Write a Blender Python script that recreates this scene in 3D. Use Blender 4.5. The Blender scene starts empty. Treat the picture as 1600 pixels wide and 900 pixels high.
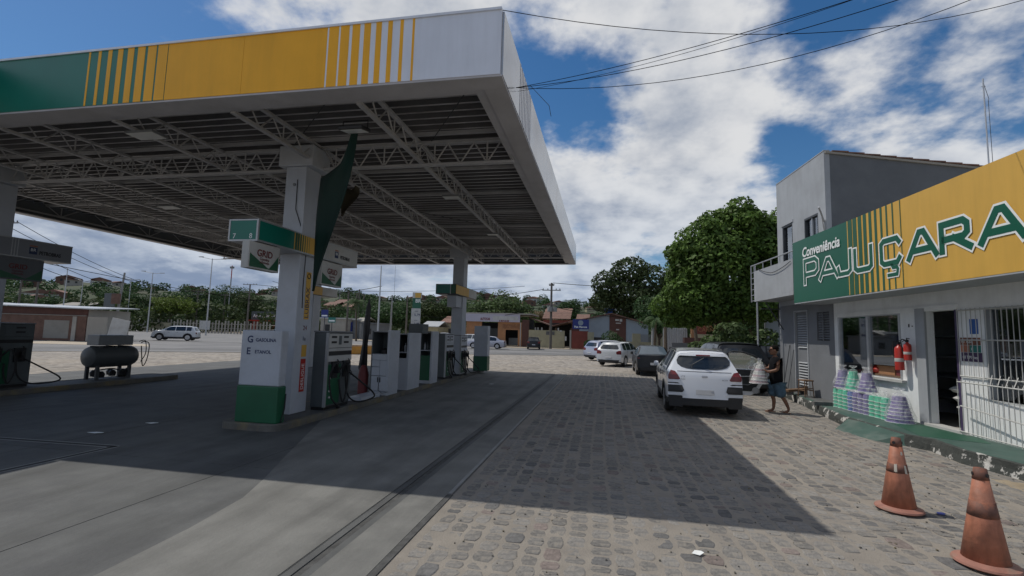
import bpy, bmesh, math, random
import numpy as np
from mathutils import Vector, Matrix
random.seed(7); rng = np.random.default_rng(7)
sc = bpy.context.scene; col = sc.collection
R = math.radians
# ------------------------------------------------------------ camera
F, PITCH, YAW, ROLL, CH = 745.0, R(5.5), R(11.0), R(1.6), 1.8
fwd = Vector((-math.sin(YAW)*math.cos(PITCH), math.cos(YAW)*math.cos(PITCH), math.sin(PITCH)))
rt0 = Vector((math.cos(YAW), math.sin(YAW), 0)); up0 = rt0.cross(fwd)
rt = rt0*math.cos(ROLL) + up0*math.sin(ROLL); up = -rt0*math.sin(ROLL) + up0*math.cos(ROLL)
cd = bpy.data.cameras.new('camera'); cam = bpy.data.objects.new('camera', cd); col.objects.link(cam)
mw = Matrix((rt, up, -fwd)).transposed().to_4x4(); mw.translation = Vector((0, 0, CH)); cam.matrix_world = mw
cd.sensor_width = 36; cd.lens = F/1600*36; cd.clip_start = 0.05; cd.clip_end = 6000; sc.camera = cam
# ------------------------------------------------------------ light
LDIR = Vector((3.56, -0.75, -6.24)).normalized()
sd = bpy.data.lights.new('sun', 'SUN'); sd.energy = 4.8; sd.angle = R(0.5); sd.color = (1.0, 0.95, 0.87)
sun = bpy.data.objects.new('sun', sd); col.objects.link(sun); sun.rotation_euler = LDIR.to_track_quat('-Z', 'Y').to_euler()
w = bpy.data.worlds.new('World'); sc.world = w; w.use_nodes = True
nt = w.node_tree; N = nt.nodes; Lk = nt.links; N.clear()
def nn(t, **k):
    n = N.new(t)
    for a, b in k.items(): setattr(n, a, b)
    return n
out = nn('ShaderNodeOutputWorld'); mix = nn('ShaderNodeMixShader'); bg1 = nn('ShaderNodeBackground'); bg2 = nn('ShaderNodeBackground')
sky = nn('ShaderNodeTexSky'); sky.sky_type = 'NISHITA'; sky.sun_disc = False
sky.sun_elevation = math.asin(-LDIR.z); sky.sun_rotation = math.atan2(-LDIR.x, -LDIR.y)
sky.air_density = 1.0; sky.dust_density = 0.4; sky.ozone_density = 2.5
hs = nn('ShaderNodeHueSaturation'); hs.inputs['Saturation'].default_value = 1.3; Lk.new(sky.outputs[0], hs.inputs['Color']); Lk.new(hs.outputs[0], bg1.inputs[0]); bg1.inputs[1].default_value = 0.15
tc = nn('ShaderNodeTexCoord'); sx = nn('ShaderNodeSeparateXYZ'); Lk.new(tc.outputs['Generated'], sx.inputs[0])
def math_n(op, a, b=None, c=None):
    n = nn('ShaderNodeMath', operation=op)
    for i, v in enumerate((a, b, c)):
        if v is None: continue
        if isinstance(v, (int, float)): n.inputs[i].default_value = v
        else: Lk.new(v, n.inputs[i])
    return n.outputs[0]
zc = math_n('ADD', math_n('MAXIMUM', sx.outputs[2], 0.0), 0.30)
cx = nn('ShaderNodeCombineXYZ'); Lk.new(math_n('DIVIDE', sx.outputs[0], zc), cx.inputs[0]); Lk.new(math_n('DIVIDE', sx.outputs[1], zc), cx.inputs[1])
mp = nn('ShaderNodeMapping'); Lk.new(cx.outputs[0], mp.inputs[0]); mp.inputs['Location'].default_value = (5.136, 2.213, 0.7)
def noise(vec, sc_, det, rgh, dist=0.0):
    n = nn('ShaderNodeTexNoise'); Lk.new(vec, n.inputs['Vector']); n.inputs['Scale'].default_value = sc_
    n.inputs['Detail'].default_value = det; n.inputs['Roughness'].default_value = rgh; n.inputs['Distortion'].default_value = dist
    return n.outputs[0]
def cloudn(vec):
    a_ = noise(vec, 2.4, 14, 0.57, 0.0); b_ = noise(vec, 5.2, 6, 0.5, 0.6)
    return math_n('ADD', a_, math_n('MULTIPLY', math_n('SUBTRACT', b_, 0.5), 0.16))
n1 = cloudn(mp.outputs[0])
n2 = noise(mp.outputs[0], 0.8, 2, 0.5)
lowb = nn('ShaderNodeMapRange'); Lk.new(sx.outputs[2], lowb.inputs[0]); lowb.inputs[1].default_value = 0.04; lowb.inputs[2].default_value = 0.45
lowb.inputs[3].default_value = 0.20; lowb.inputs[4].default_value = 0.0
hole = None
for (px_, py_, rad_, amt_) in ((110, 20, .34, .22), (850, 90, .16, .14), (1580, 320, .16, .07), (1095, 185, .20, -.14)):
    dv_ = (rt*((px_-800)/F) - up*((py_-450)/F) + fwd).normalized()
    vd = nn('ShaderNodeVectorMath', operation='DISTANCE'); Lk.new(tc.outputs['Generated'], vd.inputs[0]); vd.inputs[1].default_value = dv_
    hm = nn('ShaderNodeMapRange', interpolation_type='SMOOTHSTEP'); Lk.new(vd.outputs['Value'], hm.inputs[0]); hm.inputs[1].default_value = 0; hm.inputs[2].default_value = rad_; hm.inputs[3].default_value = amt_; hm.inputs[4].default_value = 0
    hole = hm.outputs[0] if hole is None else math_n('ADD', hole, hm.outputs[0])
n1h = math_n('SUBTRACT', n1, hole)
dens = math_n('ADD', math_n('ADD', n1h, math_n('MULTIPLY', math_n('SUBTRACT', n2, 0.5), 0.5)), lowb.outputs[0])
ramp = nn('ShaderNodeMapRange', interpolation_type='SMOOTHSTEP'); Lk.new(dens, ramp.inputs[0]); ramp.inputs[1].default_value = 0.41; ramp.inputs[2].default_value = 0.575
mp2 = nn('ShaderNodeMapping'); Lk.new(mp.outputs[0], mp2.inputs[0]); mp2.inputs['Location'].default_value = (0.055, -0.03, 0)
n3 = cloudn(mp2.outputs[0]); n4 = noise(mp.outputs[0], 1.6, 5, 0.55, 0.3)
thick = nn('ShaderNodeMapRange'); Lk.new(dens, thick.inputs[0]); thick.inputs[1].default_value = 0.50; thick.inputs[2].default_value = 0.85; thick.inputs[3].default_value = 0.25; thick.inputs[4].default_value = -0.25
rel = math_n('ADD', math_n('ADD', math_n('MULTIPLY', math_n('SUBTRACT', n1, n3), 2.4), math_n('MULTIPLY', math_n('SUBTRACT', n4, 0.5), 1.0)), thick.outputs[0])
sh = nn('ShaderNodeMapRange', interpolation_type='SMOOTHSTEP'); Lk.new(rel, sh.inputs[0]); sh.inputs[1].default_value = -0.40; sh.inputs[2].default_value = 0.38
cr = nn('ShaderNodeMix', data_type='RGBA'); Lk.new(sh.outputs[0], cr.inputs[0]); cr.inputs[6].default_value = (0.38, 0.45, 0.58, 1); cr.inputs[7].default_value = (0.97, 0.98, 1.0, 1)
hz = nn('ShaderNodeMapRange'); Lk.new(sx.outputs[2], hz.inputs[0]); hz.inputs[1].default_value = 0.0; hz.inputs[2].default_value = 0.35
ch = nn('ShaderNodeMix', data_type='RGBA'); Lk.new(hz.outputs[0], ch.inputs[0]); ch.inputs[6].default_value = (0.76, 0.86, 1.0, 1); ch.inputs[7].default_value = (1, 1, 1, 1)
cm = nn('ShaderNodeMix', data_type='RGBA', blend_type='MULTIPLY'); cm.inputs[0].default_value = 1; Lk.new(cr.outputs[2], cm.inputs[6]); Lk.new(ch.outputs[2], cm.inputs[7])
Lk.new(cm.outputs[2], bg2.inputs[0]); bg2.inputs[1].default_value = 1.3
Lk.new(ramp.outputs[0], mix.inputs[0]); Lk.new(bg1.outputs[0], mix.inputs[1]); Lk.new(bg2.outputs[0], mix.inputs[2]); Lk.new(mix.outputs[0], out.inputs[0])
vs = sc.view_settings; vs.view_transform = 'Standard'; vs.look = 'None'; vs.exposure = -0.83; vs.gamma = 1.0
sc.render.engine = 'CYCLES'
# ------------------------------------------------------------ placing helpers (photo pixel -> world point)
def ray(x, y): return (rt*((x-800)/F) - up*((y-450)/F) + fwd)
def gnd(x, y, z=0.0):
    d = ray(x, y); return d*((z-CH)/d.z) + Vector((0, 0, CH))
def at(x, y, Y):
    d = ray(x, y); return d*(Y/d.y) + Vector((0, 0, CH))
# ------------------------------------------------------------ materials
MATS = {}
def mat(name, c, rough=0.7, var=0.15, scale=6.0, metal=0.0, bump=0.0, bscale=None, spec=0.5, rand=0.0, island=0.0, coat=0.0, dirt=None, dscale=1.2, damt=0.5, trans=0.0, dlo=0.48, dhi=0.68, streak=None):
    if name in MATS: return MATS[name]
    m = bpy.data.materials.new(name); m.use_nodes = True; t = m.node_tree; n = t.nodes; l = t.links
    b = n['Principled BSDF']; b.inputs['Roughness'].default_value = rough; b.inputs['Metallic'].default_value = metal
    b.inputs['Specular IOR Level'].default_value = spec; b.inputs['Coat Weight'].default_value = coat; b.inputs['Coat Roughness'].default_value = 0.06
    tcn = n.new('ShaderNodeTexCoord'); no = n.new('ShaderNodeTexNoise'); l.new(tcn.outputs['Object'], no.inputs['Vector'])
    no.inputs['Scale'].default_value = scale; no.inputs['Detail'].default_value = 6; no.inputs['Roughness'].default_value = 0.6
    mr = n.new('ShaderNodeMapRange'); l.new(no.outputs[0], mr.inputs[0]); mr.inputs[1].default_value = 0.3; mr.inputs[2].default_value = 0.7
    mr.inputs[3].default_value = 1-var; mr.inputs[4].default_value = 1+var
    val = mr.outputs[0]
    def mul(a, bb):
        q = n.new('ShaderNodeMath'); q.operation = 'MULTIPLY'; l.new(a, q.inputs[0]); l.new(bb, q.inputs[1]); return q.outputs[0]
    for amt, src in ((rand, 'obj'), (island, 'isl')):
        if amt:
            if src == 'obj': s = n.new('ShaderNodeObjectInfo').outputs['Random']
            else: s = n.new('ShaderNodeNewGeometry').outputs['Random Per Island']
            r2 = n.new('ShaderNodeMapRange'); l.new(s, r2.inputs[0]); r2.inputs[3].default_value = 1-amt; r2.inputs[4].default_value = 1+amt
            val = mul(val, r2.outputs[0])
    vm = n.new('ShaderNodeVectorMath'); vm.operation = 'SCALE'; vm.inputs[0].default_value = c[:3]; l.new(val, vm.inputs['Scale'])
    colr = vm.outputs[0]
    if dirt:
        n2_ = n.new('ShaderNodeTexNoise'); l.new(tcn.outputs['Object'], n2_.inputs['Vector']); n2_.inputs['Scale'].default_value = dscale; n2_.inputs['Detail'].default_value = 9; n2_.inputs['Roughness'].default_value = 0.65
        m2 = n.new('ShaderNodeMapRange'); l.new(n2_.outputs[0], m2.inputs[0]); m2.inputs[1].default_value = dlo; m2.inputs[2].default_value = dhi; m2.inputs[4].default_value = damt
        mx = n.new('ShaderNodeMix'); mx.data_type = 'RGBA'; l.new(m2.outputs[0], mx.inputs[0]); l.new(colr, mx.inputs[6]); mx.inputs[7].default_value = (*dirt, 1); colr = mx.outputs[2]
    if streak:
        mpp = n.new('ShaderNodeMapping'); l.new(tcn.outputs['Object'], mpp.inputs[0]); mpp.inputs['Scale'].default_value = streak[:3]
        sn = n.new('ShaderNodeTexNoise'); l.new(mpp.outputs[0], sn.inputs['Vector']); sn.inputs['Scale'].default_value = 1.0; sn.inputs['Detail'].default_value = 7; sn.inputs['Roughness'].default_value = .6
        s3 = n.new('ShaderNodeMapRange'); l.new(sn.outputs[0], s3.inputs[0]); s3.inputs[1].default_value = .42; s3.inputs[2].default_value = .72; s3.inputs[3].default_value = 1.0; s3.inputs[4].default_value = 1-streak[3]
        v3 = n.new('ShaderNodeVectorMath'); v3.operation = 'SCALE'; l.new(colr, v3.inputs[0]); l.new(s3.outputs[0], v3.inputs['Scale']); colr = v3.outputs[0]
    l.new(colr, b.inputs['Base Color'])
    if bump:
        bn = n.new('ShaderNodeTexNoise'); l.new(tcn.outputs['Object'], bn.inputs['Vector']); bn.inputs['Scale'].default_value = bscale or scale*4; bn.inputs['Detail'].default_value = 5
        bp = n.new('ShaderNodeBump'); bp.inputs['Strength'].default_value = bump; bp.inputs['Distance'].default_value = 0.02; l.new(bn.outputs[0], bp.inputs['Height']); l.new(bp.outputs[0], b.inputs['Normal'])
    if trans:
        tr = n.new('ShaderNodeBsdfTranslucent'); l.new(colr, tr.inputs[0]); ms = n.new('ShaderNodeMixShader'); ms.inputs[0].default_value = trans
        l.new(b.outputs[0], ms.inputs[1]); l.new(tr.outputs[0], ms.inputs[2]); l.new(ms.outputs[0], n['Material Output'].inputs[0])
    MATS[name] = m; return m
def glassmat(name, tint=(0.75, 0.8, 0.82), tr=0.6, rough=0.02):
    m = bpy.data.materials.new(name); m.use_nodes = True; t = m.node_tree; n = t.nodes; l = t.links; n.remove(n['Principled BSDF'])
    a = n.new('ShaderNodeBsdfTransparent'); a.inputs[0].default_value = (*tint, 1); g = n.new('ShaderNodeBsdfGlossy'); g.inputs['Roughness'].default_value = rough; g.inputs[0].default_value = (0.9, 0.95, 1, 1)
    fr = n.new('ShaderNodeFresnel'); fr.inputs[0].default_value = 1.5; ad = n.new('ShaderNodeMath'); ad.operation = 'ADD'; ad.inputs[1].default_value = 1-tr-0.04; ad.use_clamp = True
    l.new(fr.outputs[0], ad.inputs[0]); ms = n.new('ShaderNodeMixShader'); l.new(ad.outputs[0], ms.inputs[0]); l.new(a.outputs[0], ms.inputs[1]); l.new(g.outputs[0], ms.inputs[2])
    l.new(ms.outputs[0], n['Material Output'].inputs[0]); MATS[name] = m; return m
M = lambda k: MATS[k]
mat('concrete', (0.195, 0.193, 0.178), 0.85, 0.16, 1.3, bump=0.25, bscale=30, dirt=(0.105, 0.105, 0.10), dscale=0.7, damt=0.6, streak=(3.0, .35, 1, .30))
mat('dark_concrete', (0.104, 0.107, 0.105), 0.75, 0.2, 1.6, bump=0.2, bscale=25, dirt=(0.075, 0.077, 0.08), dscale=1.1, damt=0.8, streak=(2.2, .3, 1, .35))  # also the dark side of the windscreen reflection painted on the forecourt
mat('joint', (0.075, 0.075, 0.072), 0.9, 0.35, 9, bump=0.4)
mat('channel', (0.025, 0.025, 0.025), 0.8, 0.3, 6)
mat('sand', (0.265, 0.238, 0.202), 0.95, 0.12, 3, bump=0.5, bscale=60, dirt=(0.20, 0.18, 0.158), dscale=1.1, damt=0.7)
mat('stone', (0.20, 0.19, 0.175), 0.9, 0.30, 22, dirt=(0.25, 0.225, 0.19), dscale=16, damt=0.7, dlo=0.50, dhi=0.62, bump=0.6, bscale=50, rand=0.22, island=0.0)
mat('stone_stuff', (0.20, 0.19, 0.175), 0.9, 0.30, 22, dirt=(0.25, 0.225, 0.19), dscale=16, damt=0.7, dlo=0.50, dhi=0.62, bump=0.6, bscale=50, island=0.22)
mat('asphalt', (0.20, 0.195, 0.19), 0.85, 0.12, 0.5, bump=0.3, bscale=40, dirt=(0.11, 0.11, 0.115), dscale=0.18, damt=0.7)
mat('earth', (0.30, 0.25, 0.19), 0.95, 0.2, 0.15, dirt=(0.12, 0.13, 0.06), dscale=0.03, damt=0.9)
mat('verge', (0.42, 0.36, 0.28), 0.95, 0.15, 0.5, bump=0.4)
mat('grassy', (0.10, 0.13, 0.05), 0.95, 0.35, 2, bump=0.5)
mat('white_paint', (0.62, 0.63, 0.64), 0.45, 0.06, 3, dirt=(0.42, 0.41, 0.39), dscale=1.3, damt=0.5)
mat('dirty_white', (0.50, 0.50, 0.48), 0.6, 0.1, 4, dirt=(0.30, 0.28, 0.25), dscale=2.0, damt=0.6)
mat('store_white', (0.80, 0.82, 0.82), 0.75, 0.06, 2, streak=(5, 5, .5, .10), bump=0.08, dirt=(0.62, 0.62, 0.60), dscale=1.2, damt=0.5)
mat('fascia_white', (0.74, 0.78, 0.86), 0.30, 0.04, 1.5, spec=0.6, streak=(5, 5, .5, .10))
mat('fascia_side', (0.50, 0.50, 0.50), 0.22, 0.05, 0.8, metal=0.45, bump=0.10, bscale=2.2, dirt=(0.36, 0.31, 0.26), dscale=0.7, damt=0.6)
mat('fascia_yellow', (0.92, 0.45, 0.02), 0.35, 0.05, 1.5, spec=0.3, streak=(5, 5, .5, .10))
mat('fascia_green', (0.0, 0.16, 0.115), 0.42, 0.08, 1.5, spec=0.7)
mat('sign_green', (0.005, 0.10, 0.055), 0.35, 0.06, 1.2)
mat('sign_yellow', (0.66, 0.39, 0.07), 0.5, 0.05, 1.2, streak=(5, 5, .5, .10))
mat('sign_dgreen', (0.02, 0.10, 0.05), 0.4, 0.05, 2)
mat('letter_white', (0.82, 0.84, 0.82), 0.4, 0.04, 3)
mat('letter_blue', (0.02, 0.035, 0.10), 0.5, 0.1, 3)
mat('soffit_border', (0.50, 0.49, 0.51), 0.55, 0.08, 2, dirt=(0.36, 0.35, 0.35), dscale=1.5, damt=0.5)
mat('deck', (0.14, 0.14, 0.145), 0.45, 0.2, 1.1, dirt=(0.09, 0.085, 0.08), dscale=0.6, damt=0.8)
mat('rib', (0.52, 0.51, 0.52), 0.45, 0.2, 1.5, dirt=(0.22, 0.20, 0.19), dscale=0.8, damt=0.9)
mat('truss', (0.44, 0.44, 0.45), 0.5, 0.1, 4)
mat('pillar', (0.47, 0.50, 0.55), 0.5, 0.06, 2, dirt=(0.36, 0.37, 0.38), dscale=1.5, damt=0.4)
mat('grey_metal', (0.22, 0.23, 0.24), 0.45, 0.12, 5, metal=0.2)
mat('light_metal', (0.45, 0.46, 0.47), 0.4, 0.1, 5, metal=0.5)
mat('dark_metal', (0.05, 0.055, 0.06), 0.5, 0.2, 5)
mat('black', (0.015, 0.015, 0.017), 0.5, 0.2, 5)
mat('rubber', (0.02, 0.02, 0.02), 0.75, 0.2, 8, bump=0.2)
mat('kerb', (0.13, 0.125, 0.11), 0.85, 0.25, 4, bump=0.4, dirt=(0.24, 0.18, 0.07), dscale=2.5, damt=0.6)
mat('kerb_dark', (0.12, 0.12, 0.12), 0.85, 0.25, 4, bump=0.4)
mat('yellow_kerb', (0.55, 0.27, 0.05), 0.8, 0.15, 3, dirt=(0.35, 0.22, 0.1), damt=0.6)
mat('pump_green', (0.01, 0.10, 0.045), 0.4, 0.12, 3)
mat('pump_white', (0.46, 0.49, 0.54), 0.45, 0.06, 3, dirt=(0.33, 0.34, 0.35), dscale=1.6, damt=0.5)
mat('pump_grey', (0.085, 0.10, 0.105), 0.45, 0.15, 3)
mat('red', (0.42, 0.03, 0.02), 0.35, 0.1, 5)
mat('dull_red', (0.16, 0.03, 0.03), 0.6, 0.15, 5)
mat('platform_green', (0.045, 0.095, 0.077), 0.6, 0.2, 2.5, bump=0.15, dirt=(0.13, 0.15, 0.135), dscale=1.3, damt=0.8)
mat('platform_green2', (0.018, 0.085, 0.05), 0.55, 0.15, 2.5, dirt=(0.06, 0.11, 0.08), damt=0.6)
mat('peeling', (0.05, 0.055, 0.05), 0.9, 0.2, 6, bump=0.6, dirt=(0.50, 0.49, 0.46), dscale=4.2, damt=1.0, dlo=0.56, dhi=0.59)
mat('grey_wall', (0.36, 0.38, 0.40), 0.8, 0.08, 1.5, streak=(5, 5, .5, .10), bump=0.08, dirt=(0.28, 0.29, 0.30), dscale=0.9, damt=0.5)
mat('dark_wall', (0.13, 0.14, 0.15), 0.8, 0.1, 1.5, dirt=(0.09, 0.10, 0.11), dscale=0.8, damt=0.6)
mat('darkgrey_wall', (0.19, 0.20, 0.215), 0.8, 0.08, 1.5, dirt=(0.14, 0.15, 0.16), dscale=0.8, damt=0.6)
mat('interior', (0.03, 0.032, 0.033), 0.8, 0.3, 4)
mat('tile', (0.19, 0.105, 0.078), 0.85, 0.3, 3, bump=0.5, rand=0.15, dirt=(0.16, 0.10, 0.08), damt=0.6)
mat('brick', (0.16, 0.092, 0.068), 0.9, 0.3, 2, bump=0.6, bscale=14, dirt=(0.15, 0.09, 0.07), dscale=0.5, damt=0.7)
mat('render', (0.34, 0.32, 0.28), 0.9, 0.15, 1, rand=0.2, dirt=(0.22, 0.2, 0.18), dscale=0.5, damt=0.6)
mat('cream_wall', (0.36, 0.33, 0.22), 0.85, 0.12, 1, dirt=(0.25, 0.24, 0.18), dscale=0.7, damt=0.6)
mat('orange_wall', (0.38, 0.19, 0.09), 0.85, 0.15, 1, dirt=(0.22, 0.14, 0.09), damt=0.5)
mat('bluegrey_wall', (0.27, 0.32, 0.37), 0.8, 0.08, 1)
mat('brown_wall', (0.10, 0.045, 0.035), 0.8, 0.15, 2)
mat('red_wall', (0.20, 0.055, 0.04), 0.85, 0.2, 1)
mat('violet_sign', (0.45, 0.43, 0.50), 0.6, 0.05, 1)
mat('blue', (0.015, 0.03, 0.19), 0.5, 0.1, 1)
mat('tank_blue', (0.02, 0.10, 0.35), 0.5, 0.1, 2)
mat('teal', (0.02, 0.18, 0.15), 0.5, 0.1, 2)
mat('wood', (0.16, 0.095, 0.055), 0.75, 0.25, 6)
mat('pole_wood', (0.13, 0.115, 0.10), 0.9, 0.2, 3)
mat('pole_conc', (0.26, 0.26, 0.25), 0.85, 0.15, 3)
mat('bark', (0.11, 0.085, 0.06), 0.95, 0.3, 8, bump=0.8, bscale=20)
def leafmat(k, c, v=0.3): mat(k, c, 0.6, 0.3, 0.8, island=v, trans=0.25, spec=0.22)
leafmat('leaf_big', (0.098, 0.165, 0.034), 0.5); leafmat('leaf_dark', (0.045, 0.088, 0.03)); leafmat('leaf_pale', (0.085, 0.13, 0.045)); leafmat('leaf_lime', (0.12, 0.17, 0.03))
leafmat('leaf_olive', (0.05, 0.075, 0.025)); leafmat('leaf_dry', (0.20, 0.15, 0.08)); leafmat('leaf_palm', (0.05, 0.09, 0.03))
mat('flag_green', (0.0, 0.026, 0.019), 0.7, 0.1, 4, trans=0.1); mat('flag_brown', (0.05, 0.04, 0.02), 0.8, 0.1, 4)
mat('cone', (0.44, 0.17, 0.10), 0.6, 0.25, 5, bump=0.25, streak=(14, 14, 2.5, .35), dirt=(0.24, 0.13, 0.09), dscale=4, damt=0.8)
mat('cone_base', (0.33, 0.15, 0.11), 0.7, 0.2, 6, bump=0.2, dirt=(0.25, 0.18, 0.14), dscale=4, damt=0.8)
mat('cone_dark', (0.15, 0.07, 0.05), 0.7, 0.4, 12, dirt=(0.4, 0.13, 0.06), dscale=9, damt=0.8)
mat('cone_tape', (0.55, 0.50, 0.42), 0.6, 0.2, 9)
mat('plastic_green', (0.04, 0.55, 0.32), 0.35, 0.08, 3); mat('plastic_purple', (0.17, 0.13, 0.34), 0.35, 0.08, 3); mat('plastic_blue', (0.05, 0.13, 0.42), 0.35, 0.08, 3); mat('basin_rim', (0.55, 0.5, 0.6), 0.35, 0.08, 3)
mat('basin_pink', (0.42, 0.30, 0.32), 0.4, 0.1, 3)
mat('paint_white', (0.72, 0.75, 0.80), 0.32, 0.02, 1, coat=1.0); mat('paint_silver', (0.42, 0.43, 0.50), 0.3, 0.03, 1, metal=0.5, coat=1.0)
mat('paint_black', (0.008, 0.009, 0.011), 0.4, 0.05, 1, coat=0.3, spec=0.3); mat('paint_dark', (0.018, 0.02, 0.024), 0.45, 0.05, 1, coat=0.3, spec=0.3); mat('paint_palegrey', (0.52, 0.54, 0.56), 0.3, 0.03, 1, coat=1.0)
mat('car_glass', (0.018, 0.024, 0.03), 0.06, 0.1, 2, spec=0.8); mat('car_glass_grey', (0.09, 0.12, 0.15), 0.08, 0.1, 2, spec=0.8)
mat('cladding', (0.022, 0.023, 0.025), 0.6, 0.1, 5); mat('tail_red', (0.15, 0.006, 0.008), 0.25, 0.25, 9, coat=0.5); mat('lamp_clear', (0.6, 0.62, 0.65), 0.15, 0.1, 8, coat=1.0)
mat('rim', (0.45, 0.46, 0.48), 0.35, 0.1, 4, metal=0.7); mat('plate', (0.36, 0.37, 0.39), 0.5, 0.05, 4)
mat('skin', (0.20, 0.095, 0.055), 0.55, 0.1, 6); mat('shirt', (0.010, 0.010, 0.012), 0.95, 0.2, 9, spec=0.1); mat('denim', (0.06, 0.11, 0.16), 0.85, 0.35, 9); mat('shirt_print', (0.35, 0.36, 0.38), 0.8, 0.2, 30)
mat('hair', (0.010, 0.009, 0.008), 0.95, 0.2, 20, spec=0.1); mat('sandal', (0.25, 0.12, 0.07), 0.7, 0.1, 5)
mat('hill', (0.045, 0.062, 0.03), 0.95, 0.3, 0.02, dirt=(0.13, 0.11, 0.08), dscale=0.012, damt=0.4)
mat('lamp_panel', (0.62, 0.64, 0.62), 0.4, 0.05, 5)
glassmat('shop_glass', (0.75, 0.82, 0.82), 0.72); 
m = bpy.data.materials.new('wrap'); m.use_nodes = True; t = m.node_tree; n = t.nodes; n.remove(n['Principled BSDF']); MATS['wrap'] = m
a = n.new('ShaderNodeBsdfTransparent'); d_ = n.new('ShaderNodeBsdfDiffuse'); d_.inputs[0].default_value = (.85, .88, .9, 1); g = n.new('ShaderNodeBsdfGlossy'); g.inputs['Roughness'].default_value = .22
no = n.new('ShaderNodeTexNoise'); no.inputs['Scale'].default_value = 22; no.inputs['Detail'].default_value = 4; no.inputs['Distortion'].default_value = 2.5; tcn = n.new('ShaderNodeTexCoord'); t.links.new(tcn.outputs['Object'], no.inputs['Vector'])
bp = n.new('ShaderNodeBump'); bp.inputs['Strength'].default_value = .8; bp.inputs['Distance'].default_value = .03; t.links.new(no.outputs[0], bp.inputs['Height']); t.links.new(bp.outputs[0], g.inputs['Normal'])
mr = n.new('ShaderNodeMapRange'); mr.inputs[1].default_value = .45; mr.inputs[2].default_value = .75; mr.inputs[3].default_value = .03; mr.inputs[4].default_value = .42; t.links.new(no.outputs[0], mr.inputs[0])
m1 = n.new('ShaderNodeMixShader'); t.links.new(mr.outputs[0], m1.inputs[0]); t.links.new(a.outputs[0], m1.inputs[1]); t.links.new(d_.outputs[0], m1.inputs[2])
m2 = n.new('ShaderNodeMixShader'); m2.inputs[0].default_value = .10; t.links.new(m1.outputs[0], m2.inputs[1]); t.links.new(g.outputs[0], m2.inputs[2]); t.links.new(m2.outputs[0], n['Material Output'].inputs[0])
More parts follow.
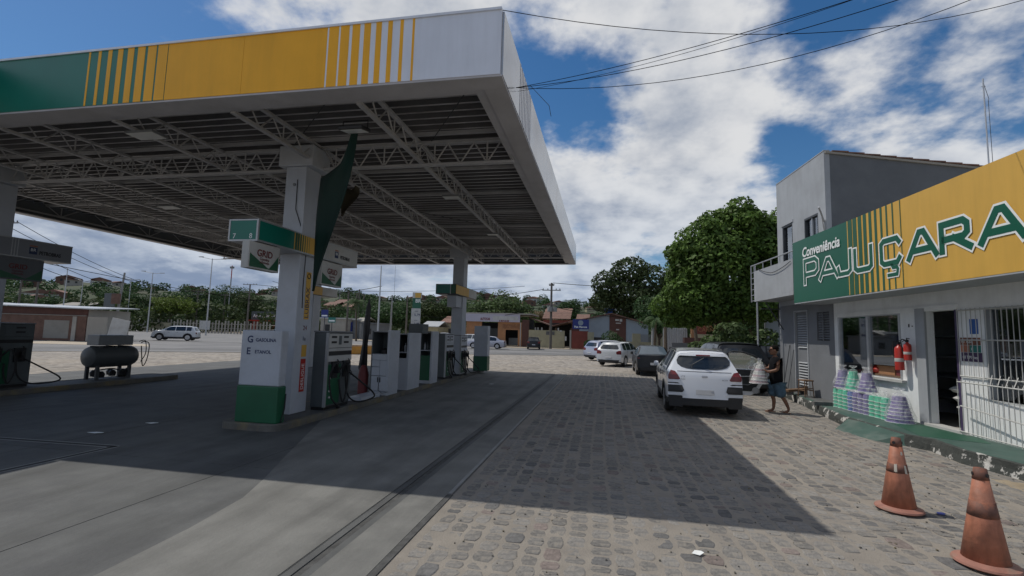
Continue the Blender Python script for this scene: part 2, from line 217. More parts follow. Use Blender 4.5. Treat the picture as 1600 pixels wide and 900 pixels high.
# ------------------------------------------------------------ mesh helpers
class MB:
    def __init__(s): s.v = []; s.f = []; s.m = []
    def add(s, vs, fs, m=0):
        o = len(s.v); s.v += [tuple(v) for v in vs]; s.f += [tuple(i+o for i in f) for f in fs]; s.m += [m]*len(fs); return s
    def box(s, a, b, m=0, T=None):
        x0, y0, z0 = a; x1, y1, z1 = b
        if x0 > x1: x0, x1 = x1, x0
        if y0 > y1: y0, y1 = y1, y0
        if z0 > z1: z0, z1 = z1, z0
        vs = [Vector(p) for p in ((x0,y0,z0),(x1,y0,z0),(x1,y1,z0),(x0,y1,z0),(x0,y0,z1),(x1,y0,z1),(x1,y1,z1),(x0,y1,z1))]
        if T is not None: vs = [T @ v for v in vs]
        return s.add(vs, [(0,3,2,1),(4,5,6,7),(0,1,5,4),(1,2,6,5),(2,3,7,6),(3,0,4,7)], m)
    def prism(s, poly, d, m=0):          # poly: 3D points (ccw seen from outside), d: extrusion vector (inwards)
        n = len(poly); p = [Vector(q) for q in poly]; d = Vector(d)
        return s.add(p + [q+d for q in p], [tuple(range(n)), tuple(range(2*n-1, n-1, -1))] + [(i, i+n, (i+1) % n+n, (i+1) % n) for i in range(n)], m)
    def tube(s, path, r, n=8, m=0, cap=True):
        P = [Vector(p) for p in path]; k = len(P); rs = r if isinstance(r, (list, tuple)) else [r]*k; o = len(s.v); ref = None
        for i, p in enumerate(P):
            d = (P[min(i+1, k-1)]-P[max(i-1, 0)]); d = d.normalized() if d.length > 1e-9 else Vector((0, 0, 1))
            if ref is None: ref = Vector((1, 0, 0)) if abs(d.x) < 0.8 else Vector((0, 1, 0))
            a = (ref - d*ref.dot(d)).normalized(); b = d.cross(a); ref = a
            for j in range(n):
                t = 2*math.pi*j/n; s.v.append(tuple(p + (a*math.cos(t)+b*math.sin(t))*rs[i]))
        for i in range(k-1):
            for j in range(n):
                s.f.append((o+i*n+j, o+i*n+(j+1) % n, o+(i+1)*n+(j+1) % n, o+(i+1)*n+j)); s.m.append(m)
        if cap:
            s.f.append(tuple(o+j for j in range(n-1, -1, -1))); s.m.append(m); s.f.append(tuple(o+(k-1)*n+j for j in range(n))); s.m.append(m)
        return s
    def lathe(s, prof, n=20, m=0, T=None, sx=1.0, sy=1.0):      # prof: (r, z) pairs upwards
        o = len(s.v); k = len(prof)
        for r_, z in prof:
            for j in range(n):
                t = 2*math.pi*j/n; v = Vector((r_*math.cos(t)*sx, r_*math.sin(t)*sy, z)); s.v.append(tuple(T @ v if T is not None else v))
        for i in range(k-1):
            for j in range(n):
                s.f.append((o+i*n+j, o+i*n+(j+1) % n, o+(i+1)*n+(j+1) % n, o+(i+1)*n+j)); s.m.append(m)
        s.f.append(tuple(o+j for j in range(n-1, -1, -1))); s.m.append(m); s.f.append(tuple(o+(k-1)*n+j for j in range(n))); s.m.append(m)
        return s
    def grid(s, rows, m=0, closed=False):
        o = len(s.v); nr = len(rows); nc = len(rows[0])
        for r_ in rows: s.v += [tuple(p) for p in r_]
        for i in range(nr-1):
            for j in range(nc if closed else nc-1):
                s.f.append((o+i*nc+j, o+i*nc+(j+1) % nc, o+(i+1)*nc+(j+1) % nc, o+(i+1)*nc+j)); s.m.append(m)
        return s
    def build(s, name, mats, parent=None, smooth=False, bevel=0, solid=0, fix=False, sub=0):
        me = bpy.data.meshes.new(name); me.from_pydata(s.v, [], s.f)
        for q in (mats if isinstance(mats, (list, tuple)) else [mats]): me.materials.append(M(q) if isinstance(q, str) else q)
        if any(s.m): me.polygons.foreach_set('material_index', s.m)
        if fix:
            bm = bmesh.new(); bm.from_mesh(me); bmesh.ops.remove_doubles(bm, verts=bm.verts, dist=1e-5); bmesh.ops.recalc_face_normals(bm, faces=bm.faces); bm.to_mesh(me); bm.free()
        if smooth:
            me.polygons.foreach_set('use_smooth', [True]*len(me.polygons))
            if smooth != 'full':
                try: me.set_sharp_from_angle(angle=R(38))
                except Exception: pass
        me.update(); o = bpy.data.objects.new(name, me); col.objects.link(o); o.parent = parent
        if solid: q = o.modifiers.new('s', 'SOLIDIFY'); q.thickness = solid; q.offset = 0
        if sub: q = o.modifiers.new('u', 'SUBSURF'); q.levels = sub; q.render_levels = sub
        if bevel: q = o.modifiers.new('b', 'BEVEL'); q.width = bevel; q.segments = 2; q.limit_method = 'ANGLE'; q.angle_limit = R(40)
        return o
def tag(o, label=None, cat=None, group=None, kind=None):
    for k, v in (('label', label), ('category', cat), ('group', group), ('kind', kind)):
        if v: o[k] = v
    return o
def thing(name, label, cat, loc=(0, 0, 0), rz=0.0, group=None, scale=1.0):
    o = bpy.data.objects.new(name, None); col.objects.link(o); o.location = loc; o.rotation_euler = (0, 0, rz); o.scale = (scale,)*3; o.empty_display_size = 0.2
    return tag(o, label, cat, group)
def copy_tree(o, parent=None):
    c = o.copy(); col.objects.link(c); c.parent = parent
    for ch in [q for q in o.children]: copy_tree(ch, c)
    return c
def B(name, a, b, m, parent=None, bevel=0.0): return MB().box(a, b).build(name, m, parent, bevel=bevel)
def text(s, size, m, parent, o, u, v, ext=0.004, xs=1.0, name='lettering', bold=0.0, shear=0.0, align='LEFT'):
    cu = bpy.data.curves.new('t', 'FONT'); cu.body = s; cu.size = size; cu.extrude = ext; cu.offset = bold; cu.shear = shear; cu.align_x = align; cu.resolution_u = 3
    t = bpy.data.objects.new('t', cu); col.objects.link(t); bpy.context.view_layer.update()
    me = bpy.data.meshes.new_from_object(t.evaluated_get(bpy.context.evaluated_depsgraph_get())); bpy.data.objects.remove(t); bpy.data.curves.remove(cu)
    me.materials.clear(); me.materials.append(M(m)); me.name = name
    u = Vector(u).normalized(); v = Vector(v).normalized(); n = u.cross(v)
    mt = Matrix((u*xs, v, n)).transposed().to_4x4(); mt.translation = Vector(o) + n*(ext+0.0015); me.transform(mt)
    ob = bpy.data.objects.new(name, me); col.objects.link(ob); ob.parent = parent; return ob
def ribbon(mb, pts, wd, fn, m=0, closed=False, lift=0.0):     # flat mitred stroke; fn maps (u,v,lift)->3D
    n = len(pts); P = [Vector((p[0], p[1])) for p in pts]; L = []; Rr = []
    for i in range(n):
        a = P[i-1] if (i > 0 or closed) else None; b = P[(i+1) % n] if (i < n-1 or closed) else None
        d1 = (P[i]-a).normalized() if a is not None else None; d2 = (b-P[i]).normalized() if b is not None else None
        if d1 is None: d1 = d2
        if d2 is None: d2 = d1
        n1_ = Vector((-d1.y, d1.x)); n2_ = Vector((-d2.y, d2.x)); q = (n1_+n2_); q = q.normalized() if q.length > 1e-6 else n1_
        k = wd/2/max(0.45, q.dot(n1_)); e = Vector((0, 0))
        if not closed and i == 0: e = -d1*wd/2
        if not closed and i == n-1: e = d2*wd/2
        L.append(P[i]+q*k+e); Rr.append(P[i]-q*k+e)
    rng_ = range(n if closed else n-1)
    for i in rng_:
        j = (i+1) % n
        mb.add([fn(*Rr[i], lift), fn(*Rr[j], lift), fn(*L[j], lift), fn(*L[i], lift)], [(0, 1, 2, 3)], m)
mat('wire', (0.012, 0.012, 0.012), 1.0, 0.1, 5, spec=0.0); mat('purple_trim', (0.05, 0.035, 0.09), 0.6, 0.1, 3)
mat('tank_grey', (0.07, 0.08, 0.085), 0.45, 0.15, 3, dirt=(0.06, 0.065, 0.07), dscale=3, damt=0.7)
mat('sign_grey', (0.22, 0.23, 0.25), 0.5, 0.06, 3)
mat('sticker_purple', (0.06, 0.035, 0.09), 0.6, 0.2, 20)
mat('stone_red', (0.20, 0.165, 0.148), 0.9, 0.3, 22, rand=.15, island=0, bump=.6, bscale=50); mat('stone_dark', (0.135, 0.132, 0.128), 0.9, 0.3, 22, rand=.15, bump=.6, bscale=50)
# ================================================================ GROUND
MATS['dark_concrete'].node_tree  # keep
def struct(o, parent=None): o['kind'] = 'structure'; return o
struct(MB().add([(-3000, -600, -.06), (3000, -600, -.06), (3000, 4000, -.06), (-3000, 4000, -.06)], [(0, 1, 2, 3)]).build('ground', 'earth'))
# road: asphalt sheet of the wide junction
road = [(-75, 2), (-36, 20), (-31, 26), (-20, 33.5), (-8, 42.0), (0, 46), (14, 52), (60, 70), (60, 84), (10, 66.5), (-14, 62.5), (-40, 75), (-110, 120), (-190, 175), (-330, 250), (-330, 120), (-110, 40)]
struct(MB().add([(x, y, -.034) for x, y in road], [tuple(range(len(road)))]).build('road', 'asphalt'))
# central pale strip between carriageways and worn tyre lines
def strip(name, pts, wd, z, m, kind='structure', parent=None):
    mb = MB(); ribbon(mb, pts, wd, lambda u, v, l: (u, v, z+l)); o = mb.build(name, m, parent)
    if kind: o['kind'] = kind
    return o
mat('tyre_wear', (0.13, 0.128, 0.125), 0.85, 0.2, 0.4, dirt=(0.19, 0.185, 0.18), dscale=0.3, damt=0.9)
strip('road_lane_wear', [(-70, 12), (-38, 26), (-26, 34.5), (-10, 44.5), (4, 50.5), (30, 61)], 3.2, -.028, 'tyre_wear')
strip('road_lane_wear', [(-110, 60), (-60, 44), (-30, 47), (-8, 54), (6, 58), (30, 67)], 2.2, -.028, 'tyre_wear')
vg = [(-330, 252), (-190, 177), (-110, 122), (-40, 77), (-14, 64), (10, 68), (60, 85.5), (60, 110), (10, 90), (-20, 92), (-60, 115), (-190, 215), (-330, 290)]
struct(MB().add([(x, y, -.03) for x, y in vg], [tuple(range(len(vg)))]).build('pavement', 'verge'))
vg2 = [(-75, 3), (-66, -2), (-50, 24), (-42, 36), (-46, 44), (-62, 40), (-90, 30)]
# cobbled / gravel yard beyond the forecourt
gm = mat('yard_cobble', (0.30, 0.27, 0.235), 0.95, 0.18, 1.2, bump=0.0, dirt=(0.36, 0.31, 0.25), dscale=0.35, damt=0.8)
t = gm.node_tree; n = t.nodes; b = n['Principled BSDF']; vt = n.new('ShaderNodeTexVoronoi'); vt.inputs['Scale'].default_value = 5.0; tcn = n.new('ShaderNodeTexCoord'); t.links.new(tcn.outputs['Object'], vt.inputs['Vector'])
bp = n.new('ShaderNodeBump'); bp.inputs['Strength'].default_value = 0.9; bp.inputs['Distance'].default_value = 0.06; bp.invert = True; t.links.new(vt.outputs['Distance'], bp.inputs['Height']); t.links.new(bp.outputs[0], b.inputs['Normal'])
src = b.inputs['Base Color'].links[0].from_socket; vm = n.new('ShaderNodeMix'); vm.data_type = 'RGBA'; vm.blend_type = 'MULTIPLY'; vm.inputs[0].default_value = 0.55
sc2 = n.new('ShaderNodeSeparateColor'); t.links.new(vt.outputs['Color'], sc2.inputs[0]); mrr = n.new('ShaderNodeMapRange'); mrr.inputs[3].default_value = 0.45; mrr.inputs[4].default_value = 1.35; t.links.new(sc2.outputs[0], mrr.inputs[0])
t.links.new(src, vm.inputs[6]); t.links.new(mrr.outputs[0], vm.inputs[7]); t.links.new(vm.outputs[2], b.inputs['Base Color'])
yd = [(-75, 1.5), (-60, -12), (14, -12), (14, 51), (0, 45.2), (-8, 41.2), (-20, 32.7), (-31, 25.2), (-36, 19.2)]
struct(MB().add([(x, y, -.026) for x, y in yd], [tuple(range(len(yd)))]).build('cobbled_yard', 'yard_cobble'))
# forecourt concrete, laid as slabs with recessed joints
fc = tag(bpy.data.objects.new('forecourt', None)); col.objects.link(fc); fc['kind'] = 'structure'
B('slab_bed', (-19.0, -3, -.05), (-1.66, 22.55, -.012), 'joint', fc)
xs = [-19.0, -15.3, -11.6, -8.0, -4.6]; ys = [-3, 2.2, 5.6, 9.0, 12.4, 15.8, 19.2, 22.55]
darkp = lambda x, y: (x < -5.4) or (x < -3.9 and y < 4.9)
for i in range(len(xs)-1):
    for j in range(len(ys)-1):
        B('slab', (xs[i]+.006, ys[j]+.006, -.03), (xs[i+1]-.006, ys[j+1]-.006, 0.0), 'dark_concrete', fc)
for j in range(len(ys)-1): B('slab', (-4.594, ys[j]+.005, -.03), (-2.305, ys[j+1]-.005, 0.0), 'dark_concrete', fc)
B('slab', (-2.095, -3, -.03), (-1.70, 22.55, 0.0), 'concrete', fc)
B('slab_edge', (-1.695, 2.0, -.05), (-1.635, 5.3, 0.0), 'joint', fc); B('slab_edge', (-1.695, 5.32, -.05), (-1.655, 22.55, 0.004), 'pole_conc', fc)
refl_pts = [(-2.312, -3), (-2.312, 22.5), (-5.46, 22.5), (-5.46, 8.75), (-4.85, 7.3), (-4.3, 6.0), (-3.95, 5.2), (-3.72, 4.6), (-3.6, 3.8), (-3.55, 3.0), (-3.6, 2.0), (-3.9, -3)]  # paler area: small concrete difference plus a windscreen reflection painted into the colour
MB().add([(x, y, .004) for x, y in refl_pts], [tuple(range(len(refl_pts)))[::-1]]).build('pale_reflection_sheet', 'concrete', fc)
# drain channel
dr = bpy.data.objects.new('drain_channel', None); col.objects.link(dr); dr['kind'] = 'structure'
B('channel_frame', (-2.305, -3, -.03), (-2.235, 22.5, -.003), 'dark_concrete', dr); B('channel_frame', (-2.165, -3, -.03), (-2.095, 22.5, -.003), 'dark_concrete', dr)
B('channel_floor', (-2.235, -3, -.2), (-2.165, 22.5, -.10), 'black', dr)
B('grating', (-2.232, -3, -.035), (-2.168, 22.5, -.018), 'channel', dr)
for a, b_ in (((-12, 5.72), (-7.0, 5.95)), ((-7.0, 5.95), (-7.15, 1.5))):
    d = (Vector(b_)-Vector(a)).normalized(); nrm = Vector((-d.y, d.x))
    for off, m_ in ((0, 'channel'), (.055, 'pole_conc'), (-.055, 'pole_conc')):
        p, q = Vector(a)+nrm*off, Vector(b_)+nrm*off
        strip('side_channel', [tuple(p), tuple(q)], .035 if off else .07, .003 if off else .004, m_)
# ---------------------------------------------------------------- cobbles
cb = bpy.data.objects.new('cobbled_paving', None); col.objects.link(cb); cb['kind'] = 'structure'
MB().add([(-1.64, -2, -.010), (6.9, -2, -.010), (6.9, 25.5, -.010), (-1.64, 25.5, -.010)], [(0, 1, 2, 3)]).build('sand_joints', 'sand', cb)
def stone_verts(L, W, H):
    ring = []; k = 10
    for i in range(k):
        a = 2*math.pi*(i+.5)/k; c_, s_ = math.cos(a), math.sin(a); q = 1/max(abs(c_), abs(s_)); q = min(q, 1.36)*random.uniform(.90, 1.04)
        ring.append((c_*q*W/2, s_*q*L/2))
    top = [(x*.88, y*.88, H+random.uniform(-.002, .002)) for x, y in ring]; mid = [(x, y, H*.35) for x, y in ring]; low = [(x*1.03, y*1.03, -.02) for x, y in ring]
    fs = [tuple(range(k))]
    for o_ in (0, k):
        for i in range(k): fs.append((o_+i, o_+k+i, o_+k+(i+1) % k, o_+(i+1) % k))
    return top+mid+low, fs
allst = []; x = -1.60; ci = 0
while x < 6.2:
    wd = random.uniform(.155, .215); y = 2.6+random.uniform(0, .2); drift = random.uniform(-.01, .01)
    while y < 24.5:
        ln = random.uniform(.12, .26); gapx = random.uniform(.015, .036); gapy = random.uniform(.014, .036)
        xx = x+wd/2+drift*math.sin(y)+.035*math.sin(y*.5+x*.3)
        if xx - wd/2 > -1.62 and xx < 5.85 and random.random() > .03: allst.append((xx, y+ln/2, ln-gapy, wd-gapx))
        y += ln
    x += wd
def near_key(s): return (Vector((s[0], s[1], 0))-Vector((0, 0, CH))).length if (gx(s) ) else 1e9
def gx(s):
    v = Vector((s[0], s[1], -CH)); dz = v.dot(fwd)
    if dz < .5: return False
    px, py = 800+F*v.dot(rt)/dz, 450-F*v.dot(up)/dz
    return -10 < px < 1610 and py < 908
allst.sort(key=near_key); templ = []
for k in range(24):
    v_, f_ = stone_verts(.15, .135, random.uniform(.003, .007)); me = MB().add(v_, f_); o = me.build('stone', 'stone', cb); templ.append(o.data); bpy.data.objects.remove(o)
nst = len(templ)
for base in list(templ[:8]):
    for mm in ('stone_red', 'stone_dark'):
        c_ = base.copy(); c_.materials[0] = M(mm); templ.append(c_)
for k, (x, y, l_, w_) in enumerate(allst[:300]):
    rr_ = random.random(); ti = nst+2*random.randrange(8) if rr_ < .06 else (nst+1+2*random.randrange(8) if rr_ < .14 else k % nst)
    o = bpy.data.objects.new('stone', templ[ti]); col.objects.link(o); o.parent = cb; o.location = (x, y, -.0105+random.uniform(-.004, .002)); o.scale = (w_/.135, l_/.15, 1)
    o.rotation_euler = (random.uniform(-.03, .03), random.uniform(-.03, .03), random.uniform(-.07, .07)+(math.pi if random.random() < .5 else 0))
mb = MB()
for x, y, l_, w_ in allst[300:]:
    v_, f_ = stone_verts(l_, w_, random.uniform(.003, .008)); c_, s_ = math.cos(a_ := random.uniform(-.06, .06)), math.sin(a_); dz = random.uniform(-.015, -.008)
    mb.add([(x+p*c_-q*s_, y+p*s_+q*c_, z+dz) for p, q, z in v_], f_, 0 if (rr_ := random.random()) > .13 else (1 if rr_ < .05 else 2))
tag(mb.build('laid_stones', ['stone_stuff', 'stone_red', 'stone_dark'], cb), kind='stuff')
# sand drift by the shop kerb and stray pebbles
mb = MB()
for k in range(900):
    y = random.uniform(2.6, 14); x = random.uniform(-1.5, 5.6); r_ = random.uniform(.004, .016)
    mb.box((x, y, -.012), (x+r_, y+r_*random.uniform(.7, 1.6), -.004+r_*.5), T=None)
tag(mb.build('pebbles', 'kerb', None), 'loose pebbles and grit scattered over the cobbled paving', 'grit', kind='stuff')
mat('sand_bright', (0.30, 0.245, 0.17), 0.95, 0.2, 4, bump=0.5)
pts = [(5.25, 8.0), (5.72, 7.95), (5.80, 7.3), (5.45, 7.0), (5.2, 7.4)]
c0 = sum((Vector((*p, 0)) for p in pts), Vector())/len(pts)
tag(MB().add([(c0.x, c0.y, .012)]+[(x, y, -.012) for x, y in pts], [(0, i+1, (i+1) % len(pts)+1) for i in range(len(pts))]).build('sand_drift', 'sand_bright', smooth='full'), 'yellowish sand drifted against the near end of the shop kerb', 'sand', kind='stuff')
for (px, py, lab, sz) in ((150, 676, 'white paper scrap on the dark concrete, left of the other scrap', .16), (238, 661, 'white paper scrap on the dark concrete near the fuel island', .13), (1090, 864, 'small white litter on the sunlit cobbles', .05), (1470, 803, 'tiny blue wrapper on the cobbles behind the cones', .04), (768, 600, 'pale litter flake beside the far fuel island', .1)):
    p = gnd(px, py, 0.004); mb = MB(); a_ = sz
    mb.add([(-a_, -.02, 0), (a_*.2, -.05, .003), (a_, -.01, .012), (a_*.7, .04, .004), (-a_*.3, .05, 0)], [(0, 1, 2, 3, 4)])
    o = mb.build('litter', 'blue' if 'blue' in lab else 'letter_white', solid=.003); o.location = p; tag(o, lab, 'litter')
# ================================================================ CANOPY
X0, X1, Y0, Y1, ZB, ZT = -18.8, -1.40, 5.97, 23.2, 5.245, 6.19
cn = thing('station_canopy', 'large fuel station canopy with green, yellow and white fascia over the pump islands', 'canopy', (0, 0, 0))
zf0, zf1 = ZB+.03, ZT
def fpanel(x0, x1, m_, name='fascia_panel', lift=0.0): return B(name, (x0, Y0-.03-lift, zf0), (x1, Y0, zf1), m_, cn)
XG, XY, XW, XE = -8.30, -6.76, -4.01, -2.53
fpanel(X0, -13.5, 'fascia_green'); fpanel(-13.495, XG, 'fascia_green')
nst = 8; pt = (XY-XG)/nst
fpanel(XG+.003, XY-.003, 'fascia_green')
for k in range(nst):
    wy = .035+k*.021; x = XG+k*pt; B('fascia_stripe', (x, Y0-.034, zf0), (x+wy, Y0-.03, zf1), 'fascia_yellow', cn)
fpanel(XY, -5.4, 'fascia_yellow'); fpanel(-5.396, XW, 'fascia_yellow'); fpanel(XW+.003, X1, 'fascia_white')
pt = (XE-XW)/8.0
for k in range(8):
    wy = .155-k*.0175; x = XW+.03+k*pt; B('fascia_stripe', (x, Y0-.034, zf0), (x+wy, Y0-.03, zf1), 'fascia_yellow', cn)
B('fascia_cap', (X0, Y0-.05, zf1), (X1+.0, Y0+.1, zf1+.035), 'fascia_white', cn)
# side fascia panels with seams
ys_ = [Y0, 8.45, 11.0, 13.5, 16.0, 18.5, 21.0, Y1]
for a, b_ in zip(ys_[:-1], ys_[1:]):
    B('fascia_panel', (X1+.0, a+.006, zf0), (X1+.03, b_-.006, zf1+random.uniform(-.01, .01)), 'fascia_side', cn)
for k in range(8): B('fascia_stripe', (X1+.03, 7.25+k*.15, zf0), (X1+.033, 7.25+k*.15+.055, zf1), 'soffit_border', cn)
B('fascia_backing', (X1-.03, Y0+.02, zf0+.02), (X1-.003, Y1-.02, zf1-.03), 'dark_metal', cn)
for a, b_ in ((X0, -12.9), (-12.9, -7.0), (-7.0, X1)): B('fascia_panel', (a+.004, Y1-.03, zf0), (b_-.004, Y1, zf1), 'dark_wall', cn)
B('fascia_panel', (X0, Y0, zf0), (X0+.03, Y1, zf1), 'dark_wall', cn)
# soffit border, two stepped strips
for (a, b_) in (((X0, Y0-.02, ZB), (X1+.02, Y0+.30, ZB+.03)), ((X1-.30, Y0+.302, ZB), (X1+.02, Y1, ZB+.03)), ((X0, Y1-.25, ZB), (X1-.302, Y1, ZB+.03)), ((X0, Y0+.302, ZB), (X0+.3, Y1-.252, ZB+.03))): B('soffit_strip', a, b_, 'soffit_border', cn)
for (a, b_) in (((X0+.3, Y0+.30, ZB+.03), (X1-.30, Y0+.46, ZB+.10)), ((X1-.46, Y0+.462, ZB+.03), (X1-.30, Y1-.4, ZB+.10))): B('soffit_lip', a, b_, 'soffit_border', cn)
# corrugated roof sheets, each a part
ZD = 5.74
me0 = None
for k in range(17):
    y0 = Y0+.05+k*1.0
    mb = MB()
    for j in range(4):
        yy = y0+j*.25; q_ = [(yy, ZD+.09), (yy+.012, ZD), (yy+.062, ZD), (yy+.074, ZD+.09), (yy+.25, ZD+.09)]
        for a, b_, m_ in ((0, 1, 0), (1, 2, 1), (2, 3, 0), (3, 4, 0)):
            mb.grid([[(xx, *q_[a]), (xx, *q_[b_])] for xx in (X0+.06, (X0+X1)/2, X1-.04)], m_)
    mb.build('roof_sheet', ['deck', 'rib'], cn)
# purlins and trusses
def truss(mb, p0, p1, z0, z1, step, r=.022, double=True):
    p0 = Vector(p0); p1 = Vector(p1); d = p1-p0; L = d.length; d.normalize(); sd_ = Vector((-d.y, d.x))
    n_ = max(2, round(L/step)); st_ = L/n_
    for z, rr in ((z0, r*1.5), (z1, r*1.5)):
        q = sd_*.045
        c = [p0+q, p0-q, p1-q, p1+q]
        mb.prism([(*c[0], z), (*c[1], z), (*c[2], z), (*c[3], z)], (0, 0, .045))
    for k in range(n_):
        a = p0+d*(k*st_); b_ = p0+d*((k+.5)*st_); c = p0+d*((k+1)*st_)
        mb.tube([(*a, z0+.03), (*b_, z1)], r, 4, cap=False); mb.tube([(*b_, z1), (*c, z0+.03)], r, 4, cap=False)
        if k % 2 == 0: mb.tube([(*a, z0+.03), (*a, z1)], r, 4, cap=False)
TZ0, TZ1 = 5.12, 5.60
for tx in (-3.72, -5.95, -8.3, -10.8, -13.3, -15.9):
    mb = MB(); truss(mb, (tx, Y0+.46), (tx, Y1-.1), TZ0+.12, TZ1, .62, .016); mb.build('truss', 'truss', cn)
for ty in (8.85, 20.45): mb = MB(); truss(mb, (X0+.1, ty), (X1-.35, ty), TZ0, TZ1-.02, .55, .018); mb.build('truss', 'truss', cn)
mb = MB(); truss(mb, (X0+.1, Y1-.12), (X1-.35, Y1-.12), ZB+.15, ZT-.25, 1.6, .018); mb.build('truss', 'truss', cn)
mb = MB(); truss(mb, (X0+.12, Y0+.5), (X0+.12, Y1-.2), ZB+.15, ZT-.25, 1.6, .018); mb.build('truss', 'truss', cn)
mb = MB(); truss(mb, (X1-.12, Y0+.5), (X1-.12, Y1-.2), ZB+.35, ZT-.25, 1.6, .014); mb.build('truss', 'truss', cn)
for k in range(9): B('purlin', (X0+.1, 6.6+k*2.0, ZD-.075), (X1-.1, 6.6+k*2.0+.05, ZD-.005), 'truss', cn)
for a, b_ in (((-3.7, 9.2, 5.66), (-1.9, 6.6, 5.66)), ((-7.0, 9.2, 5.66), (-4.2, 6.6, 5.66)), ((-7.5, 12.5, 5.66), (-4.5, 16, 5.66))): MB().tube([a, b_], .01, 5).build('tie_rod', 'dark_metal', cn)
# unseen box added left of the frame, only to cast the stepped shadow
B('shadow_caster', (X0, 2.2, 5.6), (-10.42, Y0-.08, 6.18), 'fascia_green', cn)
# soffit lights, one hanging flood light
fl = thing('flood_light', 'square flood light with black frame and white face under the canopy front', 'flood light', (-4.02, 6.86, 5.02))
mb = MB().box((-.21, -.15, 0), (.21, .15, .06)); mb.build('housing', 'black', fl, bevel=.01).rotation_euler = (R(12), 0, 0)
o = B('light_face', (-.18, -.125, -.008), (.18, .125, -.001), 'lamp_panel', fl); o.rotation_euler = (R(12), 0, 0)
MB().tube([(-.22, 0, .03), (-.22, .02, .18), (.22, .02, .18), (.22, 0, .03)], .012, 6).build('bracket', 'black', fl)
for (lx, ly, s_, lab) in ((-3.82, 11.3, .22, 'small white canopy light on the truss nearest the right fascia'), (-3.8, 15.8, .2, 'small white canopy light, farthest on the right truss'), (-7.6, 20.2, .2, 'small white canopy light beside the far pillar'), (-12.5, 11.5, .3, 'white flat canopy light on the left over the air compressor'), (-8.2, 6.95, .3, 'white flat canopy light near the green fascia')):
    q = thing('canopy_light', lab, 'canopy light', (lx, ly, TZ0+.07), 0, 'flat lights under the canopy')
    B('housing', (-s_, -s_*.55, .012), (s_, s_*.55, .05), 'grey_metal', q); B('light_face', (-s_*.92, -s_*.48, 0), (s_*.92, s_*.48, .011), 'lamp_panel', q)
# cloth pennants
def cloth(name, T, Lf, Tip, m_, lab, n=14):
    T, Lf, Tip = Vector(T), Vector(Lf), Vector(Tip); rows = []
    for i in range(n+1):
        u = i/n; r_ = []
        a = T.lerp(Lf, min(1, u/.34)) if u < .34 else Lf.lerp(Tip, (u-.34)/.66)
        if u < .34: a = a.lerp(T.lerp(Tip, u), .45*math.sin(math.pi*u/.34))
        a = a + Vector((.02*math.sin(u*9), 0, 0)); b_ = T.lerp(Tip, u)+Vector((.10*math.sin(u*math.pi), 0, -.0))
        for j in range(9):
            p = a.lerp(b_, j/8); p.y += .10*math.sin(j/8*7+u*5)*(1-u*.6); r_.append(p)
        rows.append(r_)
    tag(MB().grid(rows).build(name, m_, smooth='full', solid=.004), lab, 'cloth')
cloth('cloth_pennant', at(557, 201, 7.0), at(498, 272, 8.35), at(489, 455, 8.35), 'flag_green', 'long dark green pointed cloth hanging from the canopy against the near pillar')
cloth('cloth_pennant', at(559, 292, 8.7), at(531, 289, 8.9), at(534, 338, 8.9), 'flag_brown', 'small dark brown torn cloth hanging right of the green cloth')
# ---------------------------------------------------------------- pillars and their sign boxes
ISZ = .12
def pillar(x0, x1, y0, y1, label, sticker=False):
    q = thing('canopy_pillar', label, 'pillar', ((x0+x1)/2, (y0+y1)/2, 0), 0, 'square pillars carrying the canopy'); hx, hy = (x1-x0)/2, (y1-y0)/2
    B('shaft', (-hx, -hy, 0), (hx, hy, TZ0-.02), 'pillar', q, bevel=.012)
    B('capital', (-hx-.16, -hy-.05, TZ0-.018), (hx+.16, hy+.05, TZ0+.42), 'pillar', q, bevel=.02)
    if sticker:
        X = hx+.002
        def yz(px, py):
            d = ray(px, py); p = d*((x1)/d.x)+Vector((0, 0, CH)); return p.y-(y0+y1)/2, p.z
        for nm, m_, za, zb_ in (('yellow_sticker', 'sign_yellow', 1.98, 2.95), ('yellow_sticker', 'sign_yellow', 1.22, 1.46), ('red_sticker', 'red', .52, 1.18)):
            B(nm, (X, -.02, za), (X+.003, .14, zb_), m_, q)
        o = text('LUBRAX', .17, 'letter_blue', q, (X+.003, .115, 2.0), (0, 0, 1), (0, -1, 0), .001, name='sticker_lettering')
        MB().tube([(X+.006, .06+.05*math.cos(a), 2.87+.05*math.sin(a)) for a in [i*math.pi/6 for i in range(13)]], .01, 5).build('sticker_ring', 'black', q)
        text('DESLIGUE', .12, 'letter_white', q, (X+.003, .10, .56), (0, 0, 1), (0, -1, 0), .001, name='sticker_lettering')
        text('1a', .12, 'letter_blue', q, (X+.001, -.02, 1.55), (0, 1, 0), (0, 0, 1), .001, name='sticker_lettering')
        text('24', .13, 'dull_red', q, (X+.001, -.02, 1.76), (0, 1, 0), (0, 0, 1), .001, name='sticker_lettering')
        MB().tube([(-hx+.28, -hy-.012, TZ0-.3), (-hx+.29, -hy-.02, 4.2), (hx-.05, -hy-.012, 3.9), (hx+.012, -.1, 3.4), (hx+.012, -.12, 2.6), (hx+.01, -.1, 2.2)], .008, 5).build('cable', 'black', q)
        MB().lathe([(0.001, 0), (.035, 0), (.03, .02), (0.001, .025)], 12, T=Matrix.Translation((-.02, -hy, 4.72)) @ Matrix.Rotation(R(90), 4, 'X')).build('knob', 'grey_metal', q)
    return q
PX0, PX1, PY0, PY1 = -6.46, -6.00, 8.50, 9.02
pillar(PX0, PX1, PY0, PY1, 'near white canopy pillar with yellow and red stickers between the pumps', True)
pillar(-6.62, -6.12, 20.2, 20.8, 'far grey canopy pillar at the end of the pump island')
pillar(-14.95, -14.40, 8.5, 9.08, 'left canopy pillar cut off by the picture edge')
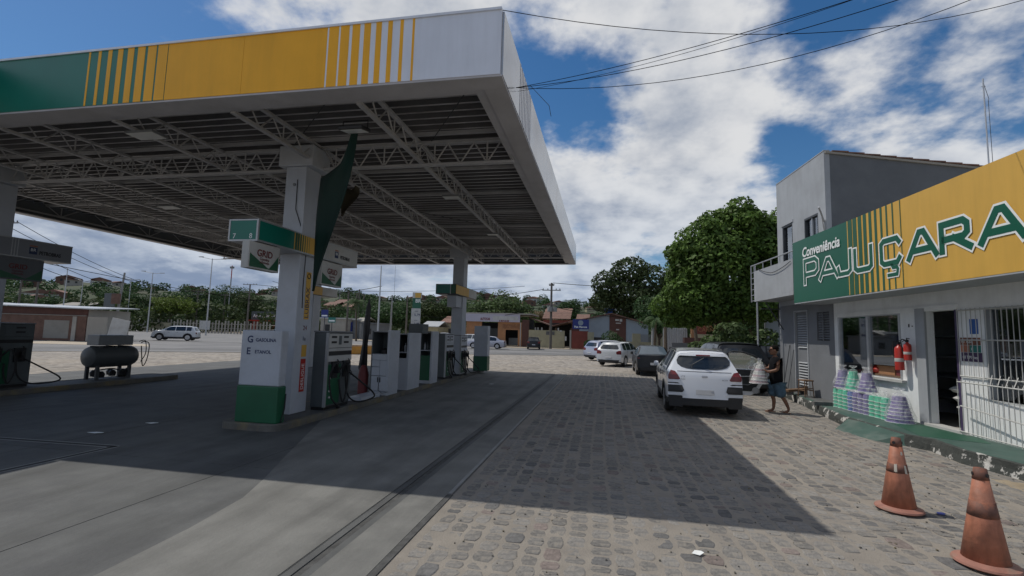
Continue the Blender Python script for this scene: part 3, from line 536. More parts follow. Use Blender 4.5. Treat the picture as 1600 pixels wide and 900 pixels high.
pillar(-13.95, -13.42, 20.2, 20.8, 'hidden far left canopy pillar behind the near white pillar')
def br_logo(parent, o, u, v, s):      # lettering of the fuel brand on its sign
    o, u, v = Vector(o), Vector(u), Vector(v); nrm = u.cross(v)
    def quad(x0, y0, x1, y1, m_, l_): MB().prism([o+u*x0*s+v*y0*s+nrm*l_, o+u*x1*s+v*y0*s+nrm*l_, o+u*x1*s+v*y1*s+nrm*l_, o+u*x0*s+v*y1*s+nrm*l_], -nrm*.003).build('emblem', m_, parent)
    quad(0, 0, 1, .34, 'letter_blue', .004); quad(0, .36, 1, 1.0, 'letter_blue', .004)
    text('BR', .62*s, 'letter_white', parent, o+u*.12*s+v*.42*s+nrm*.006, u, v, .001, name='emblem_lettering')
    quad(0, 1.1, 1, 1.28, 'cone', .004)
def pillar_sign(x0, x1, y0, y1, z0, z1, numbers, label, full=True, grid='left', sidem='dirty_white'):
    q = thing('pump_number_sign', label, 'sign', ((x0+x1)/2, (y0+y1)/2, z0), 0, 'box signs fixed round the canopy pillars'); hx, hy, h = (x1-x0)/2, (y1-y0)/2, z1-z0
    ym = (PY1+.12-PY0)/2-.0; yc = -hy*.02
    B('sign_core', (-hx+.012, -hy+.012, .02), (hx-.012, hy-.012, h-.02), 'dark_metal', q)
    B('frame', (-hx-.004, -hy-.004, 0), (hx+.004, hy+.004, .03), 'light_metal', q); B('frame', (-hx-.004, -hy-.004, h-.025), (hx+.004, hy+.004, h), 'light_metal', q)
    for sx_ in (-1, 1): B('frame', (sx_*hx-.03 if sx_ > 0 else -hx-.004, -hy-.008, .03), (hx+.004 if sx_ > 0 else -hx+.026, -hy+.03, h-.025), 'light_metal', q)
    B('number_panel', (-hx+.03, -hy-.001, .031), (hx-.031, -hy+.011, h-.026), 'fascia_green', q)
    if numbers:
        text(numbers[0], .13, 'letter_white', q, (-hx*.72, -hy-.001, h*.12), (1, 0, 0), (0, 0, 1), .001, name='number'); text(numbers[1], .13, 'letter_white', q, (hx*.42, -hy-.001, h*.12), (1, 0, 0), (0, 0, 1), .001, name='number')
    s0 = -hy*.42; s1 = hy*.02
    B('side_panel', (hx-.011, -hy+.031, .031), (hx+.001, s0, h-.026), 'fascia_green', q); B('side_panel', (hx-.011, s0+.002, .031), (hx+.001, s1, h-.026), 'sign_yellow', q)
    for k in range(7):
        p_ = .075; B('stripe', (hx+.001, s0+.03+k*p_, .031), (hx+.003, s0+.03+k*p_+.062-k*.009, h-.026), 'sign_dgreen', q)
    B('side_panel', (hx-.011, s1+.002, .031), (hx+.001, hy-.002, h-.026), sidem, q)
    for k in range(3): B('stripe', (hx+.001, hy*.20+k*.06, .031), (hx+.003, hy*.20+k*.06+.02, h-.026), 'light_metal', q)
    br_logo(q, (hx+.001, hy*.42, h*.26), (0, 1, 0), (0, 0, 1), h*.36)
    text('PETROBRAS', h*.27, 'black', q, (hx+.001, hy*.55, h*.28), (0, 1, 0), (0, 0, 1), .001, xs=.72, bold=.004, name='brand_lettering')
    return q
pillar_sign(PX0-.02, PX1+.10, 7.15, 10.55, 3.28, 3.67, ('7', '8'), 'green number box 7 8 with yellow stripes round the near pillar, continuing white behind it')
def grid_board(x, y0, y1, z0, z1, label, tx='GRID', bm='dirty_white'):
    q = thing('fuel_board', label, 'sign', (x, (y0+y1)/2, z0), 0, 'white fuel boards hanging under the box signs'); hy, h = (y1-y0)/2, z1-z0
    B('panel', (-.14, -hy, 0), (0, hy, h), bm, q, bevel=.006)
    MB().prism([(.003, -hy+.03, .03), (.003, hy-.05, .03), (.003, hy*.25, .05), (.003, -hy*.25, .14), (.003, -hy+.03, .26)], (-.002, 0, 0)).build('green_wave', 'sign_dgreen', q)
    MB().prism([(.0035, hy*.3, .03), (.0035, hy-.03, .03), (.0035, hy-.03, .30), (.0035, hy*.62, .16)], (-.002, 0, 0)).build('green_wave', 'sign_dgreen', q)
    text(tx, .17, 'dull_red', q, (.004, 0, h*.5), (0, 1, 0), (0, 0, 1), .001, xs=1.0, bold=.003, align='CENTER', name='lettering')
    text('Gasolina', .07, 'dull_red', q, (.004, 0, h*.36), (0, 1, 0), (0, 0, 1), .001, align='CENTER', name='lettering')
    text('aditivada', .07, 'dull_red', q, (.004, 0, h*.24), (0, 1, 0), (0, 0, 1), .001, align='CENTER', name='lettering')
    return q
grid_board(PX1+.06, 7.02, 7.80, 2.80, 3.27, 'white GRID board with green waves under the front of box sign 7 8')
grid_board(PX1+.06, 9.16, 9.98, 2.74, 3.26, 'white GRID board with green waves under the white rear half of the box sign')
q = pillar_sign(-14.98, -14.32, 7.0, 10.4, 3.36, 3.84, None, 'grey box sign with PETROBRAS lettering on the left pillar', sidem='sign_grey')
grid_board(-14.36, 8.7, 9.8, 2.80, 3.35, 'dark fuel board below the box sign on the left pillar', bm='dark_wall')
for (xx, lab) in ((-6.37, 'small far green number box on the far pillar over the pumps'), (-13.7, 'green number box on the far left pillar, seen left of the near pillar')):
    q = thing('pump_number_sign', lab, 'sign', (xx, 20.5, 3.38), 0, 'box signs fixed round the canopy pillars')
    B('sign_core', (-.55, -1.6, 0), (.33, 1.6, .42), 'dark_metal', q); B('number_panel', (-.52, -1.62, .03), (.08, -1.602, .39), 'fascia_green', q); B('number_panel', (.12, -1.62, .03), (.31, -1.602, .39), 'sign_dgreen', q)
    B('frame', (.085, -1.63, 0), (.115, -1.602, .42), 'light_metal', q); B('side_panel', (.332, -1.6, .02), (.345, .3, .40), 'sign_yellow', q); B('side_panel', (.332, .31, .02), (.345, 1.6, .40), 'dirty_white', q)
    g2 = B('fuel_board', (-.2, -1.1, -.50), (.2, -.2, -.01), 'pillar', q)
# ---------------------------------------------------------------- islands
def island(x0, x1, y0, y1, label, r=.25):
    q = thing('pump_island', label, 'kerb island', ((x0+x1)/2, (y0+y1)/2, 0), 0, 'raised kerb islands under the canopy'); hx, hy = (x1-x0)/2, (y1-y0)/2
    def rr(i, n=6):
        pts = []
        for cx_, cy_, a0 in ((hx-i-r, hy-i-r, 0), (-hx+i+r, hy-i-r, 90), (-hx+i+r, -hy+i+r, 180), (hx-i-r, -hy+i+r, 270)):
            for k in range(n+1): a = R(a0+90*k/n); pts.append((cx_+r*math.cos(a), cy_+r*math.sin(a)))
        return pts
    o_, i_ = rr(0), rr(.09); MB().prism([(x, y, ISZ-.002) for x, y in rr(.085)], (0, 0, -.1)).build('island_top', 'dark_concrete', q)
    mb = MB(); mb.grid([[(x, y, 0) for x, y in o_], [(x, y, ISZ-.02) for x, y in o_], [(x*.995, y*.998, ISZ+.004) for x, y in o_], [(x, y, ISZ+.004) for x, y in i_], [(x, y, ISZ-.05) for x, y in i_]], closed=True)
    mb.build('kerb', 'kerb', q); return q
island(-6.72, -5.50, 7.48, 22.2, 'long kerbed pump island with worn yellowish edge under the near pillar')
island(-15.2, -13.95, 6.6, 13.9, 'dark kerbed island on the left with pump and air compressor')
# white end cabinet with fuel names
def end_cabinet(x0, x1, y0, y1, label, words=True, h=1.62):
    q = thing('fuel_name_cabinet', label, 'cabinet', ((x0+x1)/2, (y0+y1)/2, ISZ), 0, 'white and green end cabinets of the pump island'); hx, hy = (x1-x0)/2, (y1-y0)/2
    g_ = .64; B('lower_cabinet', (-hx-.012, -hy-.012, 0), (hx+.012, hy+.012, g_), 'pump_green', q, bevel=.02); B('upper_cabinet', (-hx, -hy, g_+.001), (hx, hy, h), 'pump_white', q, bevel=.02)
    if words:
        for i, (a, b_) in enumerate((('G', 'GASOLINA'), ('E', 'ETANOL'))):
            text(a, .17, 'letter_blue', q, (-hx+.12, -hy, h-.22-i*.21), (1, 0, 0), (0, 0, 1), .001, bold=.004); text(b_, .085, 'letter_blue', q, (-hx+.29, -hy, h-.20-i*.21), (1, 0, 0), (0, 0, 1), .001, bold=.002)
        MB().tube([(hx+.02, -hy+.2, .5), (hx+.05, -hy+.15, .25), (hx+.03, -hy+.1, .02)], .012, 5).build('cable', 'black', q)
    return q
c0 = gnd(368, 659, ISZ); c1 = gnd(434, 662, ISZ)
end_cabinet(c0.x-.03, c1.x-.0, c0.y+.02, c0.y+.22, 'near white cabinet with G GASOLINA and E ETANOL on green base', True)
end_cabinet(-5.75, -5.12, 20.95, 21.4, 'far white cabinet on green base at the end of the island', False, 2.0)
def hose(pts, r=.019, parent=None, name='hose'):
    P = [Vector(p) for p in pts]; out_ = []
    for i in range(len(P)-1):
        p0, p1, p2, p3 = P[max(i-1, 0)], P[i], P[i+1], P[min(i+2, len(P)-1)]
        for k in range(6):
            t_ = k/6; out_.append(.5*((2*p1)+(-p0+p2)*t_+(2*p0-5*p1+4*p2-p3)*t_*t_+(-p0+3*p1-3*p2+p3)*t_**3))
    out_.append(P[-1]); return MB().tube(out_, r, 6).build(name, 'rubber', parent, smooth='full')
def nozzle(parent, x, y, z):
    n_ = MB(); n_.box((x, y-.03, z-.09), (x+.09, y+.03, z+.06)); n_.tube([(x+.04, y, z+.05), (x+.07, y+.02, z+.14), (x+.02, y+.03, z+.20)], .015, 6); n_.tube([(x+.08, y, z-.02), (x+.14, y, z-.10), (x+.10, y, z-.16)], .011, 5)
    n_.build('nozzle', 'black', parent, bevel=.006)
def dispenser(x0, x1, y0, y1, h, label, body='pump_grey', front='pump_white', hoses=True, green=True):
    q = thing('fuel_dispenser', label, 'fuel pump', ((x0+x1)/2, (y0+y1)/2, ISZ), 0, 'fuel dispensers on the islands'); hx, hy = (x1-x0)/2, (y1-y0)/2
    B('plinth', (-hx+.02, -hy+.02, 0), (hx-.02, hy-.02, .06), 'black', q); B('body', (-hx, -hy, .06), (hx-.012, hy, h), body, q, bevel=.015)
    B('hood', (-hx-.01, -hy-.01, h+.001), (hx+.01, hy+.01, h+.035), 'grey_metal', q, bevel=.01)
    B('display_panel', (hx-.011, -hy+.05, h*.80), (hx+.012, hy-.02, h-.02), front, q, bevel=.004)
    for yy in (-hy*.55, hy*.42):
        for zz in (h*.945, h*.875): B('display_window', (hx+.0125, yy-.10, zz-.025), (hx+.016, yy+.10, zz+.02), 'black', q)
    B('display_window', (hx+.0125, -.09, h*.84), (hx+.016, .02, h*.96), 'pump_grey', q)
    B('dark_band', (hx-.011, -hy+.05, h*.70), (hx+.006, hy-.02, h*.75), 'black', q); B('white_band', (hx-.011, -hy+.05, h*.755), (hx+.010, hy-.02, h*.793), front, q); B('white_band', (hx-.011, -hy+.05, h*.62), (hx+.010, hy-.02, h*.695), front, q)
    B('corner_post', (hx-.04, -hy-.004, .06), (hx+.014, -hy+.045, h-.002), 'light_metal', q)
    if green: B('lower_door', (hx-.011, -hy+.05, .10), (hx+.004, hy*.1, h*.58), 'pump_green', q); B('lower_door', (hx-.011, hy*.12, .10), (hx+.004, hy-.02, h*.60), 'pump_grey', q)
    B('nozzle_box', (hx-.011, -hy*.62, h*.40), (hx+.03, -hy*.2, h*.62), 'black', q); B('nozzle_box', (hx-.011, hy*.25, h*.40), (hx+.03, hy*.7, h*.62), 'black', q)
    nozzle(q, hx+.03, -hy*.4, h*.52); nozzle(q, hx+.03, hy*.5, h*.52)
    if hoses:
        hose([(hx+.10, -hy*.35, h*.48), (hx+.14, -hy*.75, h*.60), (hx+.10, -hy*1.02, h*.42), (hx+.14, -hy*.9, .25), (hx+.2, -hy*.5, .05), (hx+.08, -hy*.3, .02)], parent=q)
        hose([(hx+.10, -hy*.3, h*.50), (hx+.20, -hy*.05, h*.60), (hx+.16, hy*.2, h*.3), (hx+.14, 0, .12), (hx+.10, -hy*.15, .35), (hx+.04, -hy*.1, .6)], parent=q)
        hose([(hx+.10, hy*.5, h*.46), (hx+.24, hy*.95, h*.34), (hx+.42, hy*1.7, .22), (hx+.38, hy*1.6, .10), (hx+.22, hy*.8, .08), (hx+.12, hy*.35, .3), (hx+.07, hy*.3, h*.5)], parent=q)
        for k in range(4): MB().tube([(hx+.10, -hy*(1.02-.02*k), h*.42-.13*k), (hx+.103, -hy*1.0, h*.42-.13*k-.03)], .02, 6).build('hose_clip', 'light_metal', q)
    return q
dispenser(-5.98, -5.66, 9.12, 10.12, 1.60, 'dark fuel dispenser with twin displays and looped hoses behind the near pillar', front='dirty_white')
dispenser(-5.95, -5.60, 16.6, 17.5, 1.60, 'dark grey fuel dispenser between the display racks and the far pillar')
dispenser(-5.9, -5.5, 18.1, 19.0, 1.55, 'fuel dispenser with hanging hoses right in front of the far pillar', 'pump_white')
dispenser(-15.15, -14.6, 8.85, 9.95, 1.58, 'grey fuel dispenser on the left island at the picture edge', 'pump_grey', 'pump_grey')
dispenser(-15.15, -14.6, 7.3, 8.4, 1.58, 'grey fuel dispenser cut by the left picture edge', 'pump_grey', 'pump_grey', False)
# display racks
def rack(x0, x1, y0, y1, h, label, kind):
    q = thing('display_rack', label, 'rack', ((x0+x1)/2, (y0+y1)/2, ISZ), 0, 'white product racks on the pump island'); hx, hy = (x1-x0)/2, (y1-y0)/2
    B('base', (-hx, -hy, 0), (hx, hy, .10), 'pump_white', q); B('back_panel', (-hx+.01, hy-.03, .10), (hx-.01, hy, h), 'pump_grey', q)
    B('side_post', (hx-.05, -hy-.01, .1), (hx+.012, hy, h+.03), 'pump_white', q, bevel=.008); B('side_post', (-hx-.01, -hy, .1), (-hx+.02, hy, h), 'pump_grey', q)
    B('shelf', (-hx+.02, -hy+.01, h-.03), (hx-.05, hy-.03, h), 'grey_metal', q)
    if kind == 'drawers':
        B('drawer', (-hx+.022, -hy, .50), (-.0, -hy+.4, .72), 'pump_white', q, bevel=.006); B('drawer', (.008, -hy, .50), (hx-.052, -hy+.4, .90), 'pump_white', q, bevel=.006); B('drawer', (-hx+.022, -hy, .73), (-.0, -hy+.4, .90), 'pump_white', q, bevel=.006)
        B('door', (-hx+.022, -hy, .11), (-.005, -hy+.4, .49), 'pump_white', q, bevel=.006); B('door', (.003, -hy, .11), (hx-.052, -hy+.4, .49), 'pump_white', q, bevel=.006)
        B('worktop', (-hx+.022, -hy-.008, .905), (hx-.052, hy-.03, 1.06), 'pump_white', q, bevel=.006)
        for xx in (-.04, .02): B('handle', (xx, -hy-.02, .33), (xx+.02, -hy-.001, .46), 'black', q)
        MB().tube([(0, -hy-.01, .33), (.0, -hy-.02, .12), (.12, -hy-.03, .06), (.28, -hy-.02, .10)], .006, 5).build('cable', 'black', q)
        MB().lathe([(.0, 0), (.11, 0), (.12, .10), (.05, .14), (.0, .14)], 12, T=Matrix.Translation((.02, -.05, 1.061))).build('bowl', 'black', q)
    else:
        for zz in (.45, .80, 1.05): B('shelf', (-hx+.02, -hy+.01, zz), (hx-.05, hy-.03, zz+.025), 'pump_white', q)
        B('front_panel', (-hx+.02, -hy, .1), (hx-.05, -hy+.02, .9), 'pump_white' if kind == 'shelf' else 'pump_green', q)
        for k in range(4):
            MB().lathe([(.0, 0), (.04, 0), (.04, .16), (.015, .20), (.015, .24), (0, .24)], 8, T=Matrix.Translation((-hx+.1+k*.1, -.1, 1.077))).build('bottle', random.choice(['pump_grey', 'black', 'pump_white']), q)
    return q
ra = gnd(588, 612, .15); rb = gnd(627, 614, .15)
rack(ra.x+.02, -5.50, 11.72, 12.35, 1.66, 'white rack with drawers and black bowl in front of the island shelves', 'drawers')
rack(-5.95, -5.50, 13.0, 13.9, 1.60, 'white shelf rack holding bottles behind the drawer rack', 'shelf')
rack(-5.92, -5.50, 14.9, 15.5, 1.66, 'narrow rack with green front before the grey dispenser', 'green')
B('metal_box', (-5.95, 14.0, 1.75), (-5.5, 14.5, 2.05), 'pump_grey')
tag(bpy.data.objects['metal_box'], 'grey metal box on top of the island shelves', 'box')
bpy.data.objects['metal_box'].location.z = -.02
B('metal_post', (-5.8, 14.2, ISZ), (-5.7, 14.3, 1.73), 'pump_grey', None); tag(bpy.data.objects['metal_post'], 'thin grey post carrying the metal box between racks', 'post')
# red bin with closed parasol
q = thing('parasol_stand', 'dull red plastic drum holding the closed parasol beside the drawer rack', 'stand', (-6.28, 11.9, ISZ))
MB().lathe([(.13, 0), (.135, .5), (.10, .66), (.05, .74), (.0, .74)], 16).build('drum', 'dull_red', q, smooth=True)
q = thing('closed_parasol', 'closed black parasol leaning over the red drum beside the racks', 'parasol', (-6.42, 12.2, ISZ), 0)
MB().tube([(-.05, 0, .45), (.0, .0, 1.4), (.05, 0, 2.55)], .016, 6).build('pole', 'dark_metal', q)
mb = MB(); rows = []
for i, (r_, z) in enumerate(((.02, .45), (.10, .62), (.085, .9), (.06, 1.3), (.075, 1.8), (.05, 2.3), (.015, 2.5))): rows.append([(z*.045-.08+r_*math.cos(a)*(1+.35*math.cos(4*a)), r_*math.sin(a)*(1+.35*math.cos(4*a)), z) for a in [k*math.pi/8 for k in range(16)]])
mb.grid(rows, closed=True); mb.build('folded_canopy', 'black', q, smooth='full')
tag(MB().box((-5.95, 10.55, ISZ-.002), (-5.58, 11.5, ISZ+.09)).build('concrete_block', 'pump_white', bevel=.01), 'low white block on the island beneath the looped hose', 'block')
# air compressor
q = thing('air_compressor', 'dark grey horizontal air compressor tank with box on top on the left island', 'compressor', (-14.80, 12.15, ISZ))
q.scale = (.92,)*3
mb = MB(); mb.lathe([(.0, -.80), (.17, -.78), (.30, -.72), (.345, -.62), (.35, -.5), (.35, .5), (.345, .62), (.30, .72), (.17, .78), (0, .80)], 22, T=Matrix.Translation((0, 0, .72)) @ Matrix.Rotation(R(90), 4, 'X')); mb.build('tank', 'tank_grey', q, smooth=True)
B('motor_box', (-.24, -.62, 1.09), (.24, .52, 1.42), 'grey_metal', q, bevel=.015)
for sx_ in (-.2, .2):
    for sy_ in (-.55, .5): MB().box((sx_-.03, sy_-.05, 0), (sx_+.03, sy_+.05, .62)).build('leg', 'dark_metal', q)
for sy_ in (-.5, 0, .4): B('bracket', (-.2, sy_-.04, 1.0), (.2, sy_+.04, 1.07), 'dark_metal', q)
mb = MB()
for k in range(9): a = random.uniform(-.7, .6); mb.lathe([(0, 0), (.09, 0), (.11, .12), (.05, .2), (0, .2)], 9, T=Matrix.Translation((random.uniform(-.15, .15), a, random.uniform(.0, .12))))
mb.build('pump_gear', 'black', q)
hose([(.1, .93, 1.15), (.16, 1.0, 1.2), (.2, 1.15, 1.1), (.2, 1.12, .6), (.18, 1.0, .35), (.12, .98, .7), (.1, .95, 1.05)], .016, q); hose([(.05, .9, 1.2), (.08, 1.1, 1.22), (.12, 1.12, .8), (.1, .98, .5)], .014, q)
hose([(-.2, -.3, .25), (.1, 0, .32), (.2, .3, .22), (.1, .5, .3)], .02, q)
# ================================================================ SHOP SIDE (own frame: s = into the building, t = away along the wall)
TH = R(4.3); OX, OY = 6.49, 11.11
def Lw(s, t, z=0.0): return Vector((OX+s*math.cos(TH)-t*math.sin(TH), OY+s*math.sin(TH)+t*math.cos(TH), z))
def sthing(name, label, cat, s=0, t=0, z=0, group=None): return thing(name, label, cat, Lw(s, t, z), TH, group)
PZ = .20
def wall_with_holes(mb, t0, t1, z0, z1, holes, s0=0.0, d=.15):       # wall in plane s=s0..s0+d with rectangular openings
    ts = sorted({t0, t1, *[h[0] for h in holes], *[h[1] for h in holes]}); zs = sorted({z0, z1, *[h[2] for h in holes], *[h[3] for h in holes]})
    for a, b_ in zip(ts[:-1], ts[1:]):
        for c, e in zip(zs[:-1], zs[1:]):
            tm, zm = (a+b_)/2, (c+e)/2
            if any(h[0] < tm < h[1] and h[2] < zm < h[3] for h in holes): continue
            mb.box((s0, a, c), (s0+d, b_, e))
SY0, SY1 = -6.5, 3.50
sh = sthing('convenience_store', 'low white convenience store with glass windows, open door and barred window', 'shop')
mb = MB(); wall_with_holes(mb, SY0, SY1, 0, 3.55, [(.88, 3.30, 1.04, 2.53), (-.64, .11, PZ+.02, 2.49), (-3.4, -1.27, .90, 2.47), (-6.0, -4.2, .90, 2.47)]); mb.build('wall', 'store_white', sh)
MB().box((.151, SY1-.15, 0), (7, SY1, 3.55)).build('wall', 'store_white', sh); MB().box((.151, SY0, 0), (7, SY0+.15, 3.55)).build('wall', 'store_white', sh); MB().box((6.85, SY0+.151, 0), (7, SY1-.151, 3.55)).build('wall', 'store_white', sh)
MB().box((-.0, SY0, 3.551), (7, SY1, 3.65)).build('roof', 'render', sh)
MB().box((.151, SY0+.151, PZ), (6.85, SY1-.151, PZ+.01)).build('floor', 'render', sh); MB().box((.151, SY0+.151, 2.75), (6.85, SY1-.151, 2.78)).build('ceiling', 'dirty_white', sh)
B('wall_band', (-.045, -.0+.10, PZ), (-.001, .36, 2.56), 'grey_wall', sh)
B('door_jamb', (-.02, -.70, PZ), (.16, -.645, 2.49), 'purple_trim', sh); B('door_lintel', (-.03, -.72, 2.492), (.0, 3.40, 2.60), 'store_white', sh)
B('threshold', (-.12, -.80, PZ), (.14, .14, PZ+.05), 'dirty_white', sh)
# window with frames
wf = B('window', (.02, .88, 1.04), (.05, 3.30, 1.06), 'light_metal', sh)
for a, b_ in (((-.012, 3.24, 1.04), (.08, 3.31, 2.54)), ((-.012, .87, 1.0), (.06, .93, 2.54)), ((-.012, .93, 2.47), (.08, 3.24, 2.54)), ((.0, 2.02, 1.06), (.07, 2.10, 2.47))): B('frame', a, b_, 'light_metal', wf)
B('pane', (.035, 2.10, 1.06), (.041, 3.24, 2.47), 'shop_glass', wf); B('pane', (.05, .93, 1.32), (.056, 2.02, 2.47), 'shop_glass', wf)
B('sill', (-.10, .75, .98), (.0, 2.15, 1.035), 'dirty_white', sh)
B('shelf_board', (.10, .9, 1.06), (.45, 2.6, 1.10), 'wood', sh)
# goods inside
for k in range(26):
    t_ = random.uniform(-6, 3); z_ = random.choice([.25, .7, 1.15, 1.6]); s_ = random.uniform(1.2, 3)
    MB().box((s_, t_, z_), (s_+.3, t_+random.uniform(.2, .5), z_+random.uniform(.2, .38))).build('goods', random.choice(['pump_grey', 'orange_wall', 'pump_white', 'blue', 'dull_red', 'grey_metal']), sh)
for z_ in (.65, 1.1, 1.55, 2.0): MB().box((1.1, -6, z_), (3.2, 3, z_+.03)).build('shelf', 'grey_metal', sh)
B('goods', (.14, 1.35, 1.101), (.40, 1.98, 1.30), 'orange_wall', sh); B('goods', (.14, .95, 1.101), (.38, 1.30, 1.29), 'dull_red', sh)
MB().lathe([(0, 0), (.16, .02), (.2, .1), (.1, .2), (0, .21)], 12, T=Matrix.Translation((.25, 2.05, 1.10))).build('goods', 'red', sh)
B('counter', (.9, -.55, PZ), (1.4, .1, 1.1), 'interior', sh); B('shelf_rack', (.5, -.5, .9), (.9, -.1, .93), 'light_metal', sh)
for (tt, zz) in ((-.15, 1.55), (-.15, 1.95)): MB().tube([(.55, -.5, zz), (.55, .05, zz)], .012, 5).build('rack_bar', 'light_metal', sh)
MB().tube([(.5, -.2, .9), (.5, -.2, 2.0)], .02, 6).build('rack_bar', 'light_metal', sh)
for k in range(3): MB().lathe([(.0, 0), (.22, .0), (.28, .06), (.2, .12), (0, .13)], 12, T=Matrix.Translation((.55, -.3+.08*k, .55+.17*k)), sy=1.3).build('sack', 'dirty_white', sh)
# barred window behind
bw = B('barred_window', (.10, -3.4, .90), (.106, -1.27, 2.47), 'shop_glass', sh)
for a, b_ in (((-.0, -1.31, .90), (.10, -1.26, 2.47)), ((-.0, -3.4, .86), (.12, -1.26, .90)), ((0, -3.4, 2.45), (.1, -1.3, 2.49))): B('frame', a, b_, 'grey_wall', bw)
# stickers between door and bars
for (ta, tb, za, zb_, m_, w_, wm) in ((-1.14, -.96, 2.03, 2.30, 'tank_blue', 'i', 'letter_white'), (-1.17, -.73, 1.83, 1.965, 'cone_dark', 'PIX  AQUI', 'letter_white'), (-.93, -.735, 1.70, 1.826, 'cone', '', ''), (-1.17, -.932, 1.70, 1.826, 'teal', '3', 'letter_white'), (-1.19, -.74, 1.53, 1.695, 'sticker_purple', 'OI TIM vivo', 'letter_white')):
    st_ = B('sticker', (-.006, ta, za), (-.002, tb, zb_), m_, sh)
    if w_: text(w_, (zb_-za)*.5, wm, st_, (-.006, tb-.03, za+(zb_-za)*.3), (0, -1, 0), (0, 0, 1), .0008, xs=.8)
B('number_plate', (-.004, .585, 2.18), (-.001, .625, 2.25), 'black', sh); MB().lathe([(0, 0), (.012, 0), (.012, .01), (0, .01)], 8, T=Matrix.Translation((-.001, .50, 2.2)) @ Matrix.Rotation(R(-90), 4, 'Y')).build('wall_hook', 'black', sh)
MB().lathe([(0, 0), (.015, 0), (.015, .008), (0, .008)], 8, T=Matrix.Translation((-.001, .33, .85)) @ Matrix.Rotation(R(-90), 4, 'Y')).build('wall_hook', 'black', sh)
# ---- big sign box
SZ0, SZ1, ST0, ST1 = 2.90, 4.66, -6.4, 3.98
sg = sthing('shop_sign', 'large green and yellow shop sign reading Conveniência PAJUÇARA above the store', 'sign')
B('sign_box', (-.78, ST0, SZ0+.005), (-.02, ST1-.005, SZ1-.01), 'render', sg); B('soffit', (-.80, ST0, SZ0-.02), (-.0, ST1, SZ0+.004), 'grey_wall', sg)
B('face_panel', (-.80, 1.10, SZ0+.01), (-.781, ST1, SZ1), 'sign_green', sg)
for a, b_ in ((-.56, 1.098), (-3.2, -.562), (ST0, -3.202)): B('face_panel', (-.80, a, SZ0+.01), (-.781, b_, SZ1), 'sign_yellow', sg)
B('side_trim', (-.80, ST1-.0, SZ0+.01), (-.0, ST1+.02, SZ1), 'sign_dgreen', sg)
tops = [1.26, 1.07, .87, .68, .48, .29, .10, -.08, -.27, -.50]; wid = [.16, .145, .125, .11, .09, .075, .06, .045, .035, .02]
for a, w_ in zip(tops, wid): B('sign_stripe', (-.806, a-.03-w_, SZ0+.012), (-.8005, a-.03, SZ1-.002), 'sign_dgreen', sg)
B('sign_stripe', (-.8065, 1.26-.028, SZ0+.012), (-.8062, 1.26, SZ1-.002), 'sign_yellow', sg)
text('Conveniência', .37, 'letter_white', sg, (-.808, 3.43, 4.15), (0, -1, -.012), (0, 0, 1), .003, xs=.92, bold=.008, shear=.18)
def fnS(u, v, l): return (-.812-l, u, v)
def letter(strokes, wo=.185, wi=.115):
    mo, mi = MB(), MB()
    for k, (s_, cl) in enumerate(strokes):
        ribbon(mo, s_, wo, fnS, 0, cl, .0004*k); ribbon(mi, s_, wi, fnS, 0, cl, .004+.0004*k)
    mo.build('letter_outline', 'letter_white', sg, solid=.002); mi.build('letter', 'sign_green', sg, solid=.002)
def U(t0, t1, z0, z1):      # maps unit letter coordinates onto the sign (t decreases to the right)
    return lambda p: [(t0+(t1-t0)*a, z0+(z1-z0)*b_) for a, b_ in p]
def letterA(t0, t1, z0, z1, **k):
    u = U(t0, t1, z0, z1); letter([(u([(0, 0), (.42, 1), (.58, 1), (1, 0)]), False), (u([(.22, .28), (.78, .28)]), False)], **k)
b0, b1 = 3.44, 3.90
def sc_(f, pts): return f(pts)
u = U(3.30, 2.62, 3.42, 4.02); letter([(u([(0, 0), (.0, 1), (.8, 1), (1, .85), (1, .50), (.8, .36), (.12, .36)]), False)], .17, .10)
letterA(2.50, 1.72, b0, b1, wo=.16, wi=.09)
u = U(1.66, 1.16, b0, b1+.04); letter([(u([(0, .30), (.1, 0), (.8, 0), (1, .12), (1, 1)]), False)], .16, .09)
u = U(.98, .40, b0, b1); letter([(u([(0, 1), (0, .12), (.15, 0), (.85, 0), (1, .12), (1, 1)]), False)], .17, .105)
u = U(.06, -.48, b0, b1+.02); letter([(u([(1, .84), (.88, 1), (.15, 1), (0, .88), (0, .12), (.15, 0), (.88, 0), (1, .16)]), False)], .17, .105)
u = U(-.14, -.42, 3.20, 3.40); letter([(u([(.4, 1), (.5, .72), (.9, .72), (1, .5), (.9, 0), (0, 0)]), False)], .12, .07)
letterA(-.74, -1.42, b0, b1)
u = U(-1.56, -2.10, b0, b1); letter([(u([(0, 0), (0, 1), (.85, 1), (1, .85), (1, .55), (.85, .42), (.1, .42)]), False), (u([(.5, .42), (1.08, 0)]), False)])
letterA(-2.36, -3.06, b0, b1)
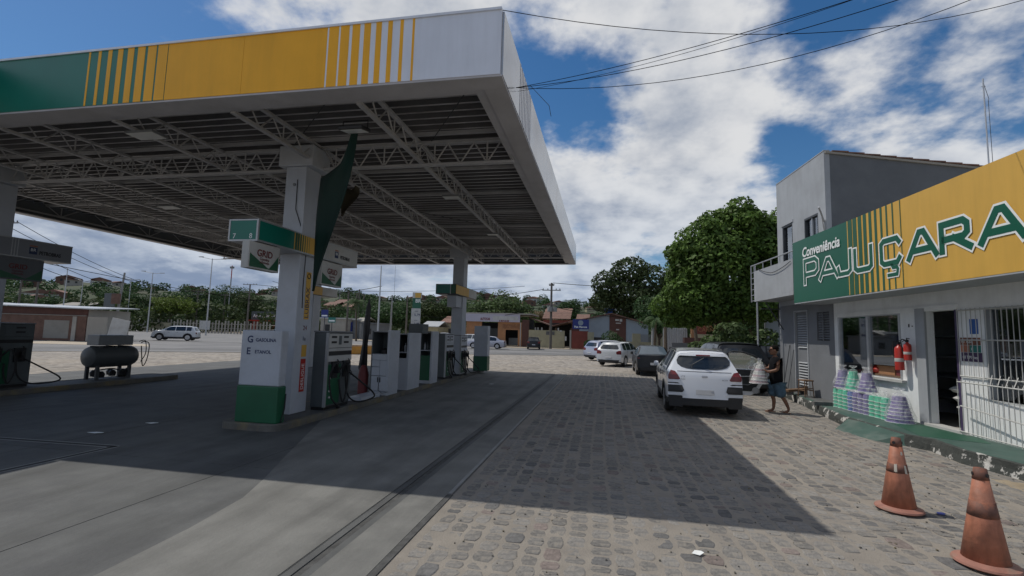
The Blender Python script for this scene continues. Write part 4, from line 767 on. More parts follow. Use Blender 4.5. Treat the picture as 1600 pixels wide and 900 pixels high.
# ---- grey two-storey building
BT0, BT1, BH = 3.72, 6.90, 7.33
gb = sthing('grey_building', 'grey two storey building with balcony behind the green sign', 'building')
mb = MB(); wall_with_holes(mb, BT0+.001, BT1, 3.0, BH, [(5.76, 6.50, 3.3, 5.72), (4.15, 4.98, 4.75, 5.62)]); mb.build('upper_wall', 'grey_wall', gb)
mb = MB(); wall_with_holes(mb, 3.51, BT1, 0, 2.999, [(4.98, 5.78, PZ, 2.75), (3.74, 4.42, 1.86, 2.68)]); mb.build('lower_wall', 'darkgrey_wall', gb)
zr = BH-.03
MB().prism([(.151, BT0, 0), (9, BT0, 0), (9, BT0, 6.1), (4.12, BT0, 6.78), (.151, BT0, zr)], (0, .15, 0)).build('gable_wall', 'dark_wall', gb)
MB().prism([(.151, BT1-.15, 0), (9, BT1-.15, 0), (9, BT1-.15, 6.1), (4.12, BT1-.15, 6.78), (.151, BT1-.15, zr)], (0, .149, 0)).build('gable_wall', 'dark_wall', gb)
MB().prism([(.02, BT0-.05, zr+.02), (9.1, BT0-.05, 6.12), (9.1, BT1+.05, 6.12), (.02, BT1+.05, zr+.02)], (0, 0, -.06)).build('roof', 'render', gb)
for k in range(20):        # gable edge tiles following the slope
    s_ = .2+k*.42; zf = lambda q_: zr+.02-(q_-.02)*(zr+.02-6.12)/9.08
    MB().prism([(s_, BT0-.07, zf(s_)+.005), (s_+.44, BT0-.07, zf(s_+.44)+.02), (s_+.44, BT0-.07, zf(s_+.44)+.06), (s_, BT0-.07, zf(s_)+.03)], (0, .3, 0)).build('ridge_tile', 'tile', gb)
B('parapet', (-.01, BT0-.0, BH+.001), (.16, BT1, BH+.03), 'grey_wall', gb)
B('ledge', (.16, BT0-.03, 5.02), (5.0, BT0-.001, 5.10), 'darkgrey_wall', gb)
wn = B('window', (.07, 4.15, 4.75), (.075, 4.98, 5.62), 'shop_glass', gb); B('frame', (.0, 4.15, 4.72), (.08, 4.20, 5.62), 'dark_metal', wn); B('frame', (.0, 4.93, 4.75), (.08, 4.98, 5.62), 'dark_metal', wn); B('frame', (.0, 4.20, 5.56), (.08, 4.93, 5.62), 'dark_metal', wn); B('frame', (.02, 4.54, 4.75), (.06, 4.58, 5.56), 'light_metal', wn)
B('curtain', (.14, 4.3, 4.75), (.145, 4.6, 5.6), 'dirty_white', gb)
bd = B('balcony_door', (.07, 5.76, 3.3), (.075, 6.50, 5.72), 'shop_glass', gb); B('frame', (.0, 5.76, 3.3), (.08, 5.81, 5.72), 'dark_metal', bd); B('frame', (.0, 6.44, 3.3), (.08, 6.50, 5.72), 'dark_metal', bd); B('frame', (.0, 5.81, 5.66), (.08, 6.44, 5.72), 'dark_metal', bd)
MB().box((.10, 5.8, 3.3), (.12, 6.1, 5.7)).build('curtain', 'dirty_white', gb)
for a in ((-.02, 5.70, 5.72), ): B('lintel', a, (.0, 6.56, 5.80), 'grey_wall', gb)
MB().box((1.5, BT0+.16, 2.9), (8.9, BT1-.16, 3.0)).build('floor', 'interior', gb); MB().box((2.0, BT0+.16, 3.0), (2.1, BT1-.16, 6.6)).build('inner_wall', 'interior', gb); MB().box((1.2, 3.6, 0), (1.3, BT1-.16, 2.9)).build('inner_wall', 'interior', gb)
# balcony
bl = bpy.data.objects.new('balcony', MB().box((-.80, 4.02, 3.16), (-.0, 6.93, 3.28)).build('tmp', 'grey_wall').data); bpy.data.objects.remove(bpy.data.objects['tmp']); col.objects.link(bl); bl.parent = gb
B('parapet', (-.80, 4.02, 3.281), (-.70, 6.93, 4.22), 'grey_wall', bl); B('parapet', (-.699, 6.83, 3.281), (-.0, 6.93, 3.6), 'grey_wall', bl)
MB().tube([(-.76, 4.05, 4.46), (-.76, 7.30, 4.46)], .022, 8).build('handrail', 'light_metal', bl)
for k in range(5): MB().tube([(-.76, 4.3+k*.65, 4.22), (-.76, 4.3+k*.65, 4.46)], .014, 6).build('rail_post', 'light_metal', bl)
for yy in (7.0, 7.30): MB().tube([(-.76, yy, 3.16), (-.76, yy, 4.46)], .02, 6).build('rail_post', 'light_metal', bl)
for k in range(6): MB().tube([(-.76, 7.0, 3.2+k*.2), (-.76, 7.30, 3.2+k*.2)], .013, 6).build('rail_bar', 'light_metal', bl)
hose([(-.83, 6.5, 4.26), (-.85, 5.9, 4.08), (-.84, 5.3, 3.98), (-.84, 4.6, 4.04), (-.83, 4.1, 4.15)], .010, bl, 'conduit'); bl.children[-1].data.materials[0] = M('light_metal')
MB().tube([(-.74, 6.86, 0), (-.74, 6.86, 3.16)], .032, 8).build('post', 'light_metal', bl)
for (a, b_) in (((-.05, 6.5, 2.2), (-.6, 6.5, 3.1)), ((-.05, 6.7, 2.9), (-.7, 6.7, 2.9)), ((-.1, 6.72, 2.3), (-.1, 6.72, 3.1))): MB().tube([a, b_], .02, 6).build('bracket', 'dark_metal', bl)
# wall lamp arm and downpipe near the corner
al = sthing('wall_arm', 'thin metal arm sticking out at the corner of the grey building', 'bracket', 0, 0, 0)
MB().tube([(-.05, 3.74, 5.25), (-.35, 3.3, 5.42), (-.5, 3.1, 5.5)], .022, 6).build('arm', 'light_metal', al); MB().tube([(-.05, 3.74, 5.0), (-.25, 3.45, 5.35)], .014, 6).build('brace', 'light_metal', al); MB().tube([(-.03, 3.73, 3.3), (-.03, 3.73, 5.3)], .02, 6).build('pipe', 'grey_metal', al)
# lower door with louvres, louvre vent
ld = B('door', (.05, 4.98, PZ), (.09, 5.78, 2.75), 'darkgrey_wall', gb)
for a, b_ in (((-.02, 4.94, PZ), (.07, 4.99, 2.79)), ((-.02, 5.77, PZ), (.07, 5.82, 2.79)), ((-.02, 4.99, 2.74), (.07, 5.77, 2.79))): B('frame', a, b_, 'grey_wall', ld)
for k in range(14): MB().box((-.01, -.28, -.012), (.01, .28, .03), T=Matrix.Translation((.03, 5.38, 2.6-k*.075)) @ Matrix.Rotation(R(35), 4, 'Y')).build('slat', 'grey_wall', ld)
for k in range(9): MB().box((-.01, -.28, -.012), (.01, .28, .03), T=Matrix.Translation((.03, 5.38, 1.15-k*.085)) @ Matrix.Rotation(R(35), 4, 'Y')).build('slat', 'grey_wall', ld)
lv = B('louvre_vent', (.10, 3.74, 1.86), (.12, 4.42, 2.68), 'interior', gb)
for k in range(11): MB().box((-.012, -.33, -.012), (.012, .33, .045), T=Matrix.Translation((.04, 4.08, 1.90+k*.072)) @ Matrix.Rotation(R(35), 4, 'Y')).build('slat', 'darkgrey_wall', lv)
B('frame', (-.012, 4.06, 1.86), (.0, 4.10, 2.68), 'darkgrey_wall', lv)
# antenna mast on the roof behind
am = thing('antenna_mast', 'thin lattice antenna mast rising behind the yellow sign', 'antenna', Lw(5.33, 5.0, 6.4))
MB().tube([(0, 0, 0), (0, 0, 3.65)], .022, 6).build('mast', 'light_metal', am); MB().tube([(.14, .05, 0), (.14, .05, 3.0)], .008, 5).build('guy_wire', 'dark_metal', am)
MB().tube([(0, 0, 3.55), (.16, .05, 3.0)], .007, 5).build('guy_wire', 'dark_metal', am); MB().tube([(-.06, 0, 3.4), (.06, 0, 3.4)], .008, 5).build('cross_bar', 'light_metal', am)
# ---- raised green platform, kerb, ramp
pf = sthing('shop_platform', None, None); pf['kind'] = 'structure'
pa = [(-.03, 9.4), (-.05, 6.9), (-.50, 4.2), (-.85, 2.6), (-1.18, .82), (-1.16, -1.02), (-.98, -1.38), (-1.10, -2.2), (-.95, -3.2), (-.9, -6.5), (.02, -6.5), (.02, 9.4)]
MB().prism([(x, y, PZ) for x, y in pa], (0, 0, -.22)).build('platform_top', 'platform_green', pf)
pk = pa[:10]; mb = MB(); rows = []
for off, z in ((0, PZ+.003), (.035, PZ-.01), (.05, .10), (.065, -.012)):
    r_ = []
    for i, (x, y) in enumerate(pk): r_.append((x-off-.01+.012*math.sin(i*7+z*20), y, z))
    rows.append(r_)
rs2 = []
for r_ in rows:       # subdivide for an uneven edge
    q_ = []
    for a, b_ in zip(r_[:-1], r_[1:]):
        for k in range(8):
            p_ = Vector(a).lerp(Vector(b_), k/8); p_.x += random.uniform(-.010, .010); q_.append(p_)
    q_.append(Vector(r_[-1])); rs2.append(q_)
mb.grid(rs2); mb.build('kerb_face', 'peeling', pf)
MB().prism([(-.98, 9.4, PZ+.004), (-.03, 9.4, PZ+.004), (-.03, 2.9, PZ+.004), (-.75, 2.9, PZ+.004)][::-1], (0, 0, -.003)).build('concrete_patch', 'dark_concrete', pf) if 0 else None
MB().prism([(-.06, 2.75, PZ+.004), (-.70, 2.75, PZ+.004), (-.38, 4.3, PZ+.004), (-.03, 6.8, PZ+.004), (-.0, 6.8, PZ+.004), (-.0, 2.75, PZ+.004)][::-1], (0, 0, -.003)).build('concrete_patch', 'dark_concrete', pf)
MB().prism([(-.05, .62, PZ+.004), (-.60, .50, PZ+.004), (-1.05, -1.15, PZ+.004), (-.28, -1.6, PZ+.004), (-.05, -1.1, PZ+.004)], (0, 0, -.003)).build('green_paint', 'platform_green2', pf)
mb = MB(); mb.add([(-1.19, .75, PZ-.004), (-1.17, -1.02, PZ-.004), (-1.5, -.45, .05), (-1.66, .42, -.012), (-1.55, -.7, -.012), (-1.17, -1.1, -.012), (-1.2, .95, -.012)], [(0, 3, 2, 1), (1, 2, 4), (1, 4, 5), (2, 3, 4), (0, 6, 3)]); mb.build('ramp', 'platform_green', pf)
MB().prism([(-.10, .35, PZ+.0045), (-.10, -.85, PZ+.0045), (-.0, -.85, PZ+.0045), (0, .35, PZ+.0045)], (0, 0, -.002)).build('door_mat', 'dirty_white', pf)
B('kerb_step', (-1.0, 2.62, PZ+.0), (-.55, 2.75, PZ+.09), 'kerb_dark', pf)
B('kerb_step', (-.55, 2.60, PZ+.0), (-.05, 2.72, PZ+.09), 'kerb_dark', pf)
# ---- folding security gate (two leaves) in front of the barred window
def gate(t0, t1, z0, z1, s0, s1, label, rails, n, slant=0.0):
    q = sthing('security_gate', label, 'gate', s0, t0, 0, 'white security bars beside the shop door'); d = Vector((s1-s0, t1-t0)); L = d.length; d.normalize(); ang = math.atan2(d.x, -d.y)
    for k in range(n+1):
        a = k/n*L; MB().box((d.x*a-.0045, d.y*a-.0045, z0), (d.x*a+.0045, d.y*a+.0045, z1)).build('bar', 'dirty_white', q)
    for zz in rails: MB().tube([(0, 0, zz), (d.x*L, d.y*L, zz)], .012, 4).build('rail', 'dirty_white', q)
    return q
g1 = gate(-.72, -3.4, 1.24, 2.50, -.03, -.03, 'upper fixed white bars over the stickers and window', (1.26, 1.92, 2.47), 26)
g2 = gate(-.76, -3.4, PZ+.03, 1.20, -.12, -.30, 'lower white barred gate leaf standing before the shop wall', (PZ+.06, 1.15), 26)
MB().tube([(-.005, -.05, .72), (-.10, -1.5, .60)], .014, 5).build('rail', 'dirty_white', g2)
for k in range(9): MB().tube([(-.0-.012*k, -.55-k*.16, 1.15), (.07, -.50-k*.16, 1.32)], .008, 4).build('bar', 'dirty_white', g2)
# ---- two fire extinguishers
def extinguisher(s, t, z, h, r_, label):
    q = sthing('fire_extinguisher', label, 'fire extinguisher', s, t, z, 'fire extinguishers hung on the shop wall')
    MB().lathe([(0, 0), (r_, 0), (r_, h*.80), (r_*.85, h*.88), (r_*.4, h*.94), (r_*.3, h), (0, h)], 18).build('cylinder', 'red', q, smooth=True)
    MB().lathe([(r_+.001, h*.32), (r_+.002, h*.33), (r_+.002, h*.45), (r_+.001, h*.46)], 18).build('label_band', 'dirty_white', q, smooth=True)
    MB().box((-.03, -.02, h), (.02, .02, h+.05)).tube([(-.0, 0, h+.04), (-.03, -.03, h+.08), (-.03, -.12, h+.07)], .010, 5).tube([(0, 0, h+.02), (-.04, .05, h+.03), (-.03, .10, h+.0)], .008, 5).build('valve', 'black', q)
    hose([(0, .02, h+.03), (-.05, .10, h+.05), (-.04, r_+.04, h*.7), (-.02, r_+.03, h*.35)], .010, q); return q
extinguisher(-.16, .70, 1.26, .55, .085, 'lower larger red fire extinguisher hung left on the wall'); extinguisher(-.14, .47, 1.48, .38, .07, 'upper smaller red fire extinguisher hung nearest the door')
# ---- stacks of basins in plastic wrap
def stack(s, t, z, r_, h, n, m_, label, taper=.0, rim='letter_white'):
    q = sthing('basin_stack', label, 'basins', s, t, z, 'plastic wrapped stacks of buckets and basins by the wall')
    for k in range(n):
        rr = r_*(1-taper*k/max(1, n-1)); zz = h*k/n; hh = h/n*1.3
        b_ = MB().lathe([(0, 0.0), (rr*.98, 0), (rr*1.0, .012), (rr*.93, .016), (rr*.84, hh), (0, hh)], 16, T=Matrix.Translation((0, 0, zz))).build('basin', m_, q, smooth=True)
        MB().lathe([(rr*.95, 0), (rr*1.03, .0), (rr*1.03, .010), (rr*.95, .012)], 16, T=Matrix.Translation((0, 0, zz-.001))).build('rim', rim, b_, smooth=True)
    rows = []; ns = 28
    for i, (f, zz) in enumerate(((1.06, .0), (1.09, .25), (1.04-taper*.3, .5), (1.0-taper*.6, .75), (.92-taper*.7, 1.0), (.5, 1.12), (.12, 1.2), (.16, 1.28), (.45, 1.36), (.3, 1.42))):
        rows.append([(r_*f*(1+random.uniform(-.09, .09))*math.cos(a), r_*f*(1+random.uniform(-.09, .09))*math.sin(a), h*zz+random.uniform(-.012, .012)*(zz > .1)) for a in [2*math.pi*j/ns for j in range(ns)]])
    MB().grid(rows, closed=True).build('plastic_wrap', 'wrap', q)
    return q
names = {'plastic_green': 'green', 'plastic_purple': 'purple', 'plastic_blue': 'blue'}
low = ['plastic_green', 'plastic_green', 'plastic_green', 'plastic_blue', 'plastic_purple', 'plastic_purple', 'plastic_purple', 'plastic_green', 'plastic_green', 'plastic_green']
ordn = ['farthest green', 'second farthest green', 'third farthest green, next to the blue', 'only blue', 'purple next to the blue', 'middle purple', 'purple next to the near greens', 'green next to the purples', 'middle near green', 'nearest green']
for k, m_ in enumerate(low): stack(-.50, 2.50-k*.205, PZ+.005, .098, .42, 5, m_, ordn[k]+' stack of wrapped buckets in the low row')
for t_, m_, lb in ((2.42, 'plastic_purple', 'left upper purple basin stack on the bucket row'), (1.98, 'plastic_green', 'upper green basin stack between two purple ones'), (1.45, 'plastic_purple', 'right upper purple basin stack on the bucket row')):
    stack(-.40, t_, PZ+.50, .20 if m_ != 'plastic_green' else .18, .40, 5, m_, lb, .45)
stack(-.42, .36, PZ+.005, .25, .50, 7, 'plastic_purple', 'large purple basin pyramid on the floor nearest the door', .45)
# ---- stool, broom sticks, plank
q = sthing('wooden_stool', 'small brown wooden stool against the grey wall by the louvred door', 'stool', -.30, 4.55, PZ); q.rotation_euler[2] += .1
B('seat', (-.14, -.17, .46), (.14, .17, .50), 'wood', q, bevel=.008)
for a in (-1, 1):
    for b_ in (-1, 1): MB().tube([(a*.11, b_*.14, .46), (a*.13, b_*.17, 0)], .016, 6).build('leg', 'wood', q)
for a in (-1, 1): MB().box((a*.12-.01, -.15, .18), (a*.12+.01, .15, .21)).build('stretcher', 'wood', q); MB().box((-.12, a*.155-.01, .24), (.12, a*.155+.01, .27)).build('stretcher', 'wood', q)
q = sthing('broom_stick', 'dark broom stick leaning left of the louvred door', 'broom', -.10, 6.15, PZ, 'sticks leaning on the grey wall'); MB().tube([(-.12, .1, 0), (.08, -.02, 1.5)], .012, 6).build('stick', 'dark_metal', q); B('brush', (-.2, -.02, 0), (-.04, .2, .08), 'dark_metal', q)
q = sthing('broom_stick', 'thin stick leaning closest to the louvred door frame', 'broom', -.08, 5.92, PZ, 'sticks leaning on the grey wall'); MB().tube([(-.12, .05, 0), (.06, -.05, 1.35)], .010, 6).build('stick', 'dark_metal', q); B('brush', (-.2, -.03, 0), (-.04, .12, .06), 'dark_metal', q)
q = MB().box((-.09, -.55, 0), (.09, .55, .07)).build('wooden_plank', 'wood', bevel=.008); q.location = Lw(-.30, 5.15, PZ+.10); q.rotation_euler = (0, 0, R(-50)); tag(q, 'brown wooden plank lying on blocks behind the walking man', 'plank')
for k, yy in enumerate((-.35, .35)):
    o = MB().box((-.09, -.06, 0), (.09, .06, .098)).build('support_block', 'kerb_dark'); o.location = q.location+Vector((math.sin(R(50))*yy, math.cos(R(50))*yy, -.099)); o.rotation_euler = (0, 0, R(-50)); tag(o, 'small dark block under the '+('near' if k == 0 else 'far')+' end of the wooden plank', 'block')
# ---- traffic cones
def cone(px, py, lab, kind, h=.78, tilt=(0, 0)):
    p = gnd(px, py, 0.0); q = thing('traffic_cone', lab, 'traffic cone', (p.x, p.y, 0), random.uniform(0, 3), 'worn orange traffic cones on the cobbles'); q.rotation_euler[0] = tilt[0]; q.rotation_euler[1] = tilt[1]
    rb_, rt_ = .165, .040; rad = lambda z: rb_+(rt_-rb_)*(z/h)
    def band(n_, z0, z1, m_, e=.0): return MB().lathe([(rad(z0)+e, z0), (rad((z0+z1)/2)+e, (z0+z1)/2), (rad(z1)+e, z1)], 28).build(n_, m_, q, smooth='full')
    band('body', .03, h, 'cone'); MB().lathe([(.0, .012), (.205, .008), (.222, .02), (.215, .035), (.18, .045), (.165, .055), (.0, .055)], 32).build('base', 'cone_base', q, smooth=True)
    band('top_rim', h-.085, h+.004, 'cone_dark', .003)
    for a_ in (.7, 2.8, 4.9): MB().lathe([(0, 0), (.016, 0), (.016, .004), (0, .004)], 8, T=Matrix.Rotation(a_, 4, 'Z') @ Matrix.Translation((rad(h-.05)+.003, 0, h-.045)) @ Matrix.Rotation(R(90), 4, 'Y')).build('hole', 'black', q)
    if kind == 0:
        band('tape_band', .41, .50, 'cone_dark', .002)
        for a_, z_ in ((3.9, .41), (4.6, .41), (5.3, .62), (2.9, .42), (1.2, .41), (4.4, .62), (3.7, .60)):
            mb = MB(); n_ = 4; hh = .085 if z_ < .5 else .035; wv = .28
            mb.grid([[((rad(z)+.004)*math.cos(a_+wv*i/n_), (rad(z)+.004)*math.sin(a_+wv*i/n_), z+random.uniform(-.006, .006)) for i in range(n_+1)] for z in (z_, z_+hh)]); mb.build('tape_scrap', 'cone_tape', q)
    else: band('tape_band', .40, .52, 'cone_dark', .002)
    return q
cone(1405, 797, 'farther orange traffic cone with torn white tape bands', 0, .77); cone(1541, 884, 'nearest orange traffic cone with dark worn band', 1, .78)
# ---- man carrying wrapped basins
MX, MY = 4.34, 13.40
mn = thing('person', 'man in black shirt, cap and denim shorts walking left with wrapped basins', 'person', (MX, MY, 0))
def skin_obj(name, verts, edges, m_, parent, sub=2, root=0):
    me = bpy.data.meshes.new(name); me.from_pydata([v[0] for v in verts], edges, []); me.materials.append(M(m_)); o = bpy.data.objects.new(name, me); col.objects.link(o); o.parent = parent
    sk = o.modifiers.new('skin', 'SKIN'); sk.use_smooth_shade = True
    for i, v in enumerate(verts): me.skin_vertices[0].data[i].radius = v[1] if isinstance(v[1], tuple) else (v[1], v[1]); me.skin_vertices[0].data[i].use_root = (i == root)
    q_ = o.modifiers.new('sub', 'SUBSURF'); q_.levels = sub; q_.render_levels = sub; return o
# faces -X; front leg left-forward, rear leg trailing right
V = [((0, 0, .86), (.10, .085)), ((-.01, 0, 1.02), (.10, .08)), ((-.01, 0, 1.20), (.11, .085)), ((-.0, 0, 1.32), (.09, .07)), ((-.02, 0, 1.41), .058), ((-.04, 0, 1.47), .052),
     ((-.02, .16, 1.33), .060), ((-.10, .20, 1.10), .045), ((-.30, .14, 1.06), .036), ((-.36, .12, 1.09), (.026, .030)),
     ((.0, -.16, 1.33), .060), ((-.04, -.20, 1.08), .045), ((-.24, -.14, 1.02), .036), ((-.31, -.12, 1.06), (.026, .030)),
     ((-.02, .09, .80), .085), ((-.10, .09, .48), .056), ((-.04, .09, .30), .050), ((-.06, .09, .08), .034), ((-.10, .09, .045), .034), ((-.20, .09, .025), (.022, .038)),
     ((.02, -.09, .80), .085), ((.06, -.09, .47), .056), ((.17, -.09, .29), .050), ((.24, -.09, .11), .034), ((.22, -.09, .06), .034), ((.12, -.09, .025), (.022, .038))]
Ed = [(0, 1), (1, 2), (2, 3), (3, 4), (4, 5), (3, 6), (6, 7), (7, 8), (8, 9), (3, 10), (10, 11), (11, 12), (12, 13), (0, 14), (14, 15), (15, 16), (16, 17), (17, 18), (18, 19), (0, 20), (20, 21), (21, 22), (22, 23), (23, 24), (24, 25)]
for (b_, sy) in ((9, 1), (13, -1)):
    bx, by, bz = V[b_][0]
    for k, (dx, dy, dz, ln) in enumerate(((-.02, .022*sy, .012, .9), (-.025, .008*sy, .01, 1.05), (-.025, -.006*sy, .008, 1.0), (-.022, -.020*sy, .004, .8), (-.005, -.030*sy, .02, .7))):
        i0 = len(V); V.append(((bx+dx, by+dy, bz+dz), .0105)); V.append(((bx+dx-.028*ln, by+dy*1.1, bz+dz-.006), .009)); V.append(((bx+dx-.040*ln, by+dy*1.1, bz+dz-.030*ln), .008)); Ed += [(b_, i0), (i0, i0+1), (i0+1, i0+2)]
skin_obj('body', V, Ed, 'skin', mn, 1)
hd = MB(); rows = []
for i, (z, fx, bx_, wy) in enumerate(((1.445, -.03, .02, .035), (1.462, -.115, .03, .045), (1.485, -.132, .045, .058), (1.52, -.128, .06, .068), (1.545, -.134, .072, .074), (1.575, -.122, .078, .078), (1.61, -.122, .078, .078), (1.65, -.10, .07, .072), (1.68, -.05, .03, .04))):
    rows.append([((fx+bx_)/2-.02+(bx_-fx)/2*math.cos(a), wy*math.sin(a), z) for a in [2*math.pi*j/16 for j in range(16)]])
hd.grid(rows, closed=True); hd.tube([(-.147, 0, 1.575), (-.172, 0, 1.535), (-.148, 0, 1.527)], [.008, .015, .012], 6); hd.tube([(-.146, -.022, 1.502), (-.156, 0, 1.503), (-.146, .022, 1.502)], .006, 5)
for sy in (-1, 1): hd.tube([(-.045, sy*.076, 1.53), (-.035, sy*.088, 1.56), (-.05, sy*.080, 1.585)], .012, 5)
hd.build('head', 'skin', mn, smooth='full')
for sy in (-1, 1): MB().lathe([(0, 0), (.007, .0), (.0, .006)], 8, T=Matrix.Translation((-.141, sy*.03, 1.572)) @ Matrix.Rotation(R(-90), 4, 'Y')).build('eye', 'black', mn)
mb = MB(); rows = []
for z, r_ in ((1.555, .070), (1.59, .083), (1.62, .082), (1.66, .072), (1.685, .040), (1.69, .0)): rows.append([(-.025+r_*1.12*math.cos(a)+(.02 if z < 1.57 else 0), r_*math.sin(a), z) for a in [2*math.pi*j/16 for j in range(16)]])
mb.grid(rows[:2], closed=True).build('hair', 'hair', mn, smooth='full')
mb = MB(); rows2 = []
for z, r_ in ((1.595, .088), (1.63, .087), (1.67, .074), (1.70, .04), (1.705, .001)): rows2.append([(-.025+r_*1.12*math.cos(a), r_*math.sin(a), z) for a in [2*math.pi*j/16 for j in range(16)]])
mb.grid(rows2, closed=True); mb.grid([[(-.10, y, 1.602), (-.17, y*1.0, 1.600), (-.215+abs(y)*.6, y, 1.588)] for y in (-.07, -.035, 0, .035, .07)]); mb.build('cap', 'hair', mn, smooth='full', solid=.004)
skin_obj('shirt', [((0, 0, .64), (.205, .175)), ((-.01, 0, .95), (.19, .16)), ((-.01, 0, 1.15), (.205, .165)), ((.0, 0, 1.30), (.19, .15)), ((-.01, 0, 1.40), (.095, .09)), ((-.015, .165, 1.335), .088), ((-.06, .195, 1.20), .082), ((0, -.165, 1.335), .088), ((-.025, -.195, 1.19), .082)], [(0, 1), (1, 2), (2, 3), (3, 4), (3, 5), (5, 6), (3, 7), (7, 8)], 'shirt', mn, 2)
skin_obj('shorts', [((0, 0, .82), (.185, .155)), ((-.02, .095, .72), .140), ((-.075, .10, .38), .125), ((.03, -.095, .72), .140), ((.072, -.10, .37), .125)], [(0, 1), (1, 2), (0, 3), (3, 4)], 'denim', mn, 2)
MB().grid([[(-.168+abs(y)*.25, y-.02, z) for y in (-.07, -.035, 0, .035, .07)] for z in (1.0, 1.12, 1.26)]).build('shirt_print', 'shirt_print', mn, solid=.004) if 0 else None
for (x, y, a) in ((-.135, .09, 0), (.16, -.09, .12)):
    o = MB().prism([(-.11, -.035, 0), (-.13, 0, 0), (-.11, .04, 0), (.09, .038, 0), (.13, 0, 0), (.09, -.035, 0)], (0, 0, -.016)).build('flip_flop', 'sandal', mn); o.location = (x, y, .020 + (0.0 if a == 0 else .012)); o.rotation_euler = (0, a, 0)
    o2 = MB().tube([(-.04, -.04, 0), (-.07, 0, .035), (-.04, .04, 0)], .006, 5).build('strap', 'sandal', o)
q = thing('carried_basins', 'stack of pale pink and white basins in clear plastic held by the walking man', 'basins', (MX-.42, MY+.0, .72))
for k in range(6):
    rr = .215-.022*k; zz = k*.075
    b_ = MB().lathe([(0, 0), (rr, 0), (rr*.96, .03), (rr*.8, .085), (0, .085)], 20, T=Matrix.Translation((k*.008, 0, zz))).build('basin', 'basin_pink' if k % 2 == 0 else 'dirty_white', q, smooth=True)
    MB().lathe([(rr*.97, -.003), (rr*1.04, -.003), (rr*1.04, .014), (rr*.97, .014)], 20, T=Matrix.Translation((k*.008, 0, zz))).build('rim', 'letter_white', b_, smooth=True)
rows = []
for f, zz in ((1.05, -.01), (1.0, .15), (.8, .35), (.6, .46), (.30, .53), (.20, .57), (.26, .60), (.20, .64)): rows.append([(.215*f*(1+random.uniform(-.08, .08))*math.cos(a)+.05*zz, .215*f*(1+random.uniform(-.08, .08))*math.sin(a), zz) for a in [2*math.pi*j/26 for j in range(26)]])
MB().grid(rows, closed=True).build('plastic_wrap', 'wrap', q)
